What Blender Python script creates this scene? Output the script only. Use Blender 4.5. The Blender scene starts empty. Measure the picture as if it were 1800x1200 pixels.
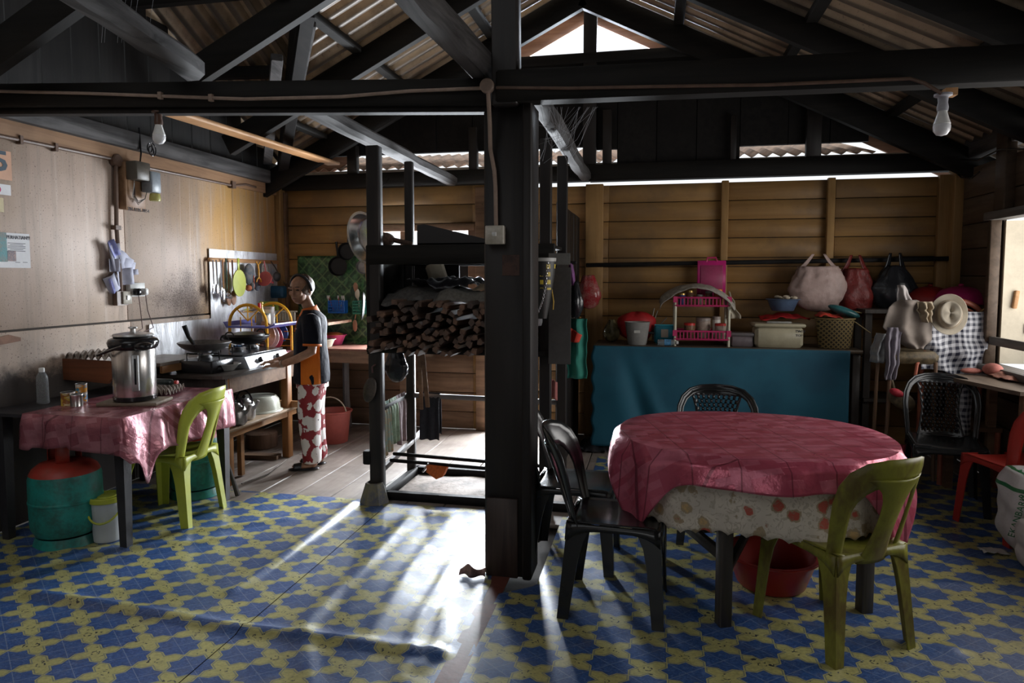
import bpy, bmesh, math, random
from math import sin, cos, pi, radians, sqrt, atan2, exp
from mathutils import Vector, Matrix, noise
random.seed(7)
SC = bpy.context.scene
COL = SC.collection
# ------------------------------------------------------------------ camera
EYE = Vector((0, 0, 1.5)); YAW = radians(11.77); PIT = radians(4.0)
FOC = 1200.0; CXP = 900.0; CYP = 569.0
FW = Vector((-sin(YAW)*cos(PIT), cos(YAW)*cos(PIT), -sin(PIT)))
RT = Vector((cos(YAW), sin(YAW), 0)); UP = RT.cross(FW)
cd = bpy.data.cameras.new('camera'); cam = bpy.data.objects.new('camera', cd); COL.objects.link(cam)
cam.matrix_world = Matrix(((RT.x, UP.x, -FW.x, EYE.x), (RT.y, UP.y, -FW.y, EYE.y), (RT.z, UP.z, -FW.z, EYE.z), (0, 0, 0, 1)))
cd.sensor_width = 36; cd.lens = 24; cd.shift_x = 0; cd.shift_y = -(600-CYP)/1800; cd.clip_start = .05; cd.clip_end = 200
SC.camera = cam
# ------------------------------------------------------------------ world, lights, exposure
w = bpy.data.worlds.new('sky'); SC.world = w; w.use_nodes = True
wn = w.node_tree; bg = wn.nodes['Background']
bg.inputs[0].default_value = (.93, .97, 1.0, 1); bg.inputs[1].default_value = 1.12
SC.view_settings.view_transform = 'Standard'; SC.view_settings.look = 'None'
SC.view_settings.gamma = 1; SC.view_settings.use_curve_mapping = False
SC.view_settings.exposure = 0.1

def area(name, loc, target, sx, sy, power, col=(1, 1, 1), spread=180):
    l = bpy.data.lights.new(name, 'AREA'); l.shape = 'RECTANGLE'; l.size = sx; l.size_y = sy; l.energy = power; l.color = col
    l.spread = radians(spread)
    o = bpy.data.objects.new(name, l); COL.objects.link(o); o.location = loc
    o.rotation_euler = (Vector(target)-Vector(loc)).to_track_quat('-Z', 'Y').to_euler()
    return o
# daylight standing in the openings of the building
area('window_daylight', (-2.19, 6.62, 1.42), (-2.19, 0, 1.30), .92, 1.2, 260, (.88, .94, 1))
area('door_daylight', (-1.34, 6.62, 1.05), (-1.85, 0, .7), .38, 1.85, 210, (.88, .94, 1))
area('gable_daylight', (-.6, 6.75, 3.72), (-.6, 0, 2.6), 2.0, .5, 170, (.80, .89, 1))
area('side_window_daylight', (2.95, 3.9, 1.6), (-3, 3.4, 1.75), 3.2, 1.2, 53, (1, .96, .92), 155)
area('front_doorway_daylight', (-.3, -2.55, 1.1), (-.3, 4, 1.2), 1.2, 1.9, 3, (1, .97, .93))

# ------------------------------------------------------------------ placing helper: a pixel of the photo into the room
def at(px, py, X=None, Y=None, Z=None):
    v = FW + RT*((px-CXP)/FOC) + UP*((CYP-py)/FOC)
    if X is not None: t = X/v.x
    elif Y is not None: t = Y/v.y
    else: t = (Z-EYE.z)/v.z
    return EYE + v*t
V = Vector

# ------------------------------------------------------------------ materials
class Ex:
    nt = None
    def __init__(s, k): s.k = k
    @staticmethod
    def op(o, *a, clamp=False):
        n = Ex.nt.nodes.new('ShaderNodeMath'); n.operation = o; n.use_clamp = clamp
        for i, x in enumerate(a):
            if isinstance(x, Ex): Ex.nt.links.new(x.k, n.inputs[i])
            else: n.inputs[i].default_value = x
        return Ex(n.outputs[0])
    def __add__(s, o): return Ex.op('ADD', s, o)
    def __radd__(s, o): return Ex.op('ADD', o, s)
    def __sub__(s, o): return Ex.op('SUBTRACT', s, o)
    def __rsub__(s, o): return Ex.op('SUBTRACT', o, s)
    def __mul__(s, o): return Ex.op('MULTIPLY', s, o)
    def __rmul__(s, o): return Ex.op('MULTIPLY', o, s)
    def __truediv__(s, o): return Ex.op('DIVIDE', s, o)
    def __lt__(s, o): return Ex.op('LESS_THAN', s, o)
    def __gt__(s, o): return Ex.op('GREATER_THAN', s, o)
def ab(a): return Ex.op('ABSOLUTE', a)
def mn(a, b): return Ex.op('MINIMUM', a, b)
def mx(a, b): return Ex.op('MAXIMUM', a, b)
def fr(a): return Ex.op('FRACT', a)
def ss(a, lo, hi):   # smooth step
    n = Ex.nt.nodes.new('ShaderNodeMapRange'); n.interpolation_type = 'SMOOTHSTEP'
    Ex.nt.links.new(a.k, n.inputs[0]); n.inputs[1].default_value = lo; n.inputs[2].default_value = hi
    return Ex(n.outputs[0])
def newmat(name):
    m = bpy.data.materials.new(name); m.use_nodes = True; nt = m.node_tree; Ex.nt = nt
    return m, nt, nt.nodes['Principled BSDF']
def coords(nt, kind='Object', sc=(1, 1, 1)):
    t = nt.nodes.new('ShaderNodeTexCoord'); mp = nt.nodes.new('ShaderNodeMapping'); mp.inputs[3].default_value = sc
    nt.links.new(t.outputs[kind], mp.inputs[0]); return mp.outputs[0]
def wcoords(nt, sc=(1, 1, 1)):
    g = nt.nodes.new('ShaderNodeNewGeometry'); mp = nt.nodes.new('ShaderNodeMapping'); mp.inputs[3].default_value = sc
    nt.links.new(g.outputs['Position'], mp.inputs[0]); return mp.outputs[0]
def xyz(nt, v):
    s = nt.nodes.new('ShaderNodeSeparateXYZ'); nt.links.new(v, s.inputs[0]); return [Ex(s.outputs[i]) for i in range(3)]
def noi(nt, v, scale, detail=3, rough=.55, dist=0):
    n = nt.nodes.new('ShaderNodeTexNoise'); n.inputs['Scale'].default_value = scale; n.inputs['Detail'].default_value = detail
    n.inputs['Roughness'].default_value = rough; n.inputs['Distortion'].default_value = dist
    nt.links.new(v, n.inputs['Vector']); return Ex(n.outputs['Fac'])
def mixc(nt, f, a, b):
    n = nt.nodes.new('ShaderNodeMix'); n.data_type = 'RGBA'
    if isinstance(f, Ex): nt.links.new(f.k, n.inputs[0])
    else: n.inputs[0].default_value = f
    for x, i in ((a, 6), (b, 7)):
        if isinstance(x, tuple): n.inputs[i].default_value = (*x, 1)
        else: nt.links.new(x, n.inputs[i])
    return n.outputs[2]
def bump(nt, bs, h, st, dist=.01):
    b = nt.nodes.new('ShaderNodeBump'); b.inputs['Strength'].default_value = st; b.inputs['Distance'].default_value = dist
    nt.links.new(h.k, b.inputs['Height']); nt.links.new(b.outputs[0], bs.inputs['Normal'])
def objrand(nt):
    n = nt.nodes.new('ShaderNodeObjectInfo'); return Ex(n.outputs['Random'])
_mc = {}
def P(name, col, rough=.6, metal=0, var=.25, scale=8, bmp=.15, spec=.5, coat=0, trans=0, alpha=1, dirt=None, st=(1, 1, 1), sss=0, ior=1.45):
    """plain surface with mottling, optional dirt colour"""
    if name in _mc: return _mc[name]
    m, nt, bs = newmat(name); v = coords(nt, 'Object', st)
    n1 = noi(nt, v, scale, 4); n2 = noi(nt, v, scale*6, 3)
    c2 = tuple(max(0, x*(1-var)) for x in col) if dirt is None else dirt
    c = mixc(nt, ss(n1*.7+n2*.3, .38, .66), col, tuple(x*(1-var)+y*var for x, y in zip(col, c2)) if dirt else c2)
    nt.links.new(c, bs.inputs['Base Color']); bs.inputs['Roughness'].default_value = rough; bs.inputs['Metallic'].default_value = metal
    bs.inputs['Specular IOR Level'].default_value = spec; bs.inputs['Coat Weight'].default_value = coat; bs.inputs['IOR'].default_value = ior
    if trans: bs.inputs['Transmission Weight'].default_value = trans
    if alpha < 1: bs.inputs['Alpha'].default_value = alpha
    if bmp: bump(nt, bs, n2+n1*.5, bmp, .006)
    _mc[name] = m; return m
def WOOD(name, a, b, rough=.65, axis=0, sc=1.0, spots=.0, rnd=.25, spec=.35, bmp=.35, stain=None, stainz=None):
    """grained wood; axis = direction of the grain in world axes"""
    if name in _mc: return _mc[name]
    m, nt, bs = newmat(name); s = [14*sc]*3; s[axis] = 1.1*sc
    v = wcoords(nt, tuple(s)); r = objrand(nt)
    add = nt.nodes.new('ShaderNodeVectorMath'); add.operation = 'ADD'; nt.links.new(v, add.inputs[0])
    cm = nt.nodes.new('ShaderNodeCombineXYZ'); nt.links.new((r*37).k, cm.inputs[0]); nt.links.new((r*11).k, cm.inputs[1]); nt.links.new(cm.outputs[0], add.inputs[1])
    g = noi(nt, add.outputs[0], 1.3, 5, .6, .6); f = noi(nt, wcoords(nt), 2.2, 4, .6)
    c = mixc(nt, ss(g, .33, .7), a, b)
    c = mixc(nt, r*rnd*2, c, tuple(x*.55 for x in b)) if rnd else c
    c = mixc(nt, ss(f, .45, .75)*.45, c, tuple(x*.5 for x in b))
    if stain: c = mixc(nt, ss(noi(nt, wcoords(nt), 1.1, 5, .65), .45, .62)*.8, c, stain)
    if spots: c = mixc(nt, ss(noi(nt, wcoords(nt), 45, 2), .66, .74)*spots, c, (.02, .015, .01))
    nt.links.new(c, bs.inputs['Base Color']); bs.inputs['Roughness'].default_value = rough
    bs.inputs['Specular IOR Level'].default_value = spec
    bump(nt, bs, g, bmp, .004); _mc[name] = m; return m

# ------------------------------------------------------------------ mesh builder
class MB:
    def __init__(s): s.v = []; s.f = []; s.uv = None
    def add(s, vs, fs):
        o = len(s.v); s.v += [V(p) for p in vs]; s.f += [tuple(i+o for i in f) for f in fs]; return s
    def box(s, c, d, rz=0, rx=0, ry=0, ch=0):
        x, y, z = d[0]/2, d[1]/2, d[2]/2
        R = Matrix.Rotation(rz, 3, 'Z') @ Matrix.Rotation(ry, 3, 'Y') @ Matrix.Rotation(rx, 3, 'X'); c = V(c)
        if ch <= 0:
            vs = [(-x, -y, -z), (x, -y, -z), (x, y, -z), (-x, y, -z), (-x, -y, z), (x, -y, z), (x, y, z), (-x, y, z)]
            s.add([R@V(p)+c for p in vs], [(0, 3, 2, 1), (4, 5, 6, 7), (0, 1, 5, 4), (1, 2, 6, 5), (2, 3, 7, 6), (3, 0, 4, 7)])
        else:
            ch = min(ch, x*.9, y*.9, z*.9); vs = []
            def ring(a, b, zz): return [(-a, -b+ch, zz), (-a+ch, -b, zz), (a-ch, -b, zz), (a, -b+ch, zz), (a, b-ch, zz), (a-ch, b, zz), (-a+ch, b, zz), (-a, b-ch, zz)]
            L = [ring(x-ch*.7, y-ch*.7, -z), ring(x, y, -z+ch), ring(x, y, z-ch), ring(x-ch*.7, y-ch*.7, z)]
            for l in L: vs += l
            fs = [tuple(range(7, -1, -1)), tuple(range(24, 32))]
            for k in range(3):
                for i in range(8): fs.append((k*8+i, k*8+(i+1) % 8, k*8+8+(i+1) % 8, k*8+8+i))
            s.add([R@V(p)+c for p in vs], fs)
        return s
    def beam(s, a, b, w, h, up=(0, 0, 1), ch=.006):
        """rectangular bar from a to b; w across, h along 'up'"""
        a, b = V(a), V(b); d = b-a; L = d.length; d.normalize(); up = V(up)
        if abs(d.dot(up)) > .95: up = V((0, 1, 0))
        x = d.cross(up).normalized(); z = x.cross(d)
        R = Matrix((x, d, z)).transposed(); t = MB().box((0, 0, 0), (w, L, h), ch=ch); c = (a+b)/2
        s.add([R@p+c for p in t.v], t.f); return s
    def tube(s, pts, r, n=8, cap=True, rr=None):
        pts = [V(p) for p in pts]; vs = []; prev = None; m = len(pts)
        for i, p in enumerate(pts):
            d = (pts[min(i+1, m-1)]-pts[max(i-1, 0)]).normalized()
            if prev is None: u = d.cross(V((0, 0, 1))); u = u if u.length > .1 else d.cross(V((0, 1, 0)))
            else: u = prev - d*prev.dot(d)
            u.normalize(); prev = u; w2 = d.cross(u); q = rr[i] if rr else r
            vs += [p + (u*cos(2*pi*k/n)+w2*sin(2*pi*k/n))*q for k in range(n)]
        fs = [(i*n+k, i*n+(k+1) % n, (i+1)*n+(k+1) % n, (i+1)*n+k) for i in range(m-1) for k in range(n)]
        if cap: fs += [tuple(range(n-1, -1, -1)), tuple(range((m-1)*n, m*n))]
        s.add(vs, fs); return s
    def lathe(s, prof, c=(0, 0, 0), n=24, R=None, sx=1, sy=1):
        vs = []; c = V(c)
        for r, z in prof: vs += [V((r*cos(2*pi*k/n)*sx, r*sin(2*pi*k/n)*sy, z)) for k in range(n)]
        if R is not None: vs = [R@p for p in vs]
        vs = [p+c for p in vs]; m = len(prof)
        fs = [(i*n+k, i*n+(k+1) % n, (i+1)*n+(k+1) % n, (i+1)*n+k) for i in range(m-1) for k in range(n)]
        if prof[0][0] > 1e-4: fs.append(tuple(range(n-1, -1, -1)))
        if prof[-1][0] > 1e-4: fs.append(tuple(range((m-1)*n, m*n)))
        s.add(vs, fs); return s
    def shell(s, prof, c=(0, 0, 0), n=24, R=None, sx=1, sy=1):   # open lathe, prof goes outside up then inside down
        return s.lathe(prof, c, n, R, sx, sy)
    def grid(s, fn, nu, nv, close=False):
        vs = [fn(i/nu, j/nv) for j in range(nv+1) for i in range(nu+(0 if close else 1))]; a = nu if close else nu+1
        fs = [(j*a+i, j*a+(i+1) % a, (j+1)*a+(i+1) % a, (j+1)*a+i) for j in range(nv) for i in range(nu)]
        s.add(vs, fs); return s
    def ell(s, c, r, n=16, m=10, R=None):
        prof = [(sin(pi*i/m), -cos(pi*i/m)) for i in range(m+1)]
        vs = []; c = V(c)
        for a, z in prof: vs += [V((a*cos(2*pi*k/n)*r[0], a*sin(2*pi*k/n)*r[1], z*r[2])) for k in range(n)]
        if R is not None: vs = [R@p for p in vs]
        s.add([p+c for p in vs], [(i*n+k, i*n+(k+1) % n, (i+1)*n+(k+1) % n, (i+1)*n+k) for i in range(m) for k in range(n)]); return s
    def prism(s, poly, a, b, fn):
        """poly: 2-D outline; fn(u,v,t) -> 3-D; extruded between t=a and t=b"""
        n = len(poly); vs = [fn(u, v, a) for u, v in poly]+[fn(u, v, b) for u, v in poly]
        s.add(vs, [tuple(range(n-1, -1, -1)), tuple(range(n, 2*n))]+[(i, (i+1) % n, n+(i+1) % n, n+i) for i in range(n)]); return s
def link(o, parent=None):
    COL.objects.link(o)
    if parent is not None: o.parent = parent
    return o
def B(name, mb, m, parent=None, smooth=True, sol=0, rel=True, bev=0, ang=40, sub=0, kind=None, label=None):
    me = bpy.data.meshes.new(name); off = V((0, 0, 0))
    if parent is not None and rel:
        off = parent.location.copy(); q = parent.parent
        while q is not None: off += q.location; q = q.parent
    elif parent is None and mb.v:      # origin at the base of the thing
        n = len(mb.v); off = V((sum(p.x for p in mb.v)/n, sum(p.y for p in mb.v)/n, min(p.z for p in mb.v)))
    me.from_pydata([tuple(p-off) for p in mb.v], [], mb.f); 
    bm = bmesh.new(); bm.from_mesh(me); bmesh.ops.remove_doubles(bm, verts=bm.verts, dist=1e-5)
    bmesh.ops.dissolve_degenerate(bm, edges=bm.edges, dist=1e-6)
    bmesh.ops.recalc_face_normals(bm, faces=bm.faces); bm.to_mesh(me); bm.free()
    me.materials.append(m)
    o = bpy.data.objects.new(name, me)
    if parent is None: o.location = off
    link(o, parent)
    if smooth:
        me.polygons.foreach_set('use_smooth', [True]*len(me.polygons))
        try: me.set_sharp_from_angle(angle=radians(ang))
        except Exception: pass
    if sol: md = o.modifiers.new('s', 'SOLIDIFY'); md.thickness = sol; md.offset = 0
    if sub: md = o.modifiers.new('u', 'SUBSURF'); md.levels = sub; md.render_levels = sub
    if kind: o['kind'] = kind
    if label: o['label'] = label
    return o
def T(name, label, cat, loc=(0, 0, 0), rz=0, group=None, kind=None):
    o = bpy.data.objects.new(name, None); o.empty_display_size = .1; o.location = loc; o.rotation_euler = (0, 0, rz); COL.objects.link(o)
    if label: o['label'] = label
    if cat: o['category'] = cat
    if group: o['group'] = group
    if kind: o['kind'] = kind
    return o
def tag(o, label, cat, group=None):
    o['label'] = label; o['category'] = cat
    if group: o['group'] = group
    return o
def ST(name, kind='structure', loc=(0, 0, 0)): return T(name, None, None, loc, kind=kind)
def dup(root, loc=None, rz=None, label=None, group=None, parent=None):
    r = root.copy(); COL.objects.link(r)
    if parent is not None: r.parent = parent
    if loc is not None: r.location = loc
    if rz is not None: r.rotation_euler = (0, 0, rz)
    if label: r['label'] = label
    if group: r['group'] = group
    for ch in list(root.children):
        c = ch.copy(); COL.objects.link(c); c.parent = r
        for g in ch.children: d = g.copy(); COL.objects.link(d); d.parent = c
    return r
def lerp(a, b, t): return a+(b-a)*t
def nz(x, y=0, z=0): return noise.noise(V((x, y, z)))
# ================================================================== THE SETTING
XL, XR, YB = -3.74, 2.45, 6.4
RX, RZ, SL = -.645, 4.05, .5            # ridge line and slope
def roofz(x): return RZ-SL*abs(x-RX)
soot = WOOD('sooty_timber', (.013, .011, .010), (.006, .005, .005), .7, 1, 1, rnd=.15, spec=.25)
sootx = WOOD('sooty_timber_cross', (.014, .012, .010), (.006, .0055, .005), .7, 0, 1, rnd=.15, spec=.25)
sootz = WOOD('sooty_timber_upright', (.022, .017, .015), (.010, .008, .008), .55, 2, 1, rnd=.1, spec=.4)
greylog = WOOD('weathered_grey_timber', (.11, .105, .105), (.03, .028, .028), .75, 1, .8, rnd=0, bmp=.8, spec=.2)
ochre = WOOD('ochre_painted_plank', (.38, .215, .075), (.28, .15, .05), .55, 0, .7, spots=.25, rnd=.22, stain=(.20, .12, .055))
ochrez = WOOD('ochre_painted_stud', (.42, .25, .10), (.30, .17, .065), .55, 2, .8, rnd=.1)
brownw = WOOD('brown_raw_plank', (.27, .16, .095), (.15, .085, .05), .7, 0, .9, spots=.5, rnd=.25)
brownwy = WOOD('brown_raw_plank_side', (.16, .11, .075), (.085, .055, .035), .6, 1, .9, spots=.3, rnd=.3)
newpine = WOOD('new_pine_board', (.62, .35, .17), (.44, .22, .09), .55, 1, .8, rnd=0)

# ---------------- floor: kitchen boards
fm, nt, bs = newmat('worn_floor_board'); v = wcoords(nt, (16, 1.2, 4)); r = objrand(nt)
g = noi(nt, v, 1.2, 5, .6, .5); f = noi(nt, wcoords(nt), 3, 5, .65)
c = mixc(nt, ss(g, .3, .7), (.40, .34, .30), (.28, .23, .20)); c = mixc(nt, ss(f, .42, .7)*.6, c, (.11, .085, .07)); c = mixc(nt, r*.35, c, (.15, .12, .10))
nt.links.new(c, bs.inputs['Base Color']); nt.links.new((.24+f*.35).k, bs.inputs['Roughness']); bump(nt, bs, g+f*.5, .35, .004)
floor = ST('floor')
B('subfloor', MB().box((-.6, 2.1, -.09), (6.6, 10.2, .1)), P('dark_ground', (.05, .042, .036), .9), floor, smooth=False)
x = XL; i = 0
while x < XR-.02:
    wd = min(random.choice((.26, .28, .30, .27)), XR-x); zz = -.012+random.uniform(-.002, .002)
    segs = [(4.0, 6.4)] if i % 3 else [(4.0, 5.35+random.uniform(-.3, .3)), (None, 6.4)]
    y0 = 4.0
    for a, b in segs:
        B('floor_board', MB().box((x+wd/2, (y0+b)/2, zz), (wd-.008, b-y0-.004, .024), ch=.003), fm, floor); y0 = b
    x += wd; i += 1

# ---------------- linoleum
lm, nt, bs = newmat('star_pattern_linoleum'); co = wcoords(nt); X_, Y_, Z_ = xyz(nt, co)
wob = noi(nt, co, 6, 2)
u = (X_+.577)/.2875; vv = (Y_-2.456)/.226
a = u+vv+wob*.02; b = u-vv
fa = fr(a+.5)-.5; fb = fr(b+.5)-.5; aa = ab(fa); bb = ab(fb)
star = mn(mx(aa, bb)/.335, (aa+bb)/.48)               # <1 inside
blue = 1-ss(star, .985, 1.02)
outl = ss(star, 1.05, 1.08)*(1-ss(star, 1.12, 1.15))
ga = ab(fr(a)-.5); gb = ab(fr(b)-.5); oct_ = mx(mx(ga, gb), (ga+gb)*.72)     # yellow tile centre
ring1 = ss(oct_, .055, .065)*(1-ss(oct_, .085, .095)); dots = noi(nt, co, 70, 1)
fleck = ss(dots, .50, .56)*ring1
co2 = wcoords(nt, (1, 1.35, 1)); fine = noi(nt, co2, 60, 4, .7); med = noi(nt, co, 9, 4, .6)
fleck2 = ss(noi(nt, co, 40, 2), .64, .68)*(1-blue)*(1-ss(oct_, .25, .3))
veins = ss(noi(nt, co2, 38, 5, .75, 2.0), .52, .6)
cy = mixc(nt, ss(fine, .35, .7), (.46, .43, .17), (.34, .32, .13))
cb = mixc(nt, ss(fine, .3, .7), (.042, .110, .30), (.020, .058, .19)); cb = mixc(nt, veins*.45, cb, (.17, .25, .44))
c = mixc(nt, blue, cy, cb); c = mixc(nt, outl*.75, c, (.12, .16, .17))
c = mixc(nt, mx(fleck, fleck2), c, (.03, .04, .05))
ln1 = ab(fa)*2 < .018; ln2 = ab(fb)*2 < .018
c = mixc(nt, mx(ln1*blue, ln2*blue)*.35, c, (.35, .42, .5))
c = mixc(nt, ss(med, .5, .8)*.35, c, (.18, .15, .11))
nt.links.new(c, bs.inputs['Base Color'])
nt.links.new((.26+ss(med, .3, .8)*.16+fine*.08).k, bs.inputs['Roughness']); bs.inputs['Specular IOR Level'].default_value = .65
bump(nt, bs, noi(nt, co, 14, 3)+fine*.15, .16, .006)
ridges = [  # polylines of creases in the vinyl: points, height, width
    ([(-2.85, 2.60), (-2.2, 2.56), (-1.75, 2.52), (-1.25, 2.52), (-.82, 2.5)], .020, .030),
    ([(-1.93, 4.12), (-1.92, 3.6), (-1.93, 3.1), (-1.95, 2.8)], .018, .028),
    ([(-1.47, 3.9), (-1.46, 3.3), (-1.46, 2.6), (-1.1, 2.0)], .011, .035),
    ([(-1.22, 4.0), (-1.2, 3.2), (-1.14, 2.6)], .008, .04), ([(-1.02, 3.9), (-1.0, 3.2), (-.98, 2.75), (-.9, 2.3)], .010, .03),
    ([(-2.9, 3.35), (-2.5, 3.55), (-2.2, 3.75)], .012, .03), ([(-2.72, 3.05), (-2.55, 3.3), (-2.35, 3.42)], .012, .03),
    ([(-3.4, 3.02), (-2.9, 3.12), (-2.6, 3.3)], .012, .03), ([(-.9, 2.85), (-.84, 2.6), (-.86, 2.4)], .014, .03),
    ([(-.35, 3.15), (.1, 3.06), (.6, 3.02), (1.2, 2.95)], .012, .03), ([(.2, 3.7), (.7, 3.55), (1.5, 3.6)], .010, .04),
    ([(-.3, 3.9), (.5, 3.95)], .010, .05), ([(1.1, 2.6), (1.9, 2.8)], .010, .05), ([(-3.3, 2.35), (-2.9, 2.1), (-2.7, 1.9)], .012, .04)]
def lz(x, y):
    z = .0025+nz(x*1.7, y*1.7)*.004+nz(x*5, y*5, 3)*.0012
    for pl, h, wd in ridges:
        best = 9
        for (ax, ay), (bx, by) in zip(pl, pl[1:]):
            if min(ax, bx)-.15 > x or max(ax, bx)+.15 < x or min(ay, by)-.15 > y or max(ay, by)+.15 < y: continue
            dx, dy = bx-ax, by-ay; t = max(0, min(1, ((x-ax)*dx+(y-ay)*dy)/(dx*dx+dy*dy))); ex = min(t, 1-t)
            d = math.hypot(x-ax-dx*t, y-ay-dy*t); best = min(best, d)
        if best < wd*3.5: z += h*exp(-(best/wd)**2)
    return max(z, .001)
def lino(x0, x1, y0, y1, label, edge=None):
    nu = int((x1-x0)/.028)+1; nv = int((y1-y0)/.028)+1
    def fn(a, b):
        y = lerp(y0, y1, b); xa, xb = (x0, x1) if edge is None else edge(y)
        x = lerp(xa, xb, a); z = lz(x, y)
        if b == 1: z = .002+.004*abs(nz(x*3))
        return V((x, y, z))
    o = B('linoleum_sheet', MB().grid(fn, nu, nv), lm, ang=180); tag(o, label, 'linoleum'); return o
lino(XL+.02, -1.70, -.3, 4.2, 'blue star linoleum running left along the wall, under the gas cylinders and lime chair')
lino(-1.695, -.74, -.3, 4.17, 'wrinkled middle strip of star linoleum glaring white left of the big post', lambda y: (-1.695, -.745-(max(0, y-2.35)*.02 if y < 3.15 else .016+.03*min(1, (y-3.15)*6))))
lino(-.70, XR-.02, -.3, 5.62, 'blue star linoleum under the round table, right of the reddish seam', lambda y: (-.70 if y < 3.05 else -.70+.16*min(1, (y-3.05)*8) if y < 3.3 else -.54 if y < 4.15 else -.44, XR-.02))
B('seam_strip', MB().box((-.73, 1.6, .0015), (.09, 3.3, .003)), P('red_brown_underlay', (.16, .055, .04), .3, var=.5, scale=5), floor, label='reddish underlay showing in the seam between two linoleum sheets')
tag(B('torn_linoleum_flap', MB().grid(lambda a, b: V((-.93+.13*a, 3.17+.05*b+.02*sin(9*a), .02+.05*sin(pi*min(1, b*1.0))*(.4+.6*sin(4*a)**2))), 12, 6), P('lino_back', (.30, .18, .16), .3, var=.6, scale=12), sol=.003), 'torn brown-backed linoleum flap curling at the left foot of the big post', 'linoleum scrap')

# ---------------- hearth slab under the rack
hs = P('ashy_hearth', (.34, .28, .24), .75, var=.6, scale=5, bmp=.8)
def hf(a, b):
    x = lerp(-1.72, -.52, a); y = lerp(4.3, 4.82, b); return V((x, y, .012+.018*nz(x*4, y*4)+.004*nz(x*15, y*15)+.02*sin(pi*b)*sin(pi*a)))
t = T('hearth', 'ashy earth hearth pad framed by dark boards under the firewood rack', 'hearth', (-1.1, 4.5, 0))
B('ash_bed', MB().grid(hf, 30, 16), hs, t)
for q in (((-1.76, 4.25), (-.5, 4.25)), ((-1.76, 4.86), (-.5, 4.86)), ((-1.76, 4.22), (-1.76, 4.9))):
    B('edge_board', MB().beam((*q[0], .028), (*q[1], .028), .05, .055), soot, t)

# ---------------- back wall
wb = ST('wall_back')
WX0, WX1, WZ0, WZ1 = -2.66, -1.72, .80, 1.97       # the kitchen window opening
DX0, DX1 = -1.54, -1.14                              # doorway behind the big post
def planks(parent, x0, x1, zs, m, y=YB, th=.022, name='plank'):
    for za, zb in zip(zs, zs[1:]):
        j = random.uniform(-.003, .003)
        B(name, MB().box(((x0+x1)/2, y+th/2+j, (za+zb)/2), (x1-x0, th, zb-za-.007), ch=.003), m, parent)
zl = [0, .17, .36, .55, .74, .92, 1.11, 1.31, 1.50, 1.67, 1.83, 2.01, 2.19, 2.38]
low = [z for z in zl if z <= .74]; mid = [z for z in zl if .74 <= z <= 2.01]; hi = [z for z in zl if z >= 2.01]
planks(wb, XL, WX0, low+[.80], brownw); planks(wb, XL, WX0, [.80]+mid[1:], ochre)
planks(wb, WX0, WX1, low+[.80], brownw); planks(wb, XL, WX1+.2, hi, ochre)
planks(wb, WX1, DX0, zl, ochre); planks(wb, WX1+.2, DX1, [2.01, 2.19, 2.38], ochre)
zr = [0, .2, .4, .6, .8, .97, 1.13, 1.29, 1.44, 1.585, 1.665, 1.84, 2.0, 2.17, 2.335]
for x0, x1 in ((DX1, -.42), (-.42, .62), (.62, 1.52), (1.52, XR)): planks(wb, x0, x1, zr, ochre)
for sx, sw in ((-3.70, .08), (-1.62, .12), (-.55, .16), (.60, .06), (1.475, .06), (2.36, .10)):
    B('stud', MB().box((sx, YB-.03, 1.17), (sw, .06, 2.34), ch=.004), brownw if sx < -1 else ochrez, wb)
for zz, th in ((1.615, .05),):
    B('hanging_rail', MB().beam((-.62, YB-.075, 1.60), (2.42, YB-.085, 1.645), .03, .038), soot, wb)
def backing(boxes, parent):
    for c, d in boxes: B('backing_board', MB().box(c, d), P('dark_outer_board', (.05, .035, .025), .8), parent, smooth=False)
yb_ = YB+.05
backing([(((a+b)/2, yb_, (c+d)/2), (b-a, .03, d-c)) for a, b, c, d in ((XL, WX0, 0, 2.38), (WX0, WX1, 0, .8), (WX0, WX1, 2.0, 2.38), (WX1, DX0, 0, 2.38), (DX0, DX1, 2.03, 2.38), (DX1, XR, 0, 2.335))], wb)
# window frame
wf = ST('window_1', loc=(-2.19, YB, .8))
for a, b, s2 in (((WX0, YB, WZ0), (WX0, YB, WZ1), .06), ((WX1, YB, WZ0), (WX1, YB, WZ1), .06), ((WX0-.03, YB, WZ1), (WX1+.03, YB, WZ1), .07), ((WX0-.03, YB-.02, WZ0), (WX1+.03, YB-.02, WZ0), .06), ((-2.42, YB+.02, WZ0), (-2.42, YB+.02, WZ1), .035)):
    B('window_frame', MB().beam(a, b, .08, s2), brownw, wf)
B('window_post', MB().box((-2.02, YB+.05, 1.38), (.05, .04, 1.16)), P('blue_painted_post', (.02, .09, .26), .5), wf)
B('shutter', MB().box((-1.88, YB+.06, 1.3), (.24, .02, 1.0)), soot, wf)
# doorway frame behind the post
df = ST('door_1', loc=(-1.3, YB, 0))
for a, b in (((DX0, YB, 0), (DX0, YB, 2.0)), ((DX1, YB, 0), (DX1, YB, 2.0)), ((DX0, YB, 2.0), (DX1, YB, 2.0))): B('door_frame', MB().beam(a, b, .09, .06), brownw, df)
# dark board partition between kitchen and dining side, behind the rack
wp1 = ST('wall_partition'); y_ = 5.0
while y_ < 6.38: B('partition_board', MB().box((-.70+random.uniform(-.003, .003), y_+.115, 1.02), (.02, .222, 2.04), ch=.003), sootz, wp1); y_ += .23
# wall plate
B('wall_plate', MB().beam((XL, YB-.02, 2.43), (-.6, YB-.02, 2.44), .12, .14), sootx, wb)
B('wall_plate', MB().beam((-.6, YB-.02, 2.44), (XR+.1, YB-.02, 2.445), .12, .15), sootx, wb)
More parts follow.
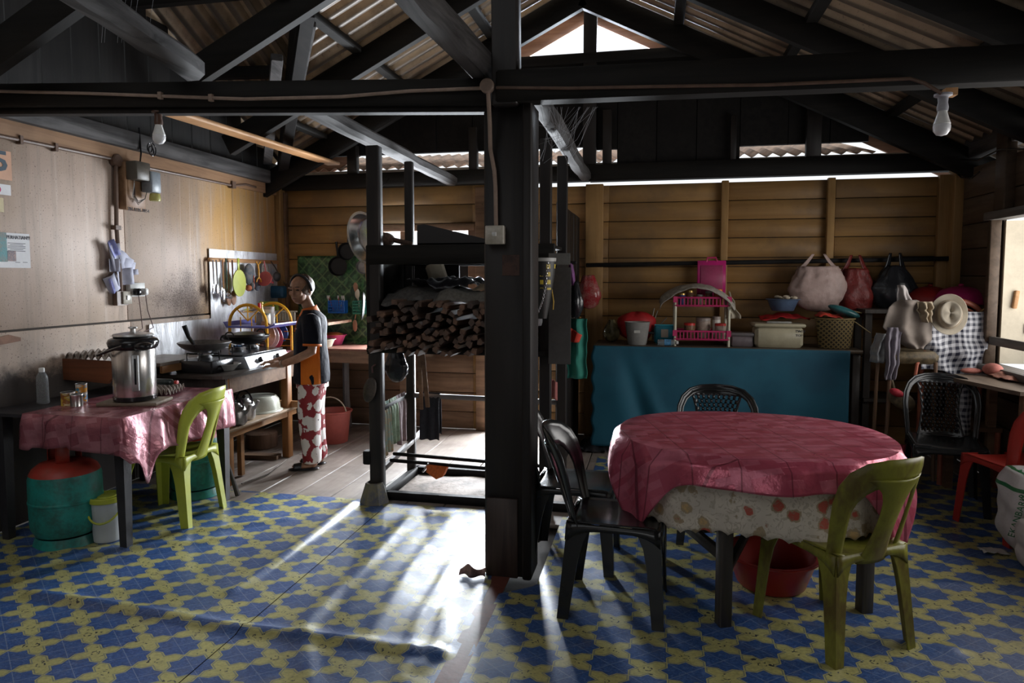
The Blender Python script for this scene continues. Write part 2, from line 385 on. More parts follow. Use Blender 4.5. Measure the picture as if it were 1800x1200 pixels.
# gable infill: dark boards with gaps beneath, and the open triangle on top
gb_ = ST('wall_gable')
def gpoly(name, pts, m, y=YB, th=.02): B(name, MB().prism(pts, y, y+th, lambda u, v, t: V((u, t, v))), m, gb_, smooth=False)
def gz(x): return roofz(x)-.02
edges = [-3.19, -2.83, -2.45, -2.08, -1.72, -1.36, -1.0, -.62, -.35, 0.0, .35, .72, 1.12, 1.46, 1.77]
for a, b in zip(edges, edges[1:]):
    if b <= -.35: zb = 2.69
    elif a >= .72: zb = 2.645
    else: zb = 2.50
    if -.62 <= a < -.35: zb = 2.66
    top = lambda x: min(gz(x), 3.47)
    pts = [(a+.003, zb), (b-.003, zb), (b-.003, top(b))]
    if top(a) == 3.47 and top(b) < 3.47 or top(b) == 3.47 and top(a) < 3.47:
        xk = RX+(RZ-.02-3.47)/SL*(1 if a > 0 else -1); pts = [(a+.003, zb), (b-.003, zb), (b-.003, top(b)), (xk, 3.47), (a+.003, top(a))]
    else: pts.append((a+.003, top(a)))
    gpoly('gable_board', pts, soot, y=YB+random.uniform(0, .012)); gpoly('backing_board', [(u_+(.006 if u_ < (a+b)/2 else -.006)*-1, v_) for u_, v_ in pts], soot, y=YB+.035, th=.01)
B('gable_rail', MB().beam((RX-1.35, YB-.03, 3.47), (RX+1.35, YB-.03, 3.47), .08, .09), sootx, gb_)
for gx, z0, z1, wd in ((-.60, 2.5, 4.0, .12), (-2.93, 2.5, 2.78, .10), (.66, 2.48, 2.9, .05), (1.32, 2.5, 3.05, .12), (-.44, 2.5, 3.0, .08), (-1.7, 2.5, 2.9, .08), (2.17, 2.5, 2.62, .1)):
    B('gable_post', MB().box((gx, YB-.03, (z0+z1)/2), (wd, .07, z1-z0), ch=.004), sootz, gb_)
bargem = WOOD('reddish_barge', (.36, .20, .13), (.22, .11, .07), .7, 0, 1, rnd=0)
for sg in (-1, 1):
    B('barge_board', MB().beam((RX, YB+.28, 3.98), (RX+sg*3.3, YB+.28, 3.98-1.65), .03, .13), bargem, gb_)
# lean-to roof and a neighbouring wall seen through the slits
nb = T('lean_to_roof', 'rusty corrugated lean-to roof edge seen through the slit above the back wall', 'roof', (0, 7.0, 2.4))
B('roof_sheet', MB().grid(lambda a, b: V((lerp(-3.8, 1.9, a), lerp(6.65, 8.2, b), lerp(2.60, 2.98, b)+.018*sin(a*6.3/.14*2*pi/1.0))), 380, 2), P('rusty_tin', (.40, .26, .17), .6, var=.6, scale=4), nb, sol=.003)
B('fascia', MB().box((-.6, 6.56, 2.54), (6.2, .02, .05)), P('pale_fascia', (.40, .33, .26), .7), nb)

# ---------------- left wall: painted ply panels over brown battens
wm, nt, bs = newmat('stained_painted_ply'); co = wcoords(nt); x_, y_, z_ = xyz(nt, co)
n1 = noi(nt, co, 1.3, 5, .6); n2 = noi(nt, wcoords(nt, (1, 3, .5)), 3, 4, .6); n3 = noi(nt, co, 90, 2, .6); n4 = noi(nt, co, 3.5, 5, .7)
c = mixc(nt, ss(n1, .35, .65), (.60, .475, .40), (.50, .385, .30))
warm = ss(y_+n1*.8, 5.1, 6.0); c = mixc(nt, warm, c, (.52, .30, .10))
c = mixc(nt, ss(n2, .5, .72)*.35, c, (.34, .27, .22)); c = mixc(nt, ss(noi(nt, wcoords(nt, (1, 7, .35)), 2.2, 4, .6), .48, .7)*.45, c, (.36, .30, .25)); c = mixc(nt, ss(noi(nt, wcoords(nt, (1, 9, .3)), 3.1, 3, .6), .56, .7)*.35, c, (.70, .62, .56))
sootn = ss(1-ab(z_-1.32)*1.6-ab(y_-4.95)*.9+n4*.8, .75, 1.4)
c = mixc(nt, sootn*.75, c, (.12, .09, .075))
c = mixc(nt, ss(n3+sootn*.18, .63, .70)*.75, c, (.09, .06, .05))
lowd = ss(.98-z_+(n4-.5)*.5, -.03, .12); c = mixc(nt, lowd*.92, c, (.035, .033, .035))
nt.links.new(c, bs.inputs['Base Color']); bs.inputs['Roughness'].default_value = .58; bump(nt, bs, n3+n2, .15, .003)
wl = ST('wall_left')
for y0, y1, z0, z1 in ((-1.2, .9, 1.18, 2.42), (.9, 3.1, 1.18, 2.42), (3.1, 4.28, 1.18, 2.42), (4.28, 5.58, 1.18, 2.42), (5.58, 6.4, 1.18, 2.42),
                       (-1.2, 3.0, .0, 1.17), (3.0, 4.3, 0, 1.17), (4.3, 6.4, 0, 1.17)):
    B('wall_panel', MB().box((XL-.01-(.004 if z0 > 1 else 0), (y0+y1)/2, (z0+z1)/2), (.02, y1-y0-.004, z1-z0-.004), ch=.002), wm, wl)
brnb = WOOD('varnished_batten', (.34, .20, .11), (.22, .12, .065), .45, 1, 1, rnd=0)
B('top_batten', MB().box((XL+.012, 2.6, 2.36), (.024, 7.6, .11)), brnb, wl)
B('wall_plate', MB().beam((XL+.02, -1, 2.49), (XL+.02, 6.4, 2.46), .12, .12), greylog, wl)
B('corner_stud', MB().box((XL+.03, 6.33, 1.2), (.06, .1, 2.4), ch=.004), ochrez, wl)
backing([((XL-.035, 2.6, 1.2), (.02, 7.6, 2.4))], wl)
# dark upright boards above the left wall
yy = -.8
dk = WOOD('dark_upright_board', (.026, .024, .023), (.012, .011, .011), .6, 2, 1, rnd=.3)
while yy < 6.38:
    b = min(yy+.235, 6.4); z1 = min(2.55+.5*(6.4-yy), 5.0)
    B('upper_board', MB().box((XL-.03+random.uniform(-.004, .004), (yy+b)/2, (2.45+z1)/2), (.02, b-yy-.012, z1-2.45)), dk, wl); yy = b

# ---------------- right wall
wr = ST('wall_right'); WY1 = 5.63; WY0 = 2.2
zs = [0, .21, .42, .63, .85]; zs2 = [.85, 1.06, 1.28, 1.50, 1.715, 1.91]; zs3 = [1.91, 2.12, 2.36]
def sidepl(y0, y1, zz):
    for za, zb in zip(zz, zz[1:]): B('plank', MB().box((XR+.011+random.uniform(-.002, .003), (y0+y1)/2, (za+zb)/2), (.022, y1-y0-.004, zb-za-.008), ch=.003), brownwy, wr)
sidepl(WY1, 6.4, zs+zs2[1:]+zs3[1:]); sidepl(-1.2, WY1, zs); sidepl(3.4, WY1, zs3); sidepl(-1.2, 3.4, zs3); sidepl(-1.2, WY0, zs2)
for yv, a, b, w2 in ((6.31, 0, 2.45, .14), (5.50, 1.95, 2.52, .15), (WY1-.01, .85, 1.92, .05), (4.4, 1.95, 2.5, .1)):
    B('stud', MB().box((XR-.03, yv, (a+b)/2), (.07, w2, b-a), ch=.004), ochrez if yv > 6 else brownwy, wr)
B('wall_plate', MB().beam((XR+.02, -1, 2.56), (XR+.02, 6.4, 2.50), .12, .15), greylog, wr)
backing([((XR+.04, (a+b)/2, (c+d)/2), (.02, b-a, d-c)) for a, b, c, d in ((WY1, 6.4, 0, 2.36), (-1.2, WY1, 0, .85), (-1.2, WY1, 1.95, 2.36), (-1.2, WY0, .85, 1.95))], wr)
sw = ST('window_2', loc=(XR, 4, .85))
greyf = WOOD('grey_window_timber', (.20, .185, .17), (.10, .09, .08), .65, 1, 1, rnd=0)
for a, b, w2, h in (((XR-.02, WY0, 1.935), (XR-.02, WY1+.06, 1.935), .12, .06), ((XR-.02, WY0, .83), (XR-.02, WY1+.06, .83), .16, .05), ((XR+.03, WY0, 1.03), (XR-.03, WY1, 1.03), .03, .06)):
    B('window_frame', MB().beam(a, b, w2, h), greyf, sw)
cream = P('cream_painted_board', (.66, .58, .44), .5, var=.25, scale=6, dirt=(.3, .25, .18))
B('shutter', MB().box((XR+.115, WY1-.02, 1.38), (.16, .02, 1.04)), cream, sw)
B('shutter', MB().box((XR+.30, WY1+.10, 1.38), (.17, .02, 1.04), rz=.9), cream, sw)
B('shutter_handle', MB().box((XR+.115, WY1-.042, 1.33), (.03, .022, .13), ry=.12, ch=.004), newpine, sw)
for hz in (1.82, 1.12): B('hinge', MB().box((XR+.195, WY1-.035, hz), (.02, .012, .07)), P('rusty_iron', (.12, .07, .05), .6, .6), sw)

# front wall behind the viewer with a wide doorway
wf_ = ST('wall_front')
for a, b, c_, d in ((XL, -.95, 0, 2.1), (.35, XR, 0, 2.1), (XL, XR, 2.1, 4.0)): B('plank', MB().box(((a+b)/2, -2.4, (c_+d)/2), (b-a, .03, d-c_)), brownw, wf_)
for x_ in (XL-.01, XR+.01): B('side_board', MB().box((x_, -1.8, 1.25), (.03, 1.25, 2.5)), brownw, wf_)

# ---------------- ceiling: rafters, purlins, corrugated sheets
ce = ST('ceiling', loc=(RX, 3, 2.5))
def tin_mat(name, ax):
    global sm
    sm, nt, bs = newmat(name); co = wcoords(nt); n1 = noi(nt, wcoords(nt, (.6, 6, .6)), 1.2, 4, .6); n2 = noi(nt, co, 3, 5, .65); n3 = noi(nt, co, 60, 2)
    c = mixc(nt, ss(n1, .35, .7), (.50, .38, .26), (.32, .23, .155)); c = mixc(nt, ss(n2, .45, .7)*.7, c, (.12, .085, .06)); c = mixc(nt, ss(n3, .64, .7)*.5, c, (.03, .02, .02)); c = mixc(nt, objrand(nt)*.5, c, (.30, .22, .13))
    ysh = xyz(nt, co)[ax]; rib = Ex.op('SINE', ysh*(2*pi/.152)); c = mixc(nt, (1-ss(rib, -.75, -.15))*.8, c, (.045, .033, .027))     # shade of the ribs painted in as dark bands along the troughs
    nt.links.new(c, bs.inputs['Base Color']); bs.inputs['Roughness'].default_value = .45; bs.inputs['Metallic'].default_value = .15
    return sm
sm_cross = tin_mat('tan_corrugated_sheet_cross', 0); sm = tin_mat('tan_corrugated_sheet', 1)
PER = .152
AMP = .034
def corr(y): 
    t = (y/PER) % 1.0
    return AMP*(max(-1, min(1, 2.2*sin(2*pi*t))))
def sheet(x0f, x1f, y0, y1, zf, parent=ce, dz=0):
    nv = max(2, int((y1-y0)/PER*10))
    def fn(a, b):
        y = lerp(y0, y1, b); x = lerp(x0f(y), x1f(y), a); return V((x, y, zf(x, y)+corr(y)+dz+.004*nz(x*2, y*3)))
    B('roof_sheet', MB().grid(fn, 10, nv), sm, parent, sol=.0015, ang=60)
own = lambda x, y: roofz(x)+.055
def xlim(y):      # the valley on the left: the back hall's roof stops here
    if y >= 6.4: return -3.95
    if y >= 4.26: return lerp(-2.29, -3.74, (y-4.26)/2.14)-.02
    return max(-2.32+(4.26-y)*.5, RX-.02) if y > 1.0 else RX-.02
ys = [-2.8+.8*k for k in range(12)]+[7.05]
for k, (a, b) in enumerate(zip(ys, ys[1:])):
    dz = .004*(k % 2)
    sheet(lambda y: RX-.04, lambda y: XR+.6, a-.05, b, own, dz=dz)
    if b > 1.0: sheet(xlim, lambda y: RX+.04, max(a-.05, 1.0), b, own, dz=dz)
# cross roof over the left front, sloping down towards the back
PX = .152
nx = int((5.2)/PX*8)
for k in range(6):
    xa = XL-.35+k*.8; xb = xa+.85
    if xa > -.2: break
    def fn(a, b):
        x = lerp(xa, xb, a); y = lerp(.2, 6.5, b); y = min(y, 6.4-max(0, (x-XL))*1.0) if True else y
        t = (x/PX) % 1.0; return V((x, y, 2.62+.5*(6.4-y)+AMP*max(-1, min(1, 2.2*sin(2*pi*t)))))
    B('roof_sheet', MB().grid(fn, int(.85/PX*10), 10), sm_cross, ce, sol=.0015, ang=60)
B('valley_board', MB().prism([(0, 0), (1, 0), (1, 1), (0, 1)], 0, 1, lambda u, v, t: V((lerp(-3.74, -2.05, u)-.04+.03*t, lerp(6.4, 3.9, u), lerp(2.5, 3.30, u)+v*lerp(.12, .55, u)-.05))), soot, ce, smooth=False)
B('valley_rafter', MB().beam((-3.70, 6.35, 2.50), (-2.2, 4.14, 3.22), .09, .14), soot, ce)
for Yr in (6.12, 5.06, 4.0, 2.94, 1.9):
    hh = .17 if Yr < 6 else .20
    for sg in (-1, 1):
        xe = {6.12: XL-.05, 5.06: -3.42, 4.0: -2.95, 2.94: -3.7}.get(Yr, -2) if sg < 0 else XR+.55
        if sg < 0 and Yr < 1.95: continue
        a = V((RX, Yr, roofz(RX)-.02-hh/2)); b = V((xe, Yr, roofz(xe)-.02-hh/2))
        B('rafter', MB().beam(a, b, .07, hh), sootx, ce)
for xp in (.17, 1.01, 1.85, 2.7, -.52, -1.46, -2.27, -3.1):
    y0 = -1.1 if xp > -.6 else (1.9 if xp > -1.6 else 3.9 if xp > -2.5 else 5.0)
    B('purlin', MB().beam((xp, y0, roofz(xp)+.0), (xp, 6.9, roofz(xp)+.0), .085, .05), sootx, ce)
B('ridge_beam', MB().beam((RX, -1, RZ-.03), (RX, 6.9, RZ-.03), .07, .14), soot, ce)
# cross members of the left front roof
for (a, b, c2, d2) in ((130, 20, 205, -20), (215, 12, 500, 14)): pass
B('purlin', MB().beam((-5.2, 4.35, 3.45), (-2.3, 4.35, 3.45), .07, .10), sootx, ce)
B('purlin', MB().beam((-3.7, 5.15, 3.17), (-3.0, 5.15, 3.15), .07, .09), sootx, ce)
for p, q in (((545, 40), (498, 285)), ((487, 100), (470, 285))):
    A = at(*p, Y=4.35); Bq = at(*q, Y=6.0); B('strut', MB().beam(A, Bq, .08, .05), greylog, ce)
# tie beams running front to back
def log(a, b, w2, h, m=greylog, name='tie_beam', wob=.012):
    a, b = V(a), V(b); n = 14; d = (b-a).normalized(); x = d.cross(V((0, 0, 1))).normalized(); z = x.cross(d); vs = []; k = 8
    for i in range(n+1):
        p = lerp(a, b, i/n)+x*wob*nz(i*.7, a.x)+z*wob*nz(i*.6, a.x+5)
        for j in range(k):
            an = 2*pi*(j+.5)/k; q = 1.0+.08*nz(i*.9, j*1.3, a.x); cx_ = max(-.8, min(.8, cos(an)*1.05)); cz_ = max(-.8, min(.8, sin(an)*1.05))
            vs.append(p+x*cx_*w2/2*q*1.2+z*cz_*h/2*q*1.2)
    mb = MB(); mb.add(vs, [(i*k+j, i*k+(j+1) % k, (i+1)*k+(j+1) % k, (i+1)*k+j) for i in range(n) for j in range(k)]+[tuple(range(k-1, -1, -1)), tuple(range(n*k, n*k+k))])
    B(name, mb, m, ce)
log((-2.42, 3.30, 2.60), (-2.05, 1.2, 2.66), .13, .13)
log((-.82, 3.34, 2.50), (-.98, 1.0, 2.60), .14, .13)
log((-1.87, 3.3, 2.43), (-1.90, 6.32, 2.40), .11, .10)
log((-.60, 3.42, 2.42), (-.64, 6.32, 2.41), .11, .10)
B('loose_plank', MB().beam((-3.0, 3.36, 2.52), (-3.1, 6.3, 2.60), .13, .03), newpine, ce)
# front cross beam in two lengths
B('cross_beam', MB().beam((XL, 3.22, 2.50), (-.78, 3.26, 2.372), .10, .125, ch=.008), sootx, ce)
B('cross_beam', MB().beam((XL, 3.235, 2.42), (-.78, 3.275, 2.30), .07, .03), soot, ce)
B('cross_beam', MB().beam((-.74, 3.22, 2.385), (XR+.1, 3.22, 2.345), .10, .145, ch=.008), sootx, ce)
B('king_post', MB().beam((-.70, 3.24, 2.3), (-.71, 3.24, 3.95), .12, .12, up=(0, 1, 0)), sootz, ce)

# ---------------- the big post
po = ST('post', loc=(-.70, 3.28, 0))
B('post_face', MB().box((-.712, 3.33, 1.16), (.21, .16, 2.32), rz=.0, ch=.008), sootz, po)
B('post_face', MB().box((-.598, 3.32, 1.16), (.045, .20, 2.32), ch=.006), sootz, po)
B('paint_patch', MB().box((at(898, 466, Y=3.248).x, 3.249, at(898, 466, Y=3.248).z), (.085, .004, .10)), P('rusty_paint_patch', (.07, .03, .02), .6, var=.6, scale=20), po)
B('post_face', MB().box((-.725, 3.243, .20), (.16, .02, .40), ch=.004), WOOD('brown_patch', (.06, .04, .033), (.03, .02, .018), .5, 2, 1, rnd=0), po)
# ================================================================== FURNITURE
def plastic(name, col, rough=.32, dirt=None, var=.2): return P(name, col, rough, 0, var, 5, .05, .5, dirt=dirt)
lime = plastic('lime_plastic', (.42, .46, .05), .36, dirt=(.22, .24, .05), var=.3)
olive = P('weathered_olive_plastic', (.21, .21, .030), .42, 0, .85, 7, .12, .4, dirt=(.09, .055, .02), st=(1, 1, .5))
redp = plastic('red_plastic', (.34, .022, .014), .38, dirt=(.25, .02, .015), var=.4)
blackp = plastic('black_plastic', (.012, .013, .014), .22, var=.1)
LV = [(0, .050), (.12, .056), (.26, .064), (.34, .076), (.39, .095), (.425, .12)]
def chair(kind, m, loc, rz, label, hw=.19, group=None):
    t = T('plastic_chair', label, 'chair', loc, rz, group)
    H0 = .43
    def seat(a, b):
        x = (a-.5)*2; y = (b-.5)*2; z = H0-.016*(1-x*x)*(1-.3*y)
        if y > .75: z -= (y-.75)**2*.25
        return V((x*(hw+.012)*(1-.05*max(0, -y)), y*.205+.01, z))
    sm_ = MB().grid(seat, 14, 14)
    for sx in (-1, 1):      # side skirts with an arched lower edge
        sm_.grid(lambda a, b: V((sx*(hw+.012+.006*b), (a-.5)*.40+.01, H0-.004-b*(.028+.05*abs(2*a-1)**4))), 14, 2)
    for sy in (-1, 1):
        sm_.grid(lambda a, b: V(((a-.5)*2*(hw+.01), sy*(.203+.006*b)+.01, H0-(.02 if sy > 0 else 0)-.004-b*(.028+.05*abs(2*a-1)**4))), 14, 2)
    B('seat', sm_, m, t, sol=.005, rel=False)
    for sx in (-1, 1):
        for sy in (-1, 1):
            mb = MB(); th = .006; vs = []; fs = []
            for z, wd in LV:
                q = 1-z/.43; x0 = sx*(hw+.010+.028*q); y0 = sy*(.20+(.04 if sy < 0 else .02)*q)+.01; w2 = wd*.82
                vs += [(x0, y0, z), (x0-sx*w2, y0, z), (x0-sx*w2, y0-sy*th, z), (x0-sx*th*2.2, y0-sy*th*2.2, z), (x0-sx*th, y0-sy*wd, z), (x0, y0-sy*wd, z)]
            n = len(LV)
            for i in range(n-1):
                for k in range(6): fs.append((i*6+k, i*6+(k+1) % 6, i*6+6+(k+1) % 6, i*6+6+k))
            fs += [tuple(range(6)), tuple(range(n*6-6, n*6))]
            mb.add(vs, fs); B('leg', mb, m, t, rel=False, ang=50)
    # backrest: arched ribbon and a centre splat
    def pos(u_, w_):
        return V((u_*(hw/.19), -.19-w_*.36+u_*u_*(1.1+2.2*w_), H0-.03+w_*1.03))
    O = [(-.205, -.02), (-.212, .06), (-.222, .15), (-.228, .23), (-.222, .30), (-.200, .355), (-.155, .395), (-.09, .412), (0, .416)]
    I = [(-.148, .0), (-.154, .06), (-.162, .15), (-.163, .20), (-.152, .240), (-.128, .274), (-.10, .294), (-.05, .302), (0, .304)]
    if kind == 'lattice': I = [(-.178, .0), (-.184, .06), (-.192, .15), (-.194, .22), (-.186, .285), (-.165, .33), (-.125, .362), (-.07, .375), (0, .377)]
    O += [(-a, b) for a, b in O[-2::-1]]; I += [(-a, b) for a, b in I[-2::-1]]
    n = len(O)-1
    def rib(a, b):
        f = a*n; i = min(int(f), n-1); q = f-i
        o_ = (lerp(O[i][0], O[i+1][0], q), lerp(O[i][1], O[i+1][1], q)); i_ = (lerp(I[i][0], I[i+1][0], q), lerp(I[i][1], I[i+1][1], q))
        p = pos(lerp(o_[0], i_[0], b), lerp(o_[1], i_[1], b)); edge = (abs(2*b-1))**3
        return p+V((0, .008*edge-.004, 0))
    mb = MB().grid(rib, n*3, 4)
    if kind == 'solid':
        W = [(-.02, .085), (.03, .066), (.10, .055), (.18, .052), (.24, .060), (.28, .078), (.31, .11), (.335, .15)]
        def sp(a, b):
            f = b*(len(W)-1); i = min(int(f), len(W)-2); q = f-i; w_ = lerp(W[i][0], W[i+1][0], q); hw_ = lerp(W[i][1], W[i+1][1], q)
            return pos((a-.5)*2*hw_, w_)+V((0, -.006-.012*(1-(2*a-1)**2), 0))
        mb.grid(sp, 6, 20)
        mb.grid(lambda a, b: pos((a-.5)*.36, -.02+.035*b), 10, 1)
        B('backrest', mb, m, t, sol=.006, rel=False)
    else:
        W = [(-.02, .15), (.08, .125), (.18, .11), (.28, .12), (.385, .15)]
        def sp(a, b):
            f = b*(len(W)-1); i = min(int(f), len(W)-2); q = f-i; w_ = lerp(W[i][0], W[i+1][0], q); hw_ = lerp(W[i][1], W[i+1][1], q)
            return pos((a-.5)*2*hw_, w_)+V((0, -.004, 0))
        NU, NV = 19, 37; g = MB().grid(sp, NU, NV); keep = []
        for k, f in enumerate(g.f):
            i, j = k % NU, k//NU
            hole = 0 < i < NU-1 and 5 < j < NV-3 and ((i % 2 == 1 and j % 4 in (0,)) or (i % 2 == 0 and j % 4 in (2,)) or (i % 2 == 1 and j % 4 == 1) or (i % 2 == 0 and j % 4 == 3))
            if not hole: keep.append(f)
        g.f = keep; mb.add(g.v, g.f)
        B('backrest', mb, m, t, sol=.005, rel=False)
    return t
chair('solid', lime, (-2.92, 3.66, 0), radians(94), 'bright lime plastic chair pushed against the left table beside the white bucket', .17)
chair('solid', olive, (.75, 3.01, 0), radians(33), 'weathered olive-yellow plastic chair in front of the round table, back to the viewer', .175)
chair('solid', blackp, (-.16, 3.07, 0), radians(-93), 'glossy black plastic chair touching the hanging pink cloth, nearest the big post', .165)
chair('solid', blackp, (-.40, 3.54, 0), radians(-92), 'black plastic chair half hidden behind the near black chair and the big post', .165)
chair('lattice', blackp, (.38, 4.06, 0), radians(179), 'black lattice-back chair facing the viewer behind the round table', .20)
chair('lattice', blackp, (1.88, 4.90, 0), radians(168), 'black lattice-back chair standing before the checkered cloth on the right', .19)
chair('solid', redp, (2.08, 4.42, 0), radians(14), 'red plastic chair at the right edge beside the rice sacks', .17)

# ---------------- cloth draping
def drape(name, outline, z, drop, m, fold=.03, nf=14, rows=9, n=180, push=.012, seed=0, top=True, parent=None, sol=.002, hemw=.0):
    cx = sum(outline(i/60)[0] for i in range(60))/60; cy = sum(outline(i/60)[1] for i in range(60))/60
    mb = MB(); vs = []; R = 7 if top else 1
    for r in range(R):
        q = (r+1)/R
        for k in range(n):
            x, y = outline(k/n); vs.append((lerp(cx, x, q), lerp(cy, y, q), z+.0015*nz(x*8*q, y*8*q, seed)))
    for j in range(1, rows+1):
        q = j/rows
        for k in range(n):
            s = k/n; x, y = outline(s); x2, y2 = outline(s+.004); tx, ty = x2-x, y2-y; L = math.hypot(tx, ty) or 1; nx_, ny_ = ty/L, -tx/L
            d = drop(s); f = fold*q**.6*(.55*sin(2*pi*s*nf+3*nz(s*6, seed))+.7*nz(s*nf*1.3, seed, q*.8))
            o_ = push*min(1, q*4)+f+.02*q; zz = z-.004-d*q**1.05 + (hemw*abs(sin(pi*s*60)) if j == rows else 0)
            vs.append((x+nx_*o_, y+ny_*o_, zz))
    rows_ = R+rows; mb.v = [V(p) for p in vs]
    mb.f = [(i*n+k, i*n+(k+1) % n, (i+1)*n+(k+1) % n, (i+1)*n+k) for i in range(rows_-1) for k in range(n)]
    if top: mb.v.append(V((cx, cy, z))); c_ = len(mb.v)-1; mb.f += [(k, c_, (k+1) % n) for k in range(n)]
    return B(name, mb, m, parent, sol=sol, ang=55)
def satin(name, base, sheen, rough=.3):
    m, nt, bs = newmat(name); co = wcoords(nt); x, y, z = xyz(nt, co)
    def cell(a, b, s1, s2):
        n = nt.nodes.new('ShaderNodeTexWhiteNoise'); n.noise_dimensions = '2D'; cb_ = nt.nodes.new('ShaderNodeCombineXYZ')
        nt.links.new(Ex.op('FLOOR', a*s1).k, cb_.inputs[0]); nt.links.new(Ex.op('FLOOR', b*s2).k, cb_.inputs[1]); nt.links.new(cb_.outputs[0], n.inputs['Vector']); return Ex(n.outputs['Value'])
    p = x*.97+y*.26; q = y*.97-x*.26
    r = cell(p+z*.31, q+z, 15, 26); n1 = noi(nt, co, 22, 4)
    c = mixc(nt, ss(r, .35, .8)*.6, base, sheen); c = mixc(nt, ss(n1, .5, .72)*.35, c, tuple(v_*.55 for v_ in base))
    lines = mx((fr((p)*5.5) < .03), (fr(q*5.5) < .03)); c = mixc(nt, lines*.8, c, tuple(v_*.4 for v_ in base))
    nt.links.new(c, bs.inputs['Base Color']); nt.links.new((rough+r*.12).k, bs.inputs['Roughness']); bs.inputs['Metallic'].default_value = .4
    bs.inputs['Specular IOR Level'].default_value = .8; bump(nt, bs, noi(nt, co, 11, 5)+r*.10, .55, .014); return m
pinkc = satin('pink_satin_vinyl', (.50, .085, .14), (.66, .20, .28), .27)
mauve = satin('mauve_satin_vinyl', (.33, .10, .13), (.48, .22, .26), .24)

# ---------------- left table with the thermo pot
lt = T('side_table', 'dark-legged side table under pink satin cloth against the left wall', 'table', (-3.25, 3.6, 0))
legm = P('grey_black_painted_leg', (.035, .034, .038), .35, var=.3)
for lx, ly in ((-2.84, 3.17), (-2.80, 4.0), (-3.60, 3.15), (-3.60, 4.0)):
    mb = MB(); mb.add([(lx-a*.022, ly-b*.022, 0) for a, b in ((1, 1), (-1, 1), (-1, -1), (1, -1))]+[(lx-a*.032, ly-b*.032, .72) for a, b in ((1, 1), (-1, 1), (-1, -1), (1, -1))], [(0, 1, 2, 3), (4, 5, 6, 7), (0, 1, 5, 4), (1, 2, 6, 5), (2, 3, 7, 6), (3, 0, 4, 7)])
    B('leg', mb, legm, lt, smooth=False)
B('tabletop', MB().box((-3.09, 3.58, .73), (.60, .98, .018), ch=.004).box((-3.52, 3.58, .73), (.34, .98, .018)), legm, lt)
def rect_out(x0, x1, y0, y1, r=.03):
    P4 = [(x0, y0), (x1, y0), (x1, y1), (x0, y1)]; per = 2*(x1-x0+y1-y0)
    def f(s):
        d = (s % 1)*per; L = [x1-x0, y1-y0, x1-x0, y1-y0]
        for i in range(4):
            if d <= L[i] or i == 3: q = min(1, d/L[i]); return (lerp(P4[i][0], P4[(i+1) % 4][0], q), lerp(P4[i][1], P4[(i+1) % 4][1], q))
            d -= L[i]
    return f
def ldrop(s):
    d = (.185 if s < .2 or s > .6 else .235)+.03*sin(s*40)*.3
    d += .16*exp(-((s-.242)/.016)**2)      # the near right corner hangs lowest
    if .02 < s < .10: d -= .015
    return max(.06, d)
tag(drape('tablecloth', rect_out(-3.40, -2.765, 3.09, 4.06), .745, ldrop, mauve, .022, 16, 10, 200), 'dusty pink satin cloth hanging over the left side table', 'tablecloth')
steel = P('brushed_steel', (.62, .60, .58), .26, .95, .15, 3, 0, st=(30, 30, .3)); gloss = plastic('black_gloss', (.015, .015, .017), .15)
chrome = P('chrome', (.75, .75, .76), .12, 1, .05); alu = P('dull_aluminium', (.62, .61, .60), .35, .9, .3, 10, .1)
kx, ky = at(238, 700, Z=.775).x, at(238, 700, Z=.775).y
kp = T('thermo_pot', 'tall steel electric thermo pot with black lid on a wooden board', 'kettle', (kx, ky, .771)); kp.scale = (1.17, 1.17, 1)
B('base', MB().lathe([(.092, 0), (.10, .004), (.10, .024), (.095, .028)], n=32), gloss, kp, rel=False)
B('body', MB().lathe([(.096, .025), (.098, .03), (.100, .30), (.098, .305)], n=40), steel, kp, rel=False)
B('gauge', MB().box((.072, -.078, .17), (.034, .012, .21), rz=.75, ch=.004), P('silver_panel', (.5, .5, .5), .4, .4), kp, rel=False)
B('gauge_slot', MB().box((.077, -.083, .18), (.008, .006, .15), rz=.75), gloss, kp, rel=False)
B('lid', MB().lathe([(.100, .30), (.112, .315), (.118, .34), (.110, .36), (.09, .372), (.05, .38), (0, .382)], n=36), gloss, kp, rel=False)
B('spout', MB().ell((.10, -.055, .325), (.06, .045, .028), R=Matrix.Rotation(-.5, 3, 'Z')), gloss, kp, rel=False)
B('handle', MB().tube([(-.118, .02, .33), (-.135, 0, .30), (-.135, -.06, .27), (-.10, -.12, .275), (-.03, -.14, .30), (.05, -.13, .33)], .008), gloss, kp, rel=False)
B('lid_cover', MB().lathe([(.085, .372), (.095, .38), (.09, .39), (.04, .40), (.012, .402), (.012, .418), (.022, .424), (.02, .43), (0, .431)], n=28), alu, kp, rel=False)
tag(B('wooden_board', MB().box((kx, ky, .757), (.34, .22, .02), rz=.25, ch=.003), WOOD('weathered_board', (.30, .24, .18), (.18, .14, .10), .6, 0, 1, rnd=0)), 'small weathered board under the steel thermo pot', 'board')
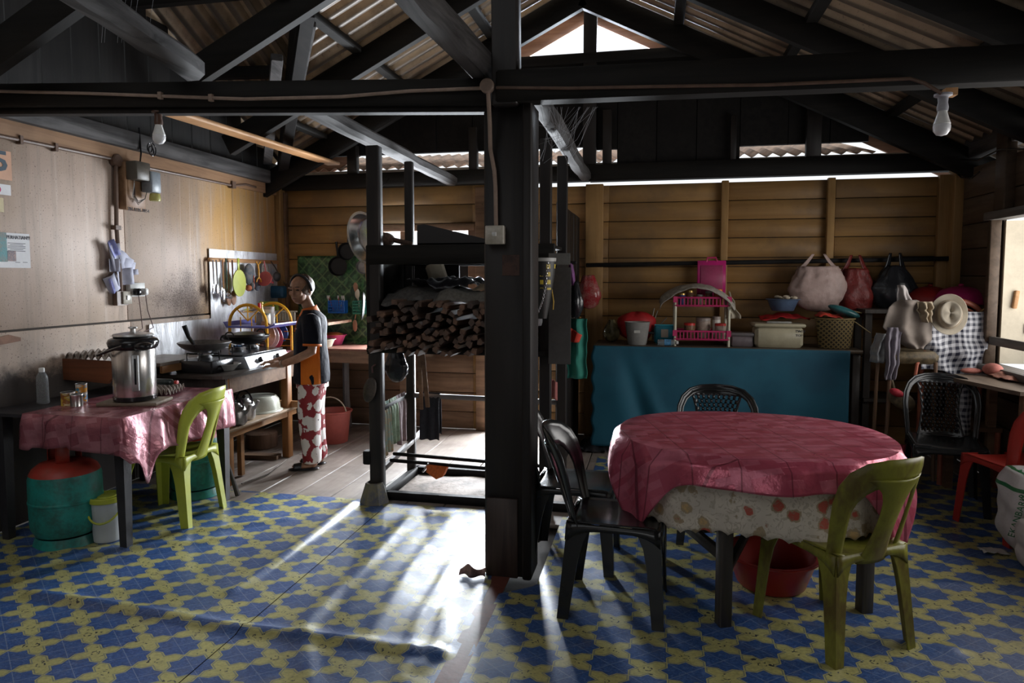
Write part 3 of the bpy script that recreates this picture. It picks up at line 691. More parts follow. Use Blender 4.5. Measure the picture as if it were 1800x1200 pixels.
# bottle
clear = P('clear_plastic', (.85, .88, .9), .12, 0, .05, 5, 0, trans=.85, ior=1.25); frost = P('frosted_plastic', (.50, .52, .53), .25, 0, .1, 5, 0, trans=.7, ior=1.2)
bp = at(76, 708, Z=.75); bo = T('water_bottle', 'empty clear plastic water bottle with white cap by the left wall', 'bottle', (bp.x, bp.y, .747))
B('body', MB().lathe([(.030, 0), (.033, .006)]+[(.033-.0022*(i % 2), .02+.0105*i) for i in range(12)]+[(.031, .155), (.022, .178), (.014, .188), (.013, .195)], n=24), frost, bo, rel=False)
B('cap', MB().lathe([(.0155, .188), (.0155, .21), (.013, .213), (0, .214)], n=20), P('white_plastic', (.75, .75, .73), .4), bo, rel=False)
def tin(px_, py_, r, h, m, label, lid=None):
    q = at(px_, py_, Z=.747); t_ = T('tin_can', label, 'can', (q.x, q.y, .747))
    B('body', MB().lathe([(r, 0), (r*1.03, .003), (r, .006), (r, h-.006), (r*1.04, h-.003), (r, h)], n=26), m, t_, rel=False)
    B('rim', MB().lathe([(r*.97, h), (r*1.05, h), (r*1.05, h+.004), (r*.93, h+.004), (r*.93, h-.004), (.0, h-.005)], n=26), alu, t_, rel=False); return t_
def label_mat(name, a, b, c_):
    m, nt, bs = newmat(name); co = coords(nt); x, y, z = xyz(nt, co); n1 = noi(nt, co, 34, 1); n2 = noi(nt, coords(nt, sc=(1, 1, 2)), 25, 1)
    c = mixc(nt, ss(n1, .48, .52), a, b); c = mixc(nt, ss(n2, .56, .58), c, c_); nt.links.new(c, bs.inputs['Base Color']); bs.inputs['Roughness'].default_value = .35; return m
tin(120, 712, .036, .075, label_mat('yellow_label', (.55, .40, .06), (.30, .12, .03), (.65, .55, .30)), 'yellow and brown printed tin, leftmost of three cans on the pink cloth')
tin(144, 706, .030, .108, label_mat('blue_orange_label', (.06, .22, .40), (.70, .32, .04), (.65, .62, .6)), 'tall blue and orange printed tin behind the bare silver can')
tin(135, 714, .033, .070, steel, 'bare silver can without label in front of the two printed tins')
# wooden box shelf on the wall with egg tray
wbx = T('wall_crate', 'reddish-brown board crate holding an egg tray, left of the thermo pot', 'crate', (-3.5, 3.9, .82))
redwood = WOOD('reddish_brown_board', (.20, .07, .03), (.12, .042, .02), .5, 0, 1, rnd=0)
cl_, cr_ = at(92, 640, Y=3.7), at(196, 640, Y=3.7)
fb = MB().prism([(cl_.x, .835), (cl_.x, .97), (cr_.x, .96), (cr_.x, .855), (cr_.x-.035, .815), (cl_.x+.25, .825)], 3.70, 3.72, lambda u, v, t: V((u, t, v)))
B('front_board', fb, redwood, wbx, smooth=False)
B('shelf', MB().box(((cl_.x+cr_.x)/2, 3.86, .845), (cr_.x-cl_.x, .29, .018)), redwood, wbx); B('side_board', MB().box((cl_.x+.01, 3.86, .90), (.02, .28, .13)), redwood, wbx); B('side_board', MB().box((cr_.x-.01, 3.86, .90), (.02, .28, .12)), redwood, wbx)
pulp = P('grey_paper_pulp', (.36, .31, .27), .9, var=.2, bmp=.4, scale=30)
def eggtray(c, w_, d_, label, rz=0, tilt=0):
    def f(a, b):
        x = (a-.5)*w_; y = (b-.5)*d_; return V((x, y, .022*sin(x/w_*2*pi*6+1.5)*sin(y/d_*2*pi*5+.8)+tilt*x))
    mb = MB().grid(f, 72, 60); R = Matrix.Rotation(rz, 3, 'Z'); mb.v = [R@p+V(c) for p in mb.v]; o = B('egg_tray', mb, pulp, sol=.003, ang=180); tag(o, label, 'egg tray')
eggtray(((cl_.x+cr_.x)/2+.02, 3.85, .985), .30, .30, 'grey pulp egg tray lying on top of the reddish-brown crate')
q = at(285, 688, Z=.77); eggtray((q.x-.03, q.y+.06, .775), .16, .24, 'brown egg tray on the pink cloth right of the thermo pot', .3)
sp_ = T('spray_bottle', 'dark bottle lying on the egg tray right of the thermo pot', 'bottle', (q.x, q.y+.05, .80))
B('body', MB().lathe([(.0, 0), (.018, .003), (.02, .02), (.02, .12), (.008, .135), (.008, .15)], (-.09, 0, .024), 16, Matrix.Rotation(pi/2, 3, 'Y')), P('dark_label', (.05, .07, .07), .3, var=.8, scale=20), sp_, rel=False)
B('cap', MB().lathe([(.009, .145), (.012, .147), (.012, .165), (0, .167)], (-.09, 0, .024), 12, Matrix.Rotation(pi/2, 3, 'Y')), P('red_cap', (.5, .04, .03), .4), sp_, rel=False)
tag(B('green_packet', MB().grid(lambda a, b: V((cr_.x-.06+.13*a, 3.84+.1*b, 1.01+.03*sin(5*a)*sin(3*b+1))), 10, 6), P('green_foil', (.07, .13, .06), .25, var=.7, scale=30), sol=.002), 'crumpled dark green packet on the egg tray by the thermo pot', 'packet')

# ---------------- gas cylinders
teal = P('teal_painted_steel', (.02, .25, .215), .42, 0, .8, 9, .25, .5, dirt=(.03, .075, .06)); gred = P('red_painted_steel', (.36, .035, .022), .42, 0, .4, 7, .15, dirt=(.12, .06, .04))
def gas(loc, label, sc=1.0, rz=.3):
    g = T('gas_cylinder', label, 'gas cylinder', loc, rz); g.scale = (1.07, 1.07, 1.04)
    B('body', MB().lathe([(.10, .045), (.145, .06), (.165, .10), (.168, .18), (.1685, .232), (.172, .236), (.172, .244), (.1685, .248), (.168, .36), (.162, .385)], n=40), teal, g, rel=False)
    B('shoulder', MB().lathe([(.162, .385), (.150, .41), (.12, .435), (.07, .448), (0, .45)], n=40), gred, g, rel=False)
    B('foot_ring', MB().lathe([(.142, .05), (.150, .028), (.158, .0), (.150, .0), (.140, .03), (.135, .05)], n=40), teal, g, rel=False)
    for k in range(3):
        a = k*2*pi/3+.9; B('collar_plate', MB().grid(lambda u_, v_: V((.075*cos(a+(u_-.5)*.85), .075*sin(a+(u_-.5)*.85), .435+.14*v_)), 6, 2), gred, g, rel=False, sol=.004)
    B('collar_ring', MB().tube([(.078*cos(2*pi*k/20), .078*sin(2*pi*k/20), .575) for k in range(21)], .007), gred, g, rel=False)
    B('valve', MB().lathe([(.02, .445), (.016, .48), (.022, .485), (.022, .52), (.01, .525)], n=14), P('brass', (.5, .35, .12), .35, 1), g, rel=False)
    return g
gas((-3.24, 3.19, .004), 'scuffed teal gas cylinder with red top under the left table, left of the white bucket')
gas((-3.08, 4.08, .004), 'teal gas cylinder standing behind the lime chair', rz=1.2)
# white bucket with lime lid
q = V((-2.92, 3.28, 0)); q = at(191, 948, Z=0); bk = T('bucket', 'translucent white bucket with lime lid beside the teal cylinder', 'bucket', (q.x, q.y, .004), .4); bk.scale = (1, 1, 1.13)
milky = P('milky_plastic', (.66, .70, .74), .3, 0, .08, 4, 0, trans=.25, ior=1.3)
B('body', MB().lathe([(.070, 0), (.074, .004), (.086, .20), (.090, .205), (.090, .215), (.084, .215), (.072, .01), (0, .008)], n=36), milky, bk, rel=False)
B('contents', MB().lathe([(0, .009), (.071, .011), (.078, .075), (.03, .088), (0, .092)], n=28), P('white_powder', (.62, .60, .58), .9), bk, rel=False)
B('lid', MB().lathe([(.092, .200), (.095, .203), (.095, .222), (.088, .228), (.08, .222), (.05, .221), (.045, .226), (0, .226)], n=36), lime, bk, rel=False)
B('handle', MB().tube([(.092*cos(a), -.012-.092*sin(a)*1.05, .195-.085*sin(a)) for a in [pi*k/14 for k in range(15)]], .0055), lime, bk, rel=False)

# ---------------- round table
tb = T('round_table', 'oval dining table on dark square legs under floral and pink cloths', 'table', (.47, 3.42, 0))
dkw = WOOD('dark_table_timber', (.07, .06, .052), (.035, .03, .027), .45, 2, 1, rnd=.1)
RA = radians(22); ex = V((cos(RA), sin(RA), 0)); ey = V((-sin(RA), cos(RA), 0)); tc = V((.49, 3.43, 0))
lg = [(-.34, -.36), (.34, -.36), (.34, .34), (-.34, .34)]; LP = [tc+ex*a+ey*b for a, b in lg]
for i, p in enumerate(LP): B('leg', MB().box((p.x, p.y, .36), (.055, .055, .72), rz=RA, ch=.004), dkw, tb)
for i, j in ((0, 1), (1, 2), (2, 3), (3, 0)):
    B('apron', MB().beam(LP[i]+V((0, 0, .66)), LP[j]+V((0, 0, .66)), .025, .08), dkw, tb)
mids = (lerp(LP[0], LP[3], .5), lerp(LP[1], LP[2], .5))
for i, j in ((0, 3), (1, 2)): B('stretcher', MB().beam(LP[i]+V((0, 0, .30)), LP[j]+V((0, 0, .30)), .03, .05), dkw, tb)
B('stretcher', MB().beam(mids[0]+V((0, 0, .30)), mids[1]+V((0, 0, .30)), .04, .05), dkw, tb)
B('brace', MB().beam(LP[0]+V((0, 0, .22)), lerp(LP[0], LP[2], .42)+V((0, 0, .31)), .03, .04), dkw, tb)
def oval(rx, ry, rot=0, e=2.25):
    def f(s):
        a = -2*pi*s; c_, s_ = cos(a), sin(a); x = rx*abs(c_)**(2/e)*(1 if c_ > 0 else -1); y = ry*abs(s_)**(2/e)*(1 if s_ > 0 else -1)
        a2 = rot; return (.47+x*cos(a2)-y*sin(a2), 3.42+x*sin(a2)+y*cos(a2))
    return lambda s: f(-s)
B('tabletop', MB().prism([oval(.60, .49)(k/48) for k in range(48)], .712, .735, lambda u, v, t: V((u, v, t))), dkw, tb)
fl, nt, bs = newmat('floral_lace_cloth'); co = wcoords(nt)
vo = nt.nodes.new('ShaderNodeTexVoronoi'); vo.inputs['Scale'].default_value = 13; nt.links.new(co, vo.inputs['Vector']); dist = Ex(vo.outputs['Distance']); n1 = noi(nt, co, 30, 2); n2 = noi(nt, co, 5, 3)
sepc = nt.nodes.new('ShaderNodeSeparateColor'); nt.links.new(vo.outputs['Color'], sepc.inputs[0]); r_ = Ex(sepc.outputs[0]); g_ = Ex(sepc.outputs[1])
pet = dist+(n1-.5)*.5
c = mixc(nt, ss(n2, .4, .6), (.62, .56, .47), (.50, .45, .38)); c = mixc(nt, (1-ss(pet, .36, .40))*ss(r_, .1, .2)*.85, c, (.30, .22, .12)); c = mixc(nt, (1-ss(pet, .25, .30))*(g_ > .55)*.95, c, (.42, .07, .045)); c = mixc(nt, (1-ss(pet, .22, .28))*(g_ < .3)*.9, c, (.50, .33, .14))
c = mixc(nt, ss(noi(nt, co, 26, 3, .6, 2.5), .54, .58)*.45, c, (.24, .2, .14))
nt.links.new(c, bs.inputs['Base Color']); bs.inputs['Roughness'].default_value = .7
tag(drape('floral_cloth', oval(.615, .505), .738, lambda s: .32+.012*sin(s*50), fl, .018, 17, 12, 360, push=.004, seed=4, hemw=.016), 'cream floral scalloped undercloth hanging below the pink cloth on the round table', 'tablecloth')
def pdrop(s):      # a square cloth on an oval top: four hanging corners
    a = 2*pi*s; out = .10+.02*sin(a*3)
    for ang, h, w_ in ((radians(216), .30, .27), (radians(322), .36, .22), (radians(350), .36, .18), (radians(120), .25, .25), (radians(40), .25, .25), (radians(178), .12, .15)):
        d = (a-ang+pi) % (2*pi)-pi; out = max(out, .10+h*exp(-(d/w_)**2))
    return out
tag(drape('tablecloth', oval(.628, .518), .744, pdrop, pinkc, .026, 15, 12, 300, push=.034, seed=9), 'shiny pink satin cloth spread over the round table, corners hanging', 'tablecloth')
q = at(1350, 1045, Z=0)+V((.03, .12, 0)); ba = T('basin', 'wide red plastic basin on the floor under the round table', 'basin', (q.x, q.y, .006))
B('bowl', MB().lathe([(.0, .0), (.15, .0), (.16, .01), (.205, .14), (.222, .15), (.222, .158), (.20, .155), (.155, .018), (0, .012)], n=44), redp, ba, rel=False)
B('rim', MB().tube([(.221*cos(2*pi*k/44), .221*sin(2*pi*k/44), .153) for k in range(45)], .005), redp, ba, rel=False)
# ================================================================== LEFT WALL FITTINGS
XW = XL+.001
def onwall(px_, py_): return at(px_, py_, X=XW)
pvc = P('brown_painted_conduit', (.14, .085, .06), .45, var=.3, scale=14); pvc2 = P('beige_conduit', (.33, .24, .19), .5, var=.25, scale=12)
# conduit along the top of the wall, down the wall
cp = [onwall(-60, 228), onwall(60, 252), onwall(192, 279)]
cd1 = T('conduit', 'brown conduit pipe running along the top left of the wall to a round box', 'pipe', cp[1])
B('pipe', MB().tube([p+V((.02, 0, 0)) for p in cp], .013), pvc, cd1); B('junction_box', MB().lathe([(.045, 0), (.045, .035), (.038, .042), (0, .043)], onwall(200, 282), 20, Matrix.Rotation(pi/2, 3, 'Y')), pvc, cd1)
for q in ((92, 259), (30, 246)): B('clip', MB().box(onwall(*q)+V((.018, 0, 0)), (.036, .02, .05)), pvc, cd1)
c2 = [onwall(205, 285), onwall(318, 308), onwall(405, 326), onwall(428, 324), onwall(446, 329)]
cd2 = T('conduit', 'thin brown conduit pipe from the round box towards the far corner', 'pipe', c2[1]); B('pipe', MB().tube([p+V((.02, 0, 0)) for p in c2], .012), pvc, cd2); B('clip', MB().box(c2[2]+V((.02, 0, .005)), (.04, .05, .06)), pvc, cd2)
c3 = [onwall(199, 292), onwall(200, 400), onwall(204, 450), onwall(208, 516)]
cd3 = T('conduit', 'upright brown conduit pipe pinning folded papers to the wall', 'pipe', c3[2]); B('pipe', MB().tube([p+V((.022, 0, 0)) for p in c3], .014), pvc, cd3); B('clip', MB().box(c3[1]+V((.02, 0, 0)), (.04, .05, .03)), pvc, cd3)
mt = T('meter_board', 'wooden meter board with black fuse box and grey breaker on the left wall', 'meter board', onwall(222, 330))
a_, b_ = onwall(206, 284), onwall(245, 372); B('backboard', MB().box((XL+.03, (a_.y+b_.y)/2, (a_.z+b_.z)/2), (.06, abs(b_.y-a_.y), abs(a_.z-b_.z)), ch=.004), brnb, mt)
p = onwall(222, 302); bx_ = B('fuse_box', MB().box(p+V((.10, 0, .0)), (.09, .14, .13), ch=.006), P('dark_bakelite', (.10, .09, .075), .4), mt)
p = onwall(243, 325); B('breaker_box', MB().box(p+V((.11, 0, .015)), (.09, .10, .15), ch=.006), P('grey_plastic', (.30, .34, .38), .35), mt)
B('breaker_tag', MB().lathe([(.035, 0), (.04, .01), (.035, .05), (.03, .055)], p+V((.13, .01, -.12)), 16), P('yellow_clear_cap', (.6, .58, .2), .25, trans=.4), mt)
for k in range(3):
    B('cable', MB().tube([onwall(217, 318+k)+V((.09, .0, 0)), onwall(216+k*2, 345)+V((.08, 0, 0)), onwall(226, 360-k*3)+V((.08, 0, 0)), onwall(236, 350)+V((.09, 0, 0)), onwall(238, 335)+V((.1, 0, 0))], .003, 6), gloss if k else P('grey_cable', (.35, .33, .3), .5), mt)
cq = V((XL+.14, onwall(235, 270).y, onwall(235, 270).z)); B('cable_coil', MB().tube([cq+V((.02*sin(a*.3), .035*cos(a), .04*sin(a)+.004*a)) for a in [k*.35 for k in range(38)]], .004, 6), gloss, mt)
B('cable', MB().tube([onwall(226, 300)+V((.09, 0, 0)), onwall(229, 270)+V((.09, 0, 0)), onwall(230, 235)+V((.07, 0, .04))], .006, 6), gloss, mt)
txt_n = 0
def text(s, loc, rot, size, m, parent, name='lettering', ext=.0008, sx=1.0, bold=0):
    c_ = bpy.data.curves.new(name, 'FONT'); c_.body = s; c_.size = size; c_.offset = bold; c_.extrude = ext; c_.align_x = 'LEFT'; c_.align_y = 'BOTTOM'; c_.materials.append(m); c_.resolution_u = 2
    tmp = bpy.data.objects.new('t', c_); COL.objects.link(tmp); dg = bpy.context.evaluated_depsgraph_get(); me = bpy.data.meshes.new_from_object(tmp.evaluated_get(dg)); bpy.data.objects.remove(tmp); me.name = name; o = bpy.data.objects.new(name, me); link(o, parent); o.rotation_euler = rot; off = parent.location if parent else V((0, 0, 0)); o.location = V(loc)-off; o.scale = (sx, 1, 1); return o
WR = (pi/2, 0, pi/2)       # text lying on the left wall, read from +X
ink = P('black_ink', (.03, .035, .05), .6, var=0)
q = onwall(208, 371); text('SIN 0186 0054', (XL+.062, q.y+.02, q.z), WR, .035, ink, mt)
# switch and sockets
sw1 = T('wall_switch', 'single dirty white switch at the foot of the upright conduit', 'switch', onwall(214, 523)); B('back_box', MB().box(onwall(208, 524)+V((.018, 0, 0)), (.036, .10, .10)), pvc, sw1)
p = onwall(213, 523); B('plate', MB().box(p+V((.04, .01, 0)), (.012, .085, .09), ch=.003), P('dirty_white_plastic', (.56, .52, .45), .4, dirt=(.2, .16, .1), var=.5), sw1); B('rocker', MB().box(p+V((.048, .01, 0)), (.01, .02, .03)), P('white_plastic', (.75, .75, .73), .4), sw1)
so = T('wall_socket', 'double wall socket with two plugs whose cords drop to the thermo pot', 'socket', onwall(236, 508)); wp_ = _mc['white_plastic']
p = onwall(234, 509); B('plate', MB().box(p+V((.02, 0, 0)), (.04, .15, .10), ch=.004), wp_, so)
for k, dx in enumerate((-.03, .04)):
    pg = B('plug', MB().box(p+V((.06, dx, -.015)), (.05, .04, .05), ch=.008), gloss if k == 0 else wp_, so)
    e = V((kx-.07+.05*k, ky+.03, 1.15)); B('cord', MB().tube([p+V((.07, dx, -.04)), p+V((.09, dx-.01, -.15)), p+V((.11, dx+.02*(1 if k else -1), -.28)), lerp(p+V((.1, dx, -.3)), e, .6), e], .003, 6), P('dark_red_cord', (.08, .03, .03), .5), so)
# folded papers
pap = P('bluish_white_paper', (.50, .51, .62), .7, var=.12); papb = P('blue_edged_paper', (.30, .32, .62), .7)
fp = T('paper_bundle', 'folded blue-edged papers tucked behind the upright conduit', 'papers', onwall(205, 470))
for (x_, y_, wd, hh, an, m_) in ((190, 437, .06, .12, .5, papb), (196, 452, .10, .18, .25, pap), (214, 457, .16, .09, -.5, pap), (220, 468, .14, .10, -.3, pap), (194, 497, .10, .12, .5, pap), (210, 486, .12, .12, .1, pap), (189, 502, .03, .11, .3, papb), (222, 479, .13, .04, .1, pap), (191, 466, .07, .09, 0, pap)):
    c_ = onwall(x_, y_)+V((.012+random.random()*.02, 0, 0)); mb = MB().grid(lambda a, b: V((.015*sin(5*a+x_)+.02*a, (a-.5)*wd, (b-.5)*hh)), 6, 3); R = Matrix.Rotation(an, 3, 'X'); mb.v = [R@v_+c_ for v_ in mb.v]; B('paper_sheet', mb, m_, fp, sol=.002)
# calendar, yellow slip, notice
peach = P('peach_card', (.62, .36, .24), .6, var=.08); wht = P('white_paper', (.72, .72, .74), .65, var=.06)
a_, b_ = onwall(-30, 258), onwall(20, 318); cal = T('calendar', 'peach wall calendar sheet printed with a big 5, cut by the left frame edge', 'calendar', (XL, b_.y-.1, b_.z))
B('sheet', MB().box((XL+.006, (a_.y+b_.y)/2, (a_.z+b_.z)/2), (.003, b_.y-a_.y, a_.z-b_.z)), peach, cal)
q = onwall(-12, 307); text('5', (XL+.009, q.y, q.z), WR, .16, P('slate_ink', (.06, .09, .12), .6, var=0), cal, sx=1.15, bold=.004)
a2, b2 = onwall(-30, 319), onwall(18, 344); B('lower_slip', MB().box((XL+.006, (a2.y+b2.y)/2, (a2.z+b2.z)/2), (.003, b2.y-a2.y, a2.z-b2.z)), wht, cal)
q = onwall(0, 333); B('red_dot', MB().lathe([(.02, 0), (0, .001)], (XL+.009, q.y-.02, q.z), 16, Matrix.Rotation(pi/2, 3, 'Y')), P('pink_ink', (.6, .05, .15), .6), cal)
a_, b_ = onwall(-20, 345), onwall(6, 373); tag(B('paper_slip', MB().box((XL+.005, (a_.y+b_.y)/2, (a_.z+b_.z)/2), (.002, b_.y-a_.y, a_.z-b_.z)), P('yellow_paper', (.60, .52, .33), .7, var=.05)), 'small yellow paper slip between calendar and white notice', 'paper')
a_, b_ = onwall(-60, 404), onwall(53, 471); no = T('notice', 'white notice headed PERHATIAN!!! with photos and lines of text', 'poster', (XL, (a_.y+b_.y)/2, b_.z))
B('sheet', MB().box((XL+.005, (a_.y+b_.y)/2, (a_.z+b_.z)/2), (.002, b_.y-a_.y, a_.z-b_.z)), wht, no)
q = onwall(10, 421); text('PERHATIAN!!!', (XL+.007, q.y, q.z), WR, .030, ink, no, sx=.85)
B('photo', MB().box((XL+.0075, onwall(0, 434).y, onwall(0, 434).z), (.002, .075, .17)), P('teal_photo', (.03, .20, .22), .4, var=.6, scale=18, dirt=(.25, .1, .04)), no)
B('photo', MB().box((XL+.0075, onwall(19, 450).y, onwall(19, 450).z), (.002, .055, .06)), P('dark_photo', (.05, .05, .08), .4, var=.5, scale=25, dirt=(.6, .3, .2)), no)
for k in range(6): q = onwall(28, 427.5+k*2.7); B('text_line', MB().box((XL+.007, q.y, q.z), (.001, .115-.03*(k % 3 == 1), .003)), ink, no, smooth=False)
for k in (30, 43): q = onwall(k, 461); B('text_line', MB().box((XL+.007, q.y, q.z), (.001, .03, .003)), ink, no, smooth=False)
# aluminium splash sheets
am, nt, bs = newmat('aluminium_flashing'); co = wcoords(nt, (1, 5, 1.2)); n1 = noi(nt, co, 4, 4, .6, 1.0); c = mixc(nt, ss(n1, .35, .65), (.80, .81, .84), (.60, .60, .62)); c = mixc(nt, ss(noi(nt, wcoords(nt), 2.5, 5, .65), .5, .7)*.8, c, (.20, .17, .15))
nt.links.new(c, bs.inputs['Base Color']); bs.inputs['Roughness'].default_value = .42; bs.inputs['Metallic'].default_value = .2; bump(nt, bs, n1, .6, .02)
def wallsheet(name, pts, m, label, cat, x=XL+.008):
    n = len(pts); P3 = [at(a, b, X=x) for a, b in pts]; mb = MB(); mb.add([(x, p.y, p.z) for p in P3]+[(x+.003, p.y, p.z) for p in P3], [tuple(range(n)), tuple(range(n, 2*n))]+[(i, (i+1) % n, n+(i+1) % n, n+i) for i in range(n)]); o = B(name, mb, m, smooth=False); return tag(o, label, cat)
wallsheet('metal_sheet', [(367, 437), (500, 447), (500, 600), (372, 600)], am, 'crumpled aluminium sheet behind the hanging ladles and spatulas', 'metal sheet')
wallsheet('metal_sheet', [(262, 570), (405, 556), (455, 556), (455, 625), (262, 645)], am, 'pale aluminium splash sheet on the wall behind the woks', 'metal sheet', XL+.013)
wallsheet('torn_paper', [(-20, 585), (0, 592), (14, 588), (36, 593), (36, 599), (0, 606), (-20, 606)], P('brown_torn_veneer', (.25, .12, .07), .7), 'torn brown veneer strip low on the left wall at the frame edge', 'veneer')

# ---------------- utensil rail and what hangs from it
XK = XL+.05
def wk(px_, py_, dx=.05): return at(px_, py_, X=XL+dx)
a_, b_ = wk(366, 456, .02), wk(492, 461, .02); tag(B('utensil_rail', MB().beam(a_, b_, .02, .035), newpine), 'thin orange wood rail nailed across the aluminium sheet', 'rail')
stl = P('polished_steel', (.66, .66, .70), .22, .95, .1); woodsp = WOOD('wooden_spoon', (.38, .20, .12), (.26, .13, .08), .6, 2, 1, rnd=0); brassy = P('orange_handle', (.42, .17, .05), .5); greenh = P('dark_green_plastic', (.02, .06, .04), .4)
def ladle(px_, y0, y1, m, hm, label, w_=.035, dx=.05, bowl='oval', cat='ladle', lean=3):
    p0, p1 = wk(px_, y0, dx), wk(px_+lean, y1, dx); t_ = T(cat.replace(' ', '_'), label, cat, p1)
    L = p0-p1; e = p1+L*.28
    B('handle', MB().tube([p0, lerp(p0, e, .5), e], .005, 8, rr=[.007, .006, .004]), hm, t_)
    if bowl == 'oval': B('bowl', MB().ell(p1+L*.14, (.010, w_, L.length*.17)), m, t_)
    elif bowl == 'flat': B('blade', MB().add([p1+V((0, -w_, 0)), p1+V((0, w_, 0)), e+V((0, w_*.7, 0)), e+V((0, -w_*.7, 0))]+[p1+V((.004, -w_, 0)), p1+V((.004, w_, 0)), e+V((.004, w_*.7, 0)), e+V((.004, -w_*.7, 0))], [(0, 1, 2, 3), (4, 5, 6, 7), (0, 1, 5, 4), (1, 2, 6, 5), (2, 3, 7, 6), (3, 0, 4, 7)]), m, t_, smooth=False)
    elif bowl == 'cup': B('bowl', MB().lathe([(0, -.03), (.02, -.026), (.034, -.01), (.036, .0), (.033, 0), (.018, -.022), (0, -.026)], p1+L*.12+V((.02, 0, 0)), 20, Matrix.Rotation(.9, 3, 'Y')), m, t_)
    return t_
ladle(374, 457, 516, stl, stl, 'long flat steel spatula, first on the utensil rail from the left', .03, .05, 'flat', 'spatula')
ladle(380, 457, 516, stl, stl, 'shallow steel spoon hanging second from the left on the rail', .028, .09, 'oval', 'spoon')
ladle(388, 457, 524, stl, stl, 'long steel ladle hanging left of the brown-handled turner', .034, .06, 'oval')
ladle(391, 456, 528, stl, brassy, 'steel turner with brown wooden handle on the utensil rail', .028, .10, 'oval', 'turner')
ladle(397, 454, 528, stl, greenh, 'shiny steel ladle with dark green handle on the rail', .045, .07, 'cup')
ladle(401, 458, 535, woodsp, woodsp, 'long wooden spatula hanging lowest on the rail', .04, .05, 'oval', 'spatula', 2)
ladle(408, 457, 534, woodsp, woodsp, 'wooden spatula touching the left edge of the lime cutting board', .04, .06, 'oval', 'spatula')
q = wk(420, 497, .10); cbt = T('cutting_board', 'oval lime green cutting board hanging by its handle', 'cutting board', q)
top_ = wk(418, 455, .10); bot_ = wk(420, 521, .10); hgt = (top_.z-bot_.z); cw_ = .105
ou = []
for k in range(40):
    a = 2*pi*k/40; ou.append((cw_*.92*sin(a), -cos(a)*hgt*.36))
mb = MB().prism(ou, 0, .008, lambda u, v, t: V((top_.x+t, q.y+u, bot_.z+hgt*.36+v))); B('board', mb, lime, cbt)
B('handle', MB().box((top_.x+.004, top_.y, top_.z-hgt*.15), (.0085, .03, hgt*.34), ch=.003), lime, cbt)
mi = T('oven_mitt', 'grey-blue patterned oven mitt hanging right of the lime board', 'oven mitt', wk(438, 490, .07)); mittm = P('blue_grey_fabric', (.07, .09, .11), .8, var=.6, scale=30, dirt=(.25, .2, .17))
B('pad', MB().ell(wk(438, 482, .07), (.03, .075, .10)), mittm, mi); B('thumb', MB().ell(wk(443, 502, .08), (.025, .03, .045)), mittm, mi); B('cuff', MB().ell(wk(437, 506, .07), (.028, .035, .03)), P('orange_fabric', (.45, .13, .05), .7), mi)
mi2 = T('oven_mitt', 'pale blue-grey cloth hanging under the orange peeler', 'oven mitt', wk(452, 495, .06)); B('pad', MB().ell(wk(452, 498, .06), (.025, .05, .07)), P('pale_blue_fabric', (.16, .19, .24), .8, var=.5, scale=25), mi2)
pe = T('peeler', 'orange forked plastic peeler hanging on the utensil rail', 'peeler', wk(453, 480, .12)); oy = plastic('orange_yellow_plastic', (.75, .36, .02), .35)
B('handle', MB().tube([wk(453, 464, .12), wk(455, 475, .12), wk(455, 488, .12)], .009), oy, pe)
for s_ in (-1, 1):
    B('prong', MB().tube([wk(454, 466, .12), wk(454+s_*4, 460, .12)], .005), oy, pe); B('prong', MB().tube([wk(455, 487, .12), wk(455+s_*3.5, 492, .12), wk(455+s_*4, 496, .12)], .006), oy, pe)
sk = T('skimmer', 'orange stick hanging in front of the blue-grey mitt', 'stick', wk(446, 500, .1)); B('handle', MB().tube([wk(446, 484, .1), wk(447, 506, .1)], .005), P('orange_red', (.6, .12, .05), .5), sk)
st_ = T('strainer', 'round pale strainer behind the pink funnel', 'strainer', wk(466, 474, .07)); B('mesh', MB().ell(wk(466, 474, .07), (.03, .05, .06)), P('pale_mesh', (.42, .38, .34), .7, var=.4, scale=80), st_); B('rim', MB().tube([wk(466, 474, .07)+V((.0, .052*cos(a), .062*sin(a))) for a in [2*pi*k/24 for k in range(25)]], .004), wp_, st_)
fu = T('funnel', 'coral pink plastic funnel with its spout pointing right', 'funnel', wk(472, 492, .14)); coral = plastic('coral_plastic', (.55, .11, .12), .4)
c_ = wk(470, 492, .14); RF = Matrix.Rotation(radians(-15), 3, 'X') @ Matrix.Rotation(radians(-90), 3, 'X')
B('cone', MB().lathe([(.068, -.05), (.072, -.05), (.066, -.03), (.045, .0), (.013, .045), (.009, .10), (.006, .10), (.010, .045), (.042, .0), (.062, -.03)], c_, 30, RF), coral, fu)
B('handle', MB().tube([c_+V((0, -.02, .06)), wk(466, 470, .14), wk(464, 458, .13)], .006), coral, fu)
st2 = T('strainer', 'wire strainer with black handle hanging right of the pink funnel', 'strainer', wk(485, 480, .08)); B('handle', MB().tube([wk(476, 459, .08), wk(484, 470, .08), wk(491, 484, .08)], .005), P('dark_handle', (.06, .03, .03), .5), st2); B('bowl', MB().ell(wk(487, 486, .08), (.03, .05, .05)), P('grey_wire', (.16, .16, .17), .4, .6), st2)
ladle(496, 455, 500, stl, greenh, 'dark ladle hanging in the far corner by the woman head', .03, .05, 'cup')

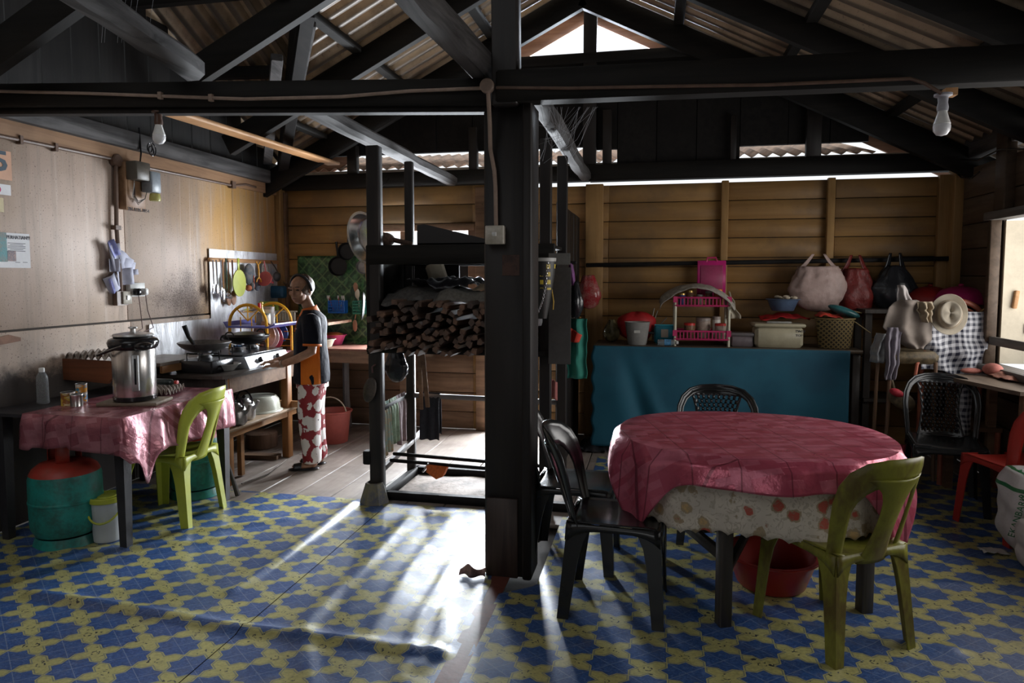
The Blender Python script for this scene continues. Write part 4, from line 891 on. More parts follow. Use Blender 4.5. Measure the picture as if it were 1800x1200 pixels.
# ================================================================== STOVE TABLE AND KITCHEN
XT = -2.93
sw_t = T('stove_table', 'dark-topped stove table with orange timber legs and a lower shelf', 'table', (-3.32, 4.7, 0))
dtop = WOOD('dark_worktop', (.075, .06, .05), (.035, .03, .026), .3, 1, 1, rnd=0, spec=.6)
orw = WOOD('orange_timber', (.40, .18, .055), (.28, .115, .035), .5, 2, .8, rnd=.15); ory = WOOD('orange_rail', (.34, .17, .07), (.22, .11, .045), .5, 1, .8, rnd=.15)
B('worktop', MB().prism([(XL+.02, 4.22), (-3.03, 4.22), (-2.96, 4.24), (XT, 4.30), (XT, 5.36), (XL+.02, 5.36)], .775, .80, lambda u, v, t: V((u, v, t))), dtop, sw_t, smooth=False)
B('apron', MB().box((XT-.03, 4.80, .72), (.025, 1.0, .11)), brownw, sw_t); B('apron', MB().box((-3.33, 4.27, .72), (.76, .025, .11)), dkw, sw_t)
for lx, ly, m_ in ((XT-.05, 4.30, orw), (XT-.04, 5.10, orw), (XL+.08, 4.3, dkw), (XL+.08, 5.3, dkw)): B('leg', MB().box((lx, ly, .385), (.06, .07, .77), ch=.004), m_, sw_t)
B('shelf_board', MB().box((-3.28, 4.72, .405), (.72, 1.06, .022), ch=.003), WOOD('pale_shelf', (.36, .26, .17), (.24, .16, .1), .6, 1, .8, rnd=0), sw_t)
B('shelf_rail', MB().box((XT-.03, 4.70, .37), (.03, 1.02, .05)), ory, sw_t); B('shelf_leg', MB().box((-3.02, 4.52, .19), (.035, .04, .36)), ory, sw_t); B('shelf_rail', MB().box((-3.05, 5.13, .44), (.5, .03, .05)), ory, sw_t)
# wall ledge
lgd = T('wall_ledge', 'weathered wooden ledge along the wall left of the stove', 'ledge', (-3.52, 4.2, .82)); p1 = at(335, 634, X=-3.36)
B('ledge_top', MB().box((-3.54, 4.36, .885), (.38, .50, .022)), WOOD('grey_ledge', (.24, .19, .15), (.15, .12, .1), .5, 1, 1, rnd=0), lgd); B('ledge_rail', MB().box((-3.345, 4.36, .85), (.02, .50, .05)), ory, lgd)
for yv in (4.2, 4.5): B('bracket', MB().box((-3.66, yv, .78), (.12, .04, .17)), brownw, lgd)
blk = P('black_enamel', (.02, .02, .022), .25, var=.2); grubby = P('grubby_steel', (.42, .42, .43), .3, .85, .4, 14)
stv = T('gas_stove', 'two-burner gas stove with pale silver front and black knob', 'stove', (-3.2, 4.75, .80))
B('body', MB().prism([(-3.50, .80), (-2.99, .80), (-3.03, .885), (-3.50, .895)], 4.62, 5.20, lambda u, v, t: V((u, t, v))), P('silver_enamel', (.60, .62, .66), .3, .3, .1), stv, smooth=False)
B('hob_top', MB().box((-3.28, 4.91, .898), (.46, .58, .008), ch=.003), blk, stv)
B('knob', MB().lathe([(.022, 0), (.022, .02), (.016, .024), (0, .024)], (-3.005, 5.03, .85), 16, Matrix.Rotation(radians(72), 3, 'Y')), gloss, stv); B('knob', MB().lathe([(.022, 0), (.022, .02), (.016, .024), (0, .024)], (-3.005, 4.78, .85), 16, Matrix.Rotation(radians(72), 3, 'Y')), gloss, stv)
def burner(c, par):
    B('burner', MB().lathe([(.05, 0), (.055, .012), (.04, .03), (.02, .032), (0, .03)], c, 24), grubby, par)
    for k in range(5):
        a = 2*pi*k/5; d = V((cos(a), sin(a), 0)); B('pan_support', MB().tube([V(c)+d*.12, V(c)+d*.12+V((0, 0, .045)), V(c)+d*.05+V((0, 0, .04))], .005, 6), blk, par)
burner((-3.27, 4.88, .90), stv); burner((-3.27, 5.10, .90), stv)
sv2 = T('gas_ring', 'black cast gas ring under the near grey wok', 'stove', (-3.24, 4.44, .80)); B('frame', MB().box((-3.24, 4.44, .845), (.30, .27, .09), ch=.01), blk, sv2); burner((-3.24, 4.44, .89), sv2)
def wok(c, r, m, label, hm, ang, lip=.02):
    t_ = T('wok', label, 'wok', c); n = 10
    pr = [(r*sin(i/n*1.25)/sin(1.25), r*.42*(1-cos(i/n*1.25))/(1-cos(1.25))) for i in range(n+1)]; pr2 = [(a*.98, b+.005) for a, b in pr[::-1]]
    B('bowl', MB().lathe(pr+pr2, (0, 0, 0), 40), m, t_, rel=False)
    return t_, V((cos(ang), sin(ang), 0)), pr[-1][1]
greywok = P('grey_worn_iron', (.17, .165, .16), .4, .6, .3, 9); blackwok = P('black_iron', (.018, .018, .018), .35, .5, .2)
w1, d1, h1 = wok((-3.24, 4.44, .935), .185, greywok, 'wide grey wok with an upright black handle on the near burner', blk, 0)
B('long_handle', MB().tube([V((.04, -.16, h1-.01)), V((.02, -.20, h1+.06)), V((.0, -.215, h1+.14))], .013, rr=[.012, .014, .018]), gloss, w1, rel=False)
B('loop_handle', MB().tube([V((.05+.035*cos(a), .17, h1+.035*sin(a)*1.1)) for a in [pi*k/12 for k in range(13)]], .006), gloss, w1, rel=False)
w2_, d2, h2 = wok((-3.22, 4.93, .945), .185, blackwok, 'black wok with loop handles on the far burner', blk, 0)
for s_ in (-1, 1): B('loop_handle', MB().tube([V((s_*.03+.04*cos(a), s_*.17, h2+.04*sin(a))) for a in [pi*k/12 for k in range(13)]], .006), gloss, w2_, rel=False)
B('lid', MB().lathe([(.15, h2), (.14, h2+.015), (.06, h2+.03), (0, h2+.033)], n=32), blackwok, w2_, rel=False)
q = at(395, 652, Z=.80); bw = T('glass_bowl', 'white glass bowl in front of the near burner', 'bowl', (q.x, q.y+.03, .801)); B('bowl', MB().lathe([(.045, 0), (.05, .003), (.085, .045), (.098, .05), (.098, .054), (.085, .052), (.045, .008), (0, .006)], n=36), P('milky_glass', (.60, .60, .58), .15, var=.15, scale=25), bw, rel=False)
q = at(425, 616, Z=.86); tag(B('blue_packet', MB().box((q.x, q.y, .905), (.09, .13, .012), rz=.2, ch=.003), P('blue_packet', (.03, .20, .50), .3)), 'flat blue packet lying on the hob beside the black wok', 'packet')
# dish rack
dr = T('dish_rack', 'yellow arched dish rack with a blue plastic top shelf', 'dish rack', (-3.36, 5.33, .80)); yel = plastic('yellow_plastic', (.78, .38, .015), .35); blu = plastic('lilac_blue_plastic', (.17, .18, .52), .35)
def endpanel(y, x0, x1, zt):
    xm = (x0+x1)/2; r = (x1-x0)/2; mb = MB()
    arch = [V((x0, y, .80)), V((x0, y, 1.09))]+[V((xm-r*cos(a), y, 1.09+r*sin(a)*.95)) for a in [pi*k/14 for k in range(15)]]+[V((x1, y, 1.09)), V((x1, y, .80))]
    pan = B('end_frame', mb.tube(arch, .013), yel, dr)
    for zz in (.87, .93, 1.0, 1.06): B('grid_bar', MB().tube([(x0, y, zz), (x1, y, zz)], .004, 6), yel, pan)
    for k in (.3, .6): B('grid_bar', MB().tube([(lerp(x0, x1, k), y, .80), (lerp(x0, x1, k), y, 1.15)], .005, 6), yel, pan)
    for a in (.9, 1.57, 2.2): B('spoke', MB().tube([(xm, y, 1.12), (xm+r*cos(a), y, 1.09+r*sin(a)*.93)], .005, 6), yel, pan)
endpanel(5.22, -3.56, -3.21, 1.2); endpanel(5.62, -3.56, -3.21, 1.2)
B('top_shelf', MB().prism([(-3.58, 1.06), (-3.18, 1.06), (-3.12, 1.09), (-3.12, 1.10), (-3.19, 1.075), (-3.57, 1.075), (-3.60, 1.11), (-3.61, 1.11)], 5.20, 5.64, lambda u, v, t: V((u, t, v))), blu, dr, smooth=False)
B('drip_tray', MB().box((-3.36, 5.42, .815), (.40, .42, .03), ch=.01), plastic('pale_pink_plastic', (.55, .25, .27), .4), dr)
def plate(px_, py_, y, r, m, label):
    c_ = at(px_, py_, Y=y); t_ = T('plate', label, 'plate', c_, 0, None)
    B('dish', MB().lathe([(0, 0), (r*.6, .0), (r*.72, .012), (r, .02), (r, .024), (r*.7, .016), (r*.58, .005), (0, .005)], (0, 0, 0), 36, Matrix.Rotation(radians(-82), 3, 'X') @ Matrix.Rotation(.15, 3, 'Y')), m, t_, rel=False)
plate(462, 588, 5.34, .115, P('copper_pink_plate', (.40, .24, .20), .25, .3), 'pinkish metal plate standing in the yellow dish rack, nearest')
plate(468, 590, 5.42, .12, P('pale_rim_plate', (.48, .38, .36), .25), 'pale plate standing behind the pinkish metal plate')
plate(476, 592, 5.48, .115, plastic('crimson_plastic', (.30, .02, .05), .35), 'crimson plate at the back of the dish rack')
plate(489, 585, 5.62, .09, plastic('blue_plastic', (.02, .12, .40), .35), 'blue plate showing at the right end of the dish rack')
def jar(px_, py_, y, r, h, m, lm_, label, z=1.077, cat='jar', name='jar'):
    c_ = at(px_, py_, Y=y); t_ = T(name, label, cat, (c_.x, y, z)); B('body', MB().lathe([(r*.94, 0), (r, .006), (r, h*.84), (r*.94, h*.86)], n=24), m, t_, rel=False); B('lid', MB().lathe([(r*.96, h*.84), (r*1.02, h*.85), (r*1.02, h*.98), (r*.9, h), (0, h)], n=24), lm_, t_, rel=False); return t_
creamj = P('cream_label_jar', (.60, .54, .42), .35, var=.12); grylid = P('grey_green_lid', (.18, .20, .18), .4)
jar(466, 560, 5.40, .047, .10, creamj, grylid, 'cream jar with grey-green lid on the blue shelf of the dish rack')
jar(473, 555, 5.55, .05, .15, P('white_label_jar', (.60, .56, .50), .35, var=.15), P('taupe_lid', (.30, .25, .22), .4), 'tall white jar with taupe lid behind the cream jar')
bt = T('sauce_bottle', 'glass sauce bottle with red neck on the dish rack shelf', 'bottle', (at(456, 545, Y=5.36).x, 5.36, 1.077)); B('body', MB().lathe([(.026, 0), (.028, .01), (.028, .09), (.012, .13), (.011, .14)], n=20), P('pale_glass', (.5, .5, .5), .1, trans=.6), bt, rel=False); B('neck', MB().lathe([(.0125, .138), (.0135, .14), (.0125, .19), (0, .192)], n=16), plastic('deep_red', (.45, .01, .04), .35), bt, rel=False)
bt = T('sauce_bottle', 'gold-capped bottle just behind the red-necked bottle', 'bottle', (at(460, 545, Y=5.45).x, 5.45, 1.077)); gold = P('gold_foil', (.62, .40, .12), .3, .7); B('body', MB().lathe([(.024, 0), (.026, .01), (.026, .1), (.01, .14), (.01, .17)], n=18), gold, bt, rel=False); B('cap', MB().ell((0, 0, .185), (.015, .015, .015)), gold, bt, rel=False)
ml = T('pot_lid', 'steel pot lid with gold knob resting on the dish rack arch', 'lid', (-3.42, 5.33, 1.10)); B('dome', MB().lathe([(.10, .09), (.095, .10), (.05, .12), (0, .126)], n=28), stl, ml, rel=False); B('knob', MB().ell((0, 0, .14), (.018, .018, .018)), gold, ml, rel=False)
crt = T('drying_crate', 'green-edged white drying crate beyond the dish rack', 'crate', (-3.3, 5.95, 1.05)); whb = P('off_white_plastic', (.58, .55, .47), .4)
a_ = at(462, 533, Y=5.95); b_ = at(500, 556, Y=5.95); xm, wd_ = (a_.x+b_.x)/2, b_.x-a_.x+.12; 
B('side', MB().box((xm-.05, 5.95, a_.z-.03), (wd_*.6, .03, .10), ch=.01), P('lime_panel', (.25, .34, .04), .4), crt)
for k in range(7): B('bar', MB().box((xm+.05+k*.03, 5.93, b_.z), (.012, .02, .09)), whb, crt)
B('rim', MB().beam((xm+.02, 5.93, b_.z+.05), (xm+.26, 5.93, b_.z+.05), .02, .015), whb, crt); B('rim', MB().beam((xm+.02, 5.93, b_.z-.045), (xm+.26, 5.93, b_.z-.045), .02, .015), whb, crt)
tag(B('side_shelf', MB().box((-3.3, 6.02, at(480, 560, Y=5.95).z-.03), (.75, .5, .025)), brownw), 'brown corner shelf behind the dish rack carrying the drying crate', 'shelf')
q = at(488, 513, Y=6.2); tag(B('blue_container', MB().box((q.x, 6.2, q.z), (.16, .1, .12), ch=.015), plastic('dull_blue_plastic', (.02, .10, .20), .4)), 'dull blue container in the dark corner behind the woman face', 'container')
# kettles and basin on the lower shelf
def kettle(px_, py_, yv, r, h, m, label, lean=0):
    c_ = at(px_, py_, Y=yv); t_ = T('kettle', label, 'kettle', (c_.x, yv, .417))
    B('body', MB().lathe([(r*.85, 0), (r, .015), (r, h*.62), (r*.85, h*.85), (r*.5, h*.97), (r*.45, h)], n=32), m, t_, rel=False)
    B('lid', MB().lathe([(r*.48, h*.97), (r*.4, h*1.05), (0, h*1.1)], n=24), m, t_, rel=False); B('knob', MB().ell((0, 0, h*1.15), (.013, .013, .013)), gloss, t_, rel=False)
    B('spout', MB().tube([(r*.8, 0, h*.5), (r*1.3, 0, h*.75), (r*1.5, 0, h*.98)], .014, rr=[.018, .013, .011]), m, t_, rel=False)
    B('handle', MB().tube([(r*.85*cos(a), .0, h*.8+.1*sin(a)) for a in [pi*k/12 for k in range(13)]], .007), gloss, t_, rel=False)
kettle(413, 742, 4.42, .085, .15, P('dark_steel', (.30, .29, .28), .28, .9, .3), 'darker steel kettle on the stove table shelf, by the pink cloth')
kettle(430, 735, 4.60, .08, .15, alu, 'bright aluminium kettle on the stove table shelf, in front of the white basin')
q = at(462, 715, Y=4.95); ub = T('enamel_basin', 'cream enamel basin turned upside down on the stove table shelf', 'basin', (q.x-.02, 4.93, .418)); B('shell', MB().lathe([(.185, 0), (.18, .008), (.165, .015), (.155, .09), (.13, .12), (.05, .128), (0, .13)], n=40), P('cream_enamel', (.56, .56, .47), .25, var=.1), ub, rel=False)
q = at(458, 790, Z=0); tag(B('chopping_block', MB().lathe([(.13, 0), (.135, .01), (.133, .125), (.125, .13), (0, .13)], (q.x-.05, q.y+.1, .002), 28), WOOD('stump_wood', (.20, .12, .08), (.12, .07, .045), .8, 2, 1, rnd=0)), 'round chopping block on the floor under the stove table', 'chopping block')
tag(B('wood_offcut', MB().box((at(460, 805, Z=0).x, at(460, 805, Z=0).y, .018), (.30, .09, .032), rz=.1), brownw), 'flat wood offcut on the floor boards near the woman feet', 'offcut')
tag(B('iron_rod', MB().tube([at(418, 870, Z=.01), at(396, 800, Z=.30)], .010, rr=[.018, .008]), P('dark_iron', (.07, .06, .055), .5, .5)), 'dark iron rod leaning on the stove table leg', 'rod')
tag(B('metal_skewer', MB().tube([at(425, 850, Z=.015), at(470, 833, Z=.012), at(503, 808, Z=.012)], .006), P('worn_iron', (.2, .17, .15), .5, .6)), 'long thin metal rod lying on the kitchen floor', 'rod')

# back counter, bowls, bucket, patterned sheet
bc = T('back_counter', 'rough plank counter along the back wall under the green sheet', 'counter', (-2.6, 6.05, 0)); zc = at(620, 613, Y=5.88).z
cx0, cx1 = -3.4, at(672, 600, Y=5.9).x+.25
B('counter_top', MB().box(((cx0+cx1)/2, 6.12, zc-.012), (cx1-cx0, .50, .022)), P('worn_red_top', (.34, .16, .12), .4, var=.4), bc); B('front_rail', MB().box(((cx0+cx1)/2, 5.87, zc-.075), (cx1-cx0, .03, .11)), WOOD('counter_rail', (.27, .17, .11), (.16, .10, .065), .7, 0, 1, rnd=0, spots=.5), bc)
B('leg', MB().box((cx0+.1, 5.95, zc/2-.06), (.06, .06, zc-.12)), brownw, bc); B('leg', MB().box((cx1-.06, 5.95, zc/2-.06), (.06, .06, zc-.12)), brownw, bc)
q = at(608, 660, Y=6.0); tag(B('drain_pipe', MB().tube([(q.x, 6.0, zc-.12), (q.x, 6.0, .35), (q.x, 6.05, .06)], .032), P('grey_pipe', (.12, .115, .12), .45)), 'grey drain pipe dropping behind the coral bucket', 'pipe')
gm, nt, bs = newmat('green_trellis_oilcloth'); co = wcoords(nt); x, y, z = xyz(nt, co); u1 = fr((x+z)*7)-.5; u2 = fr((x-z)*7)-.5; n1 = noi(nt, co, 22, 3); n2 = noi(nt, co, 4, 3)
c = mixc(nt, ss(n1, .42, .62), (.012, .05, .022), (.06, .16, .06)); c = mixc(nt, (1-ss(mn(ab(u1), ab(u2)), .03, .10))*.5, c, (.16, .26, .10)); nt.links.new(c, bs.inputs['Base Color']); bs.inputs['Roughness'].default_value = .35; bump(nt, bs, noi(nt, co, 10, 3), .3, .01)
a_, b_ = at(522, 450, Y=YB-.03), at(655, 612, Y=YB-.03)
def gsh(u, v):
    x = lerp(a_.x, b_.x, u); z = lerp(zc+.005, a_.z-.0*u, v); return V((x, YB-.02-.03*abs(sin(u*9))*(1-v)**.5*.5+.008*nz(x*6, z*5)-.30*max(0, .05-v)*6, z))
tag(B('oilcloth_sheet', MB().grid(gsh, 40, 30), gm, sol=.002, ang=180), 'dark green trellis-patterned oilcloth hung behind the back counter', 'oilcloth')
def basin(loc, r, h, m, label, cat='bowl', name='bowl', rim=True):
    t_ = T(name, label, cat, loc); B('bowl', MB().lathe([(r*.62, 0), (r*.66, .004), (r*.92, h*.9), (r, h*.95), (r, h), (r*.9, h*.97), (r*.62, .008), (0, .006)], n=36), m, t_, rel=False)
    if rim: B('rim', MB().tube([(r*cos(2*pi*k/36), r*sin(2*pi*k/36), h*.97) for k in range(37)], .004), m, t_, rel=False)
    return t_
q = at(574, 608, Y=6.0); basin((q.x-.03, 6.0, zc), .115, .075, P('cream_plastic', (.62, .57, .45), .35, var=.1), 'cream bowl on the back counter beside the woman elbow')
q2 = at(585, 608, Y=6.15); pb = basin((q2.x-.03, 6.22, zc), .13, .10, plastic('hot_pink_plastic', (.68, .08, .20), .35), 'hot pink bowl on the back counter holding something orange')
B('contents', MB().ell((0, 0, .09), (.10, .10, .035)), P('orange_food', (.50, .14, .03), .6), pb, rel=False)
q = at(588, 776, Z=0); bu = T('bucket', 'coral red plastic bucket with raised white handle on the kitchen floor', 'bucket', (q.x, q.y, .002)); cor2 = plastic('coral_red_plastic', (.50, .12, .10), .42)
B('body', MB().lathe([(.115, 0), (.12, .005), (.148, .27), (.162, .275), (.162, .29), (.148, .29), (.115, .012), (0, .01)], n=40), cor2, bu, rel=False)
B('rim', MB().tube([(.160*cos(2*pi*k/40), .160*sin(2*pi*k/40), .285) for k in range(41)], .006), cor2, bu, rel=False)
B('handle', MB().tube([V((.145*cos(a)+.0, -.05-.02*sin(a), .27+.15*sin(a))) for a in [pi*k/16 for k in range(17)]], .006), P('ivory_plastic', (.58, .48, .36), .4), bu, rel=False)
# wall pans and baskets
def pan(px_, py_, r, m, label, hpx, y=YB-.06, depth=.04):
    c_ = at(px_, py_, Y=y); h_ = at(*hpx, Y=y); t_ = T('frying_pan', label, 'pan', c_)
    B('pan', MB().lathe([(0, 0), (r*.85, 0), (r, depth), (r*.97, depth), (r*.83, .004), (0, .004)], (0, 0, 0), 36, Matrix.Rotation(pi/2, 3, 'X') @ Matrix.Rotation(.12, 3, 'Y')), m, t_, rel=False)
    d = (h_-c_); B('handle', MB().tube([d*.45/d.length*r*2.1, d*.75, d], .011, rr=[.012, .010, .013]), gloss, t_, rel=False)
pan(596, 468, .098, blackwok, 'black frying pan hanging lower left on the kitchen back wall', (591, 425))
pan(611, 442, .088, blackwok, 'black frying pan hanging upper right of the other one', (613, 398), YB-.09)
pan(640, 469, .07, P('dark_steel', (.3, .29, .28), .28, .9), 'small steel pan hanging beside the rack post', (652, 462), YB-.09)
c_ = at(655, 415, Y=5.9); bt2 = T('big_basin', 'large steel basin hanging on edge, cut by the dark rack post', 'basin', c_)
B('bowl', MB().lathe([(0, 0), (.16, 0), (.19, .02), (.225, .09), (.245, .092), (.245, .098), (.22, .096), (.185, .03), (.155, .008), (0, .008)], (0, 0, 0), 48, Matrix.Rotation(radians(105), 3, 'X') @ Matrix.Rotation(radians(-28), 3, 'Y')), P('dark_mirror_steel', (.30, .31, .31), .22, .95), bt2, rel=False); B('wire', MB().tube([(0, 0, .20), (.0, .15, .42), (.0, .45, .60)], .003, 6), blk, bt2, rel=False)
def wallbasket(px_, py_, y, w_, h_, d_, m, label):
    c_ = at(px_, py_, Y=y); t_ = T('wall_basket', label, 'basket', c_)
    for k in range(9): B('slat', MB().box((-w_/2+w_*k/8, 0, 0), (w_*.045, .004, h_)), m, t_, rel=False)
    for k in range(5): B('slat', MB().box((0, -.002, -h_/2+h_*k/4), (w_, .004, h_*.08)), m, t_, rel=False)
    B('back_panel', MB().box((0, d_, 0), (w_, .005, h_*1.1)), m, t_, rel=False); B('floor_panel', MB().box((0, d_/2, -h_/2), (w_*1.04, d_, .02), ch=.004), m, t_, rel=False)
    for s_ in (-1, 1): B('side_panel', MB().box((s_*w_/2, d_/2, 0), (.005, d_, h_)), m, t_, rel=False)
    return t_, c_
wb1, cb1 = wallbasket(591, 539, 6.28, .17, .115, .08, plastic('bright_blue_plastic', (.01, .16, .62), .35), 'bright blue wall basket full of toothbrushes')
for k, (dx, an, m_) in enumerate(((-.08, -.3, stl), (-.05, -.45, coral), (-.0, .1, coral), (.02, .35, wp_), (.065, .05, wp_))):
    tbr = T('toothbrush', ('steel-grey toothbrush leaning out of the blue wall basket at far left', 'pink toothbrush leaning left in the blue wall basket', 'pink toothbrush upright in the middle of the blue wall basket', 'white toothbrush leaning right in the blue wall basket', 'white toothbrush at the right end of the blue wall basket')[k], 'toothbrush', cb1+V((dx, .04, -.04)))
    B('handle', MB().tube([(0, 0, 0), (sin(an)*.07, 0, .085), (sin(an)*.09, 0, .135)], .005), m_, tbr, rel=False); B('bristles', MB().box((sin(an)*.09-.006, 0, .135), (.012, .01, .03)), wp_, tbr, rel=False)
wb2, cb2 = wallbasket(630, 540, 6.28, .12, .12, .08, plastic('teal_green_plastic', (.04, .26, .18), .4), 'teal green wall basket with spatulas beside the rack post')
for k, (x_, y_, l_, m_) in enumerate(((625, 505, .2, woodsp), (620, 512, .16, greenh), (628, 516, .14, creamj))):
    o_ = at(x_, y_, Y=6.31); sp2 = T('spatula', ('wooden spatula standing in the teal wall basket', 'dark green spoon standing in the teal wall basket', 'cream ladle standing in the teal wall basket')[k], 'spatula', cb2+V((.0, .04, -.04))); d = o_-(cb2+V((0, .04, -.04)))
    B('handle', MB().tube([(0, 0, 0), d*.8], .006), m_, sp2, rel=False); B('blade', MB().ell(d, (.026, .008, .05)), m_, sp2, rel=False)
tag(B('wooden_scoop', MB().ell(at(624, 572, Y=6.3), (.025, .012, .06)).tube([at(624, 560, Y=6.3), at(627, 545, Y=6.3)], .006), woodsp), 'wooden scoop hanging under the teal wall basket', 'spoon')
c_ = at(640, 538, Y=6.2); tag(B('skillet', MB().lathe([(0, 0), (.12, 0), (.14, .02), (.137, .02), (0, .004)], c_, 32, Matrix.Rotation(radians(80), 3, 'X') @ Matrix.Rotation(radians(-62), 3, 'Y')), blackwok), 'black skillet hanging edge-on beside the rack post', 'pan')
tag(B('wooden_tray', MB().prism([(-.0, .33), (.06, .36), (.10, -.2), (.055, -.28)], 0, .02, lambda u, v, t: V((at(640, 510, Y=6.3).x+u, 6.3+t, at(640, 510, Y=6.3).z+v))), WOOD('tray_wood', (.28, .18, .10), (.18, .11, .06), .6, 2, 1, rnd=0)), 'tall wooden board hanging beside the rack post', 'board')
# ================================================================== THE WOMAN
skm, nt, bs = newmat('warm_brown_skin'); co = coords(nt); n1 = noi(nt, co, 30, 3); c = mixc(nt, ss(n1, .35, .7), (.40, .215, .135), (.30, .155, .095)); nt.links.new(c, bs.inputs['Base Color']); bs.inputs['Roughness'].default_value = .45; bs.inputs['Subsurface Weight'].default_value = .08; bs.inputs['Subsurface Radius'].default_value = (.02, .008, .004)
pw = T('person', 'woman in navy and orange polo and red floral trousers standing at the stove', 'person', (-2.60, 4.86, 0), radians(203))
HY = radians(58); HC = V((.075, .012, 1.43)); HR = Matrix.Rotation(HY, 3, 'Z') @ Matrix.Rotation(radians(8), 3, 'Y')
def hp(x, y, z): return HR @ V((x, y, z))+HC
bd = MB()
bd.ell((0, 0, .84), (.105, .145, .13)).ell((.012, 0, .97), (.105, .13, .15)).ell((.01, 0, 1.10), (.10, .145, .15)).ell((-.012, 0, 1.18), (.085, .155, .075))
bd.tube([(-.01, 0, 1.20), (.015, 0, 1.28), (.045, .004, 1.36), (.06, .006, 1.42)], .05, 14, rr=[.06, .046, .043, .045])
bd.ell(hp(-.012, 0, .025), (.098, .076, .092), R=HR).ell(hp(.030, 0, -.03), (.062, .058, .075), R=HR).ell(hp(.048, 0, -.068), (.032, .036, .03), R=HR)
bd.ell(hp(.090, 0, -.010), (.016, .011, .024), R=HR).ell(hp(.086, 0, .018), (.014, .009, .02), R=HR).ell(hp(.086, 0, -.020), (.014, .018, .009), R=HR)
for s_ in (-1, 1):
    bd.ell(hp(.078, s_*.030, .032), (.016, .026, .008), R=HR).ell(hp(.066, s_*.036, -.012), (.022, .022, .022), R=HR).ell(hp(-.012, s_*.078, .0), (.020, .010, .033), R=HR)
bd.ell(hp(.083, 0, -.047), (.012, .024, .006), R=HR).ell(hp(.081, 0, -.057), (.012, .020, .007), R=HR)
ARMS = {1: [(-.005, .145, 1.20), (-.02, .195, 1.08), (-.015, .205, .965), (.10, .195, .905), (.215, .16, .862)], -1: [(.0, -.145, 1.20), (.02, -.195, 1.08), (.05, -.20, .965), (.16, -.17, .905), (.27, -.12, .862)]}
for s_, A in ARMS.items():
    bd.tube(A, .03, 12, rr=[.052, .044, .036, .032, .024])
    bd.ell(A[0], (.055, .052, .055)); w_ = V(A[-1]); f = (w_-V(A[-2])).normalized(); f.z = -.12; f.normalize(); sd = f.cross(V((0, 0, 1))).normalized()
    Rh = Matrix((f, sd, f.cross(sd)*-1)).transposed()
    bd.ell(w_+f*.045, (.050, .038, .017), R=Rh).tube([w_-f*.02, w_+f*.03], .02, 10, rr=[.024, .024])
    for k, (o_, L) in enumerate(((-.029, .062), (-.010, .072), (.010, .068), (.028, .052))):
        b0 = w_+f*.070+sd*o_; b1 = b0+f*L*.55+V((0, 0, .004)); b2 = b0+f*L+V((0, 0, -.014)); bd.tube([w_+f*.04+sd*o_*.8, b0, b1, b2], .0085, 8, rr=[.010, .0095, .0085, .007])
    th = -sd*s_*(-1); b0 = w_+f*.02+th*.024; bd.tube([w_+f*.01+th*.01, b0, b0+f*.035+th*.022, b0+f*.062+th*.026+V((0, 0, -.008))], .010, 8, rr=[.012, .011, .010, .008])
for s_ in (-1, 1):
    fx = .02 if s_ > 0 else -.02
    bd.tube([(0, s_*.075, .84), (.01, s_*.08, .62), (.02+fx, s_*.08, .44), (0+fx, s_*.075, .26), (-.01+fx, s_*.07, .09)], .06, 14, rr=[.095, .075, .055, .048, .033])
    bd.ell((-.01+fx, s_*.07, .055), (.04, .034, .04)).ell((.06+fx, s_*.072, .035), (.085, .036, .024))
pw.scale = (1, 1, .972)
body = B('body', bd, skm, pw, rel=False)
rm = body.modifiers.new('r', 'REMESH'); rm.mode = 'VOXEL'; rm.voxel_size = .0045; rm.use_smooth_shade = True
sm2 = body.modifiers.new('s', 'SMOOTH'); sm2.factor = .5; sm2.iterations = 3
dke = P('dark_eye', (.03, .02, .015), .2, var=0)
for s_ in (-1, 1):
    B('eye', MB().ell(hp(.0795, s_*.030, .014), (.008, .015, .0055), R=HR), dke, pw, rel=False); B('eyebrow', MB().ell(hp(.086, s_*.031, .040), (.006, .020, .0035), R=HR), P('brow_grey', (.12, .09, .08), .8), pw, rel=False)
B('lips', MB().ell(hp(.0895, 0, -.052), (.006, .021, .005), R=HR), P('lip_brown', (.26, .10, .08), .5), pw, rel=False)
# hair: greying brown, pulled back under a black headband
hm_ = P('greying_brown_hair', (.07, .045, .032), .5, var=.5, scale=60, st=(1, 1, .3), dirt=(.25, .17, .12))
def hairf(a, b):
    th = (a-.5)*2*pi; ph = b*pi
    x = -cos(th)*sin(ph); y = sin(th)*sin(ph); z = cos(ph)
    front = x > .15
    r = 1.0+.05*nz(a*14, b*9)
    p = V((-.020+x*.105*r, y*.085*r, .028+z*.103*r)); 
    if x > .30-.9*(z-.35): p = V((-.020+x*.093, y*.072, .025+z*.088))   # tucked inside the forehead
    if z < -.45: p = V((-.025+x*.06, y*.06, -.04+z*.03))
    return hp(*p)
B('hair', MB().grid(hairf, 48, 30, close=True), hm_, pw, rel=False, ang=180)
B('headband', MB().tube([hp(.012-.02*(1-sin(a)), .090*cos(a), .012+.114*sin(a)) for a in [-.15+(pi+.3)*k/24 for k in range(25)]], .011, 8), P('black_headband', (.012, .012, .016), .5), pw, rel=False)
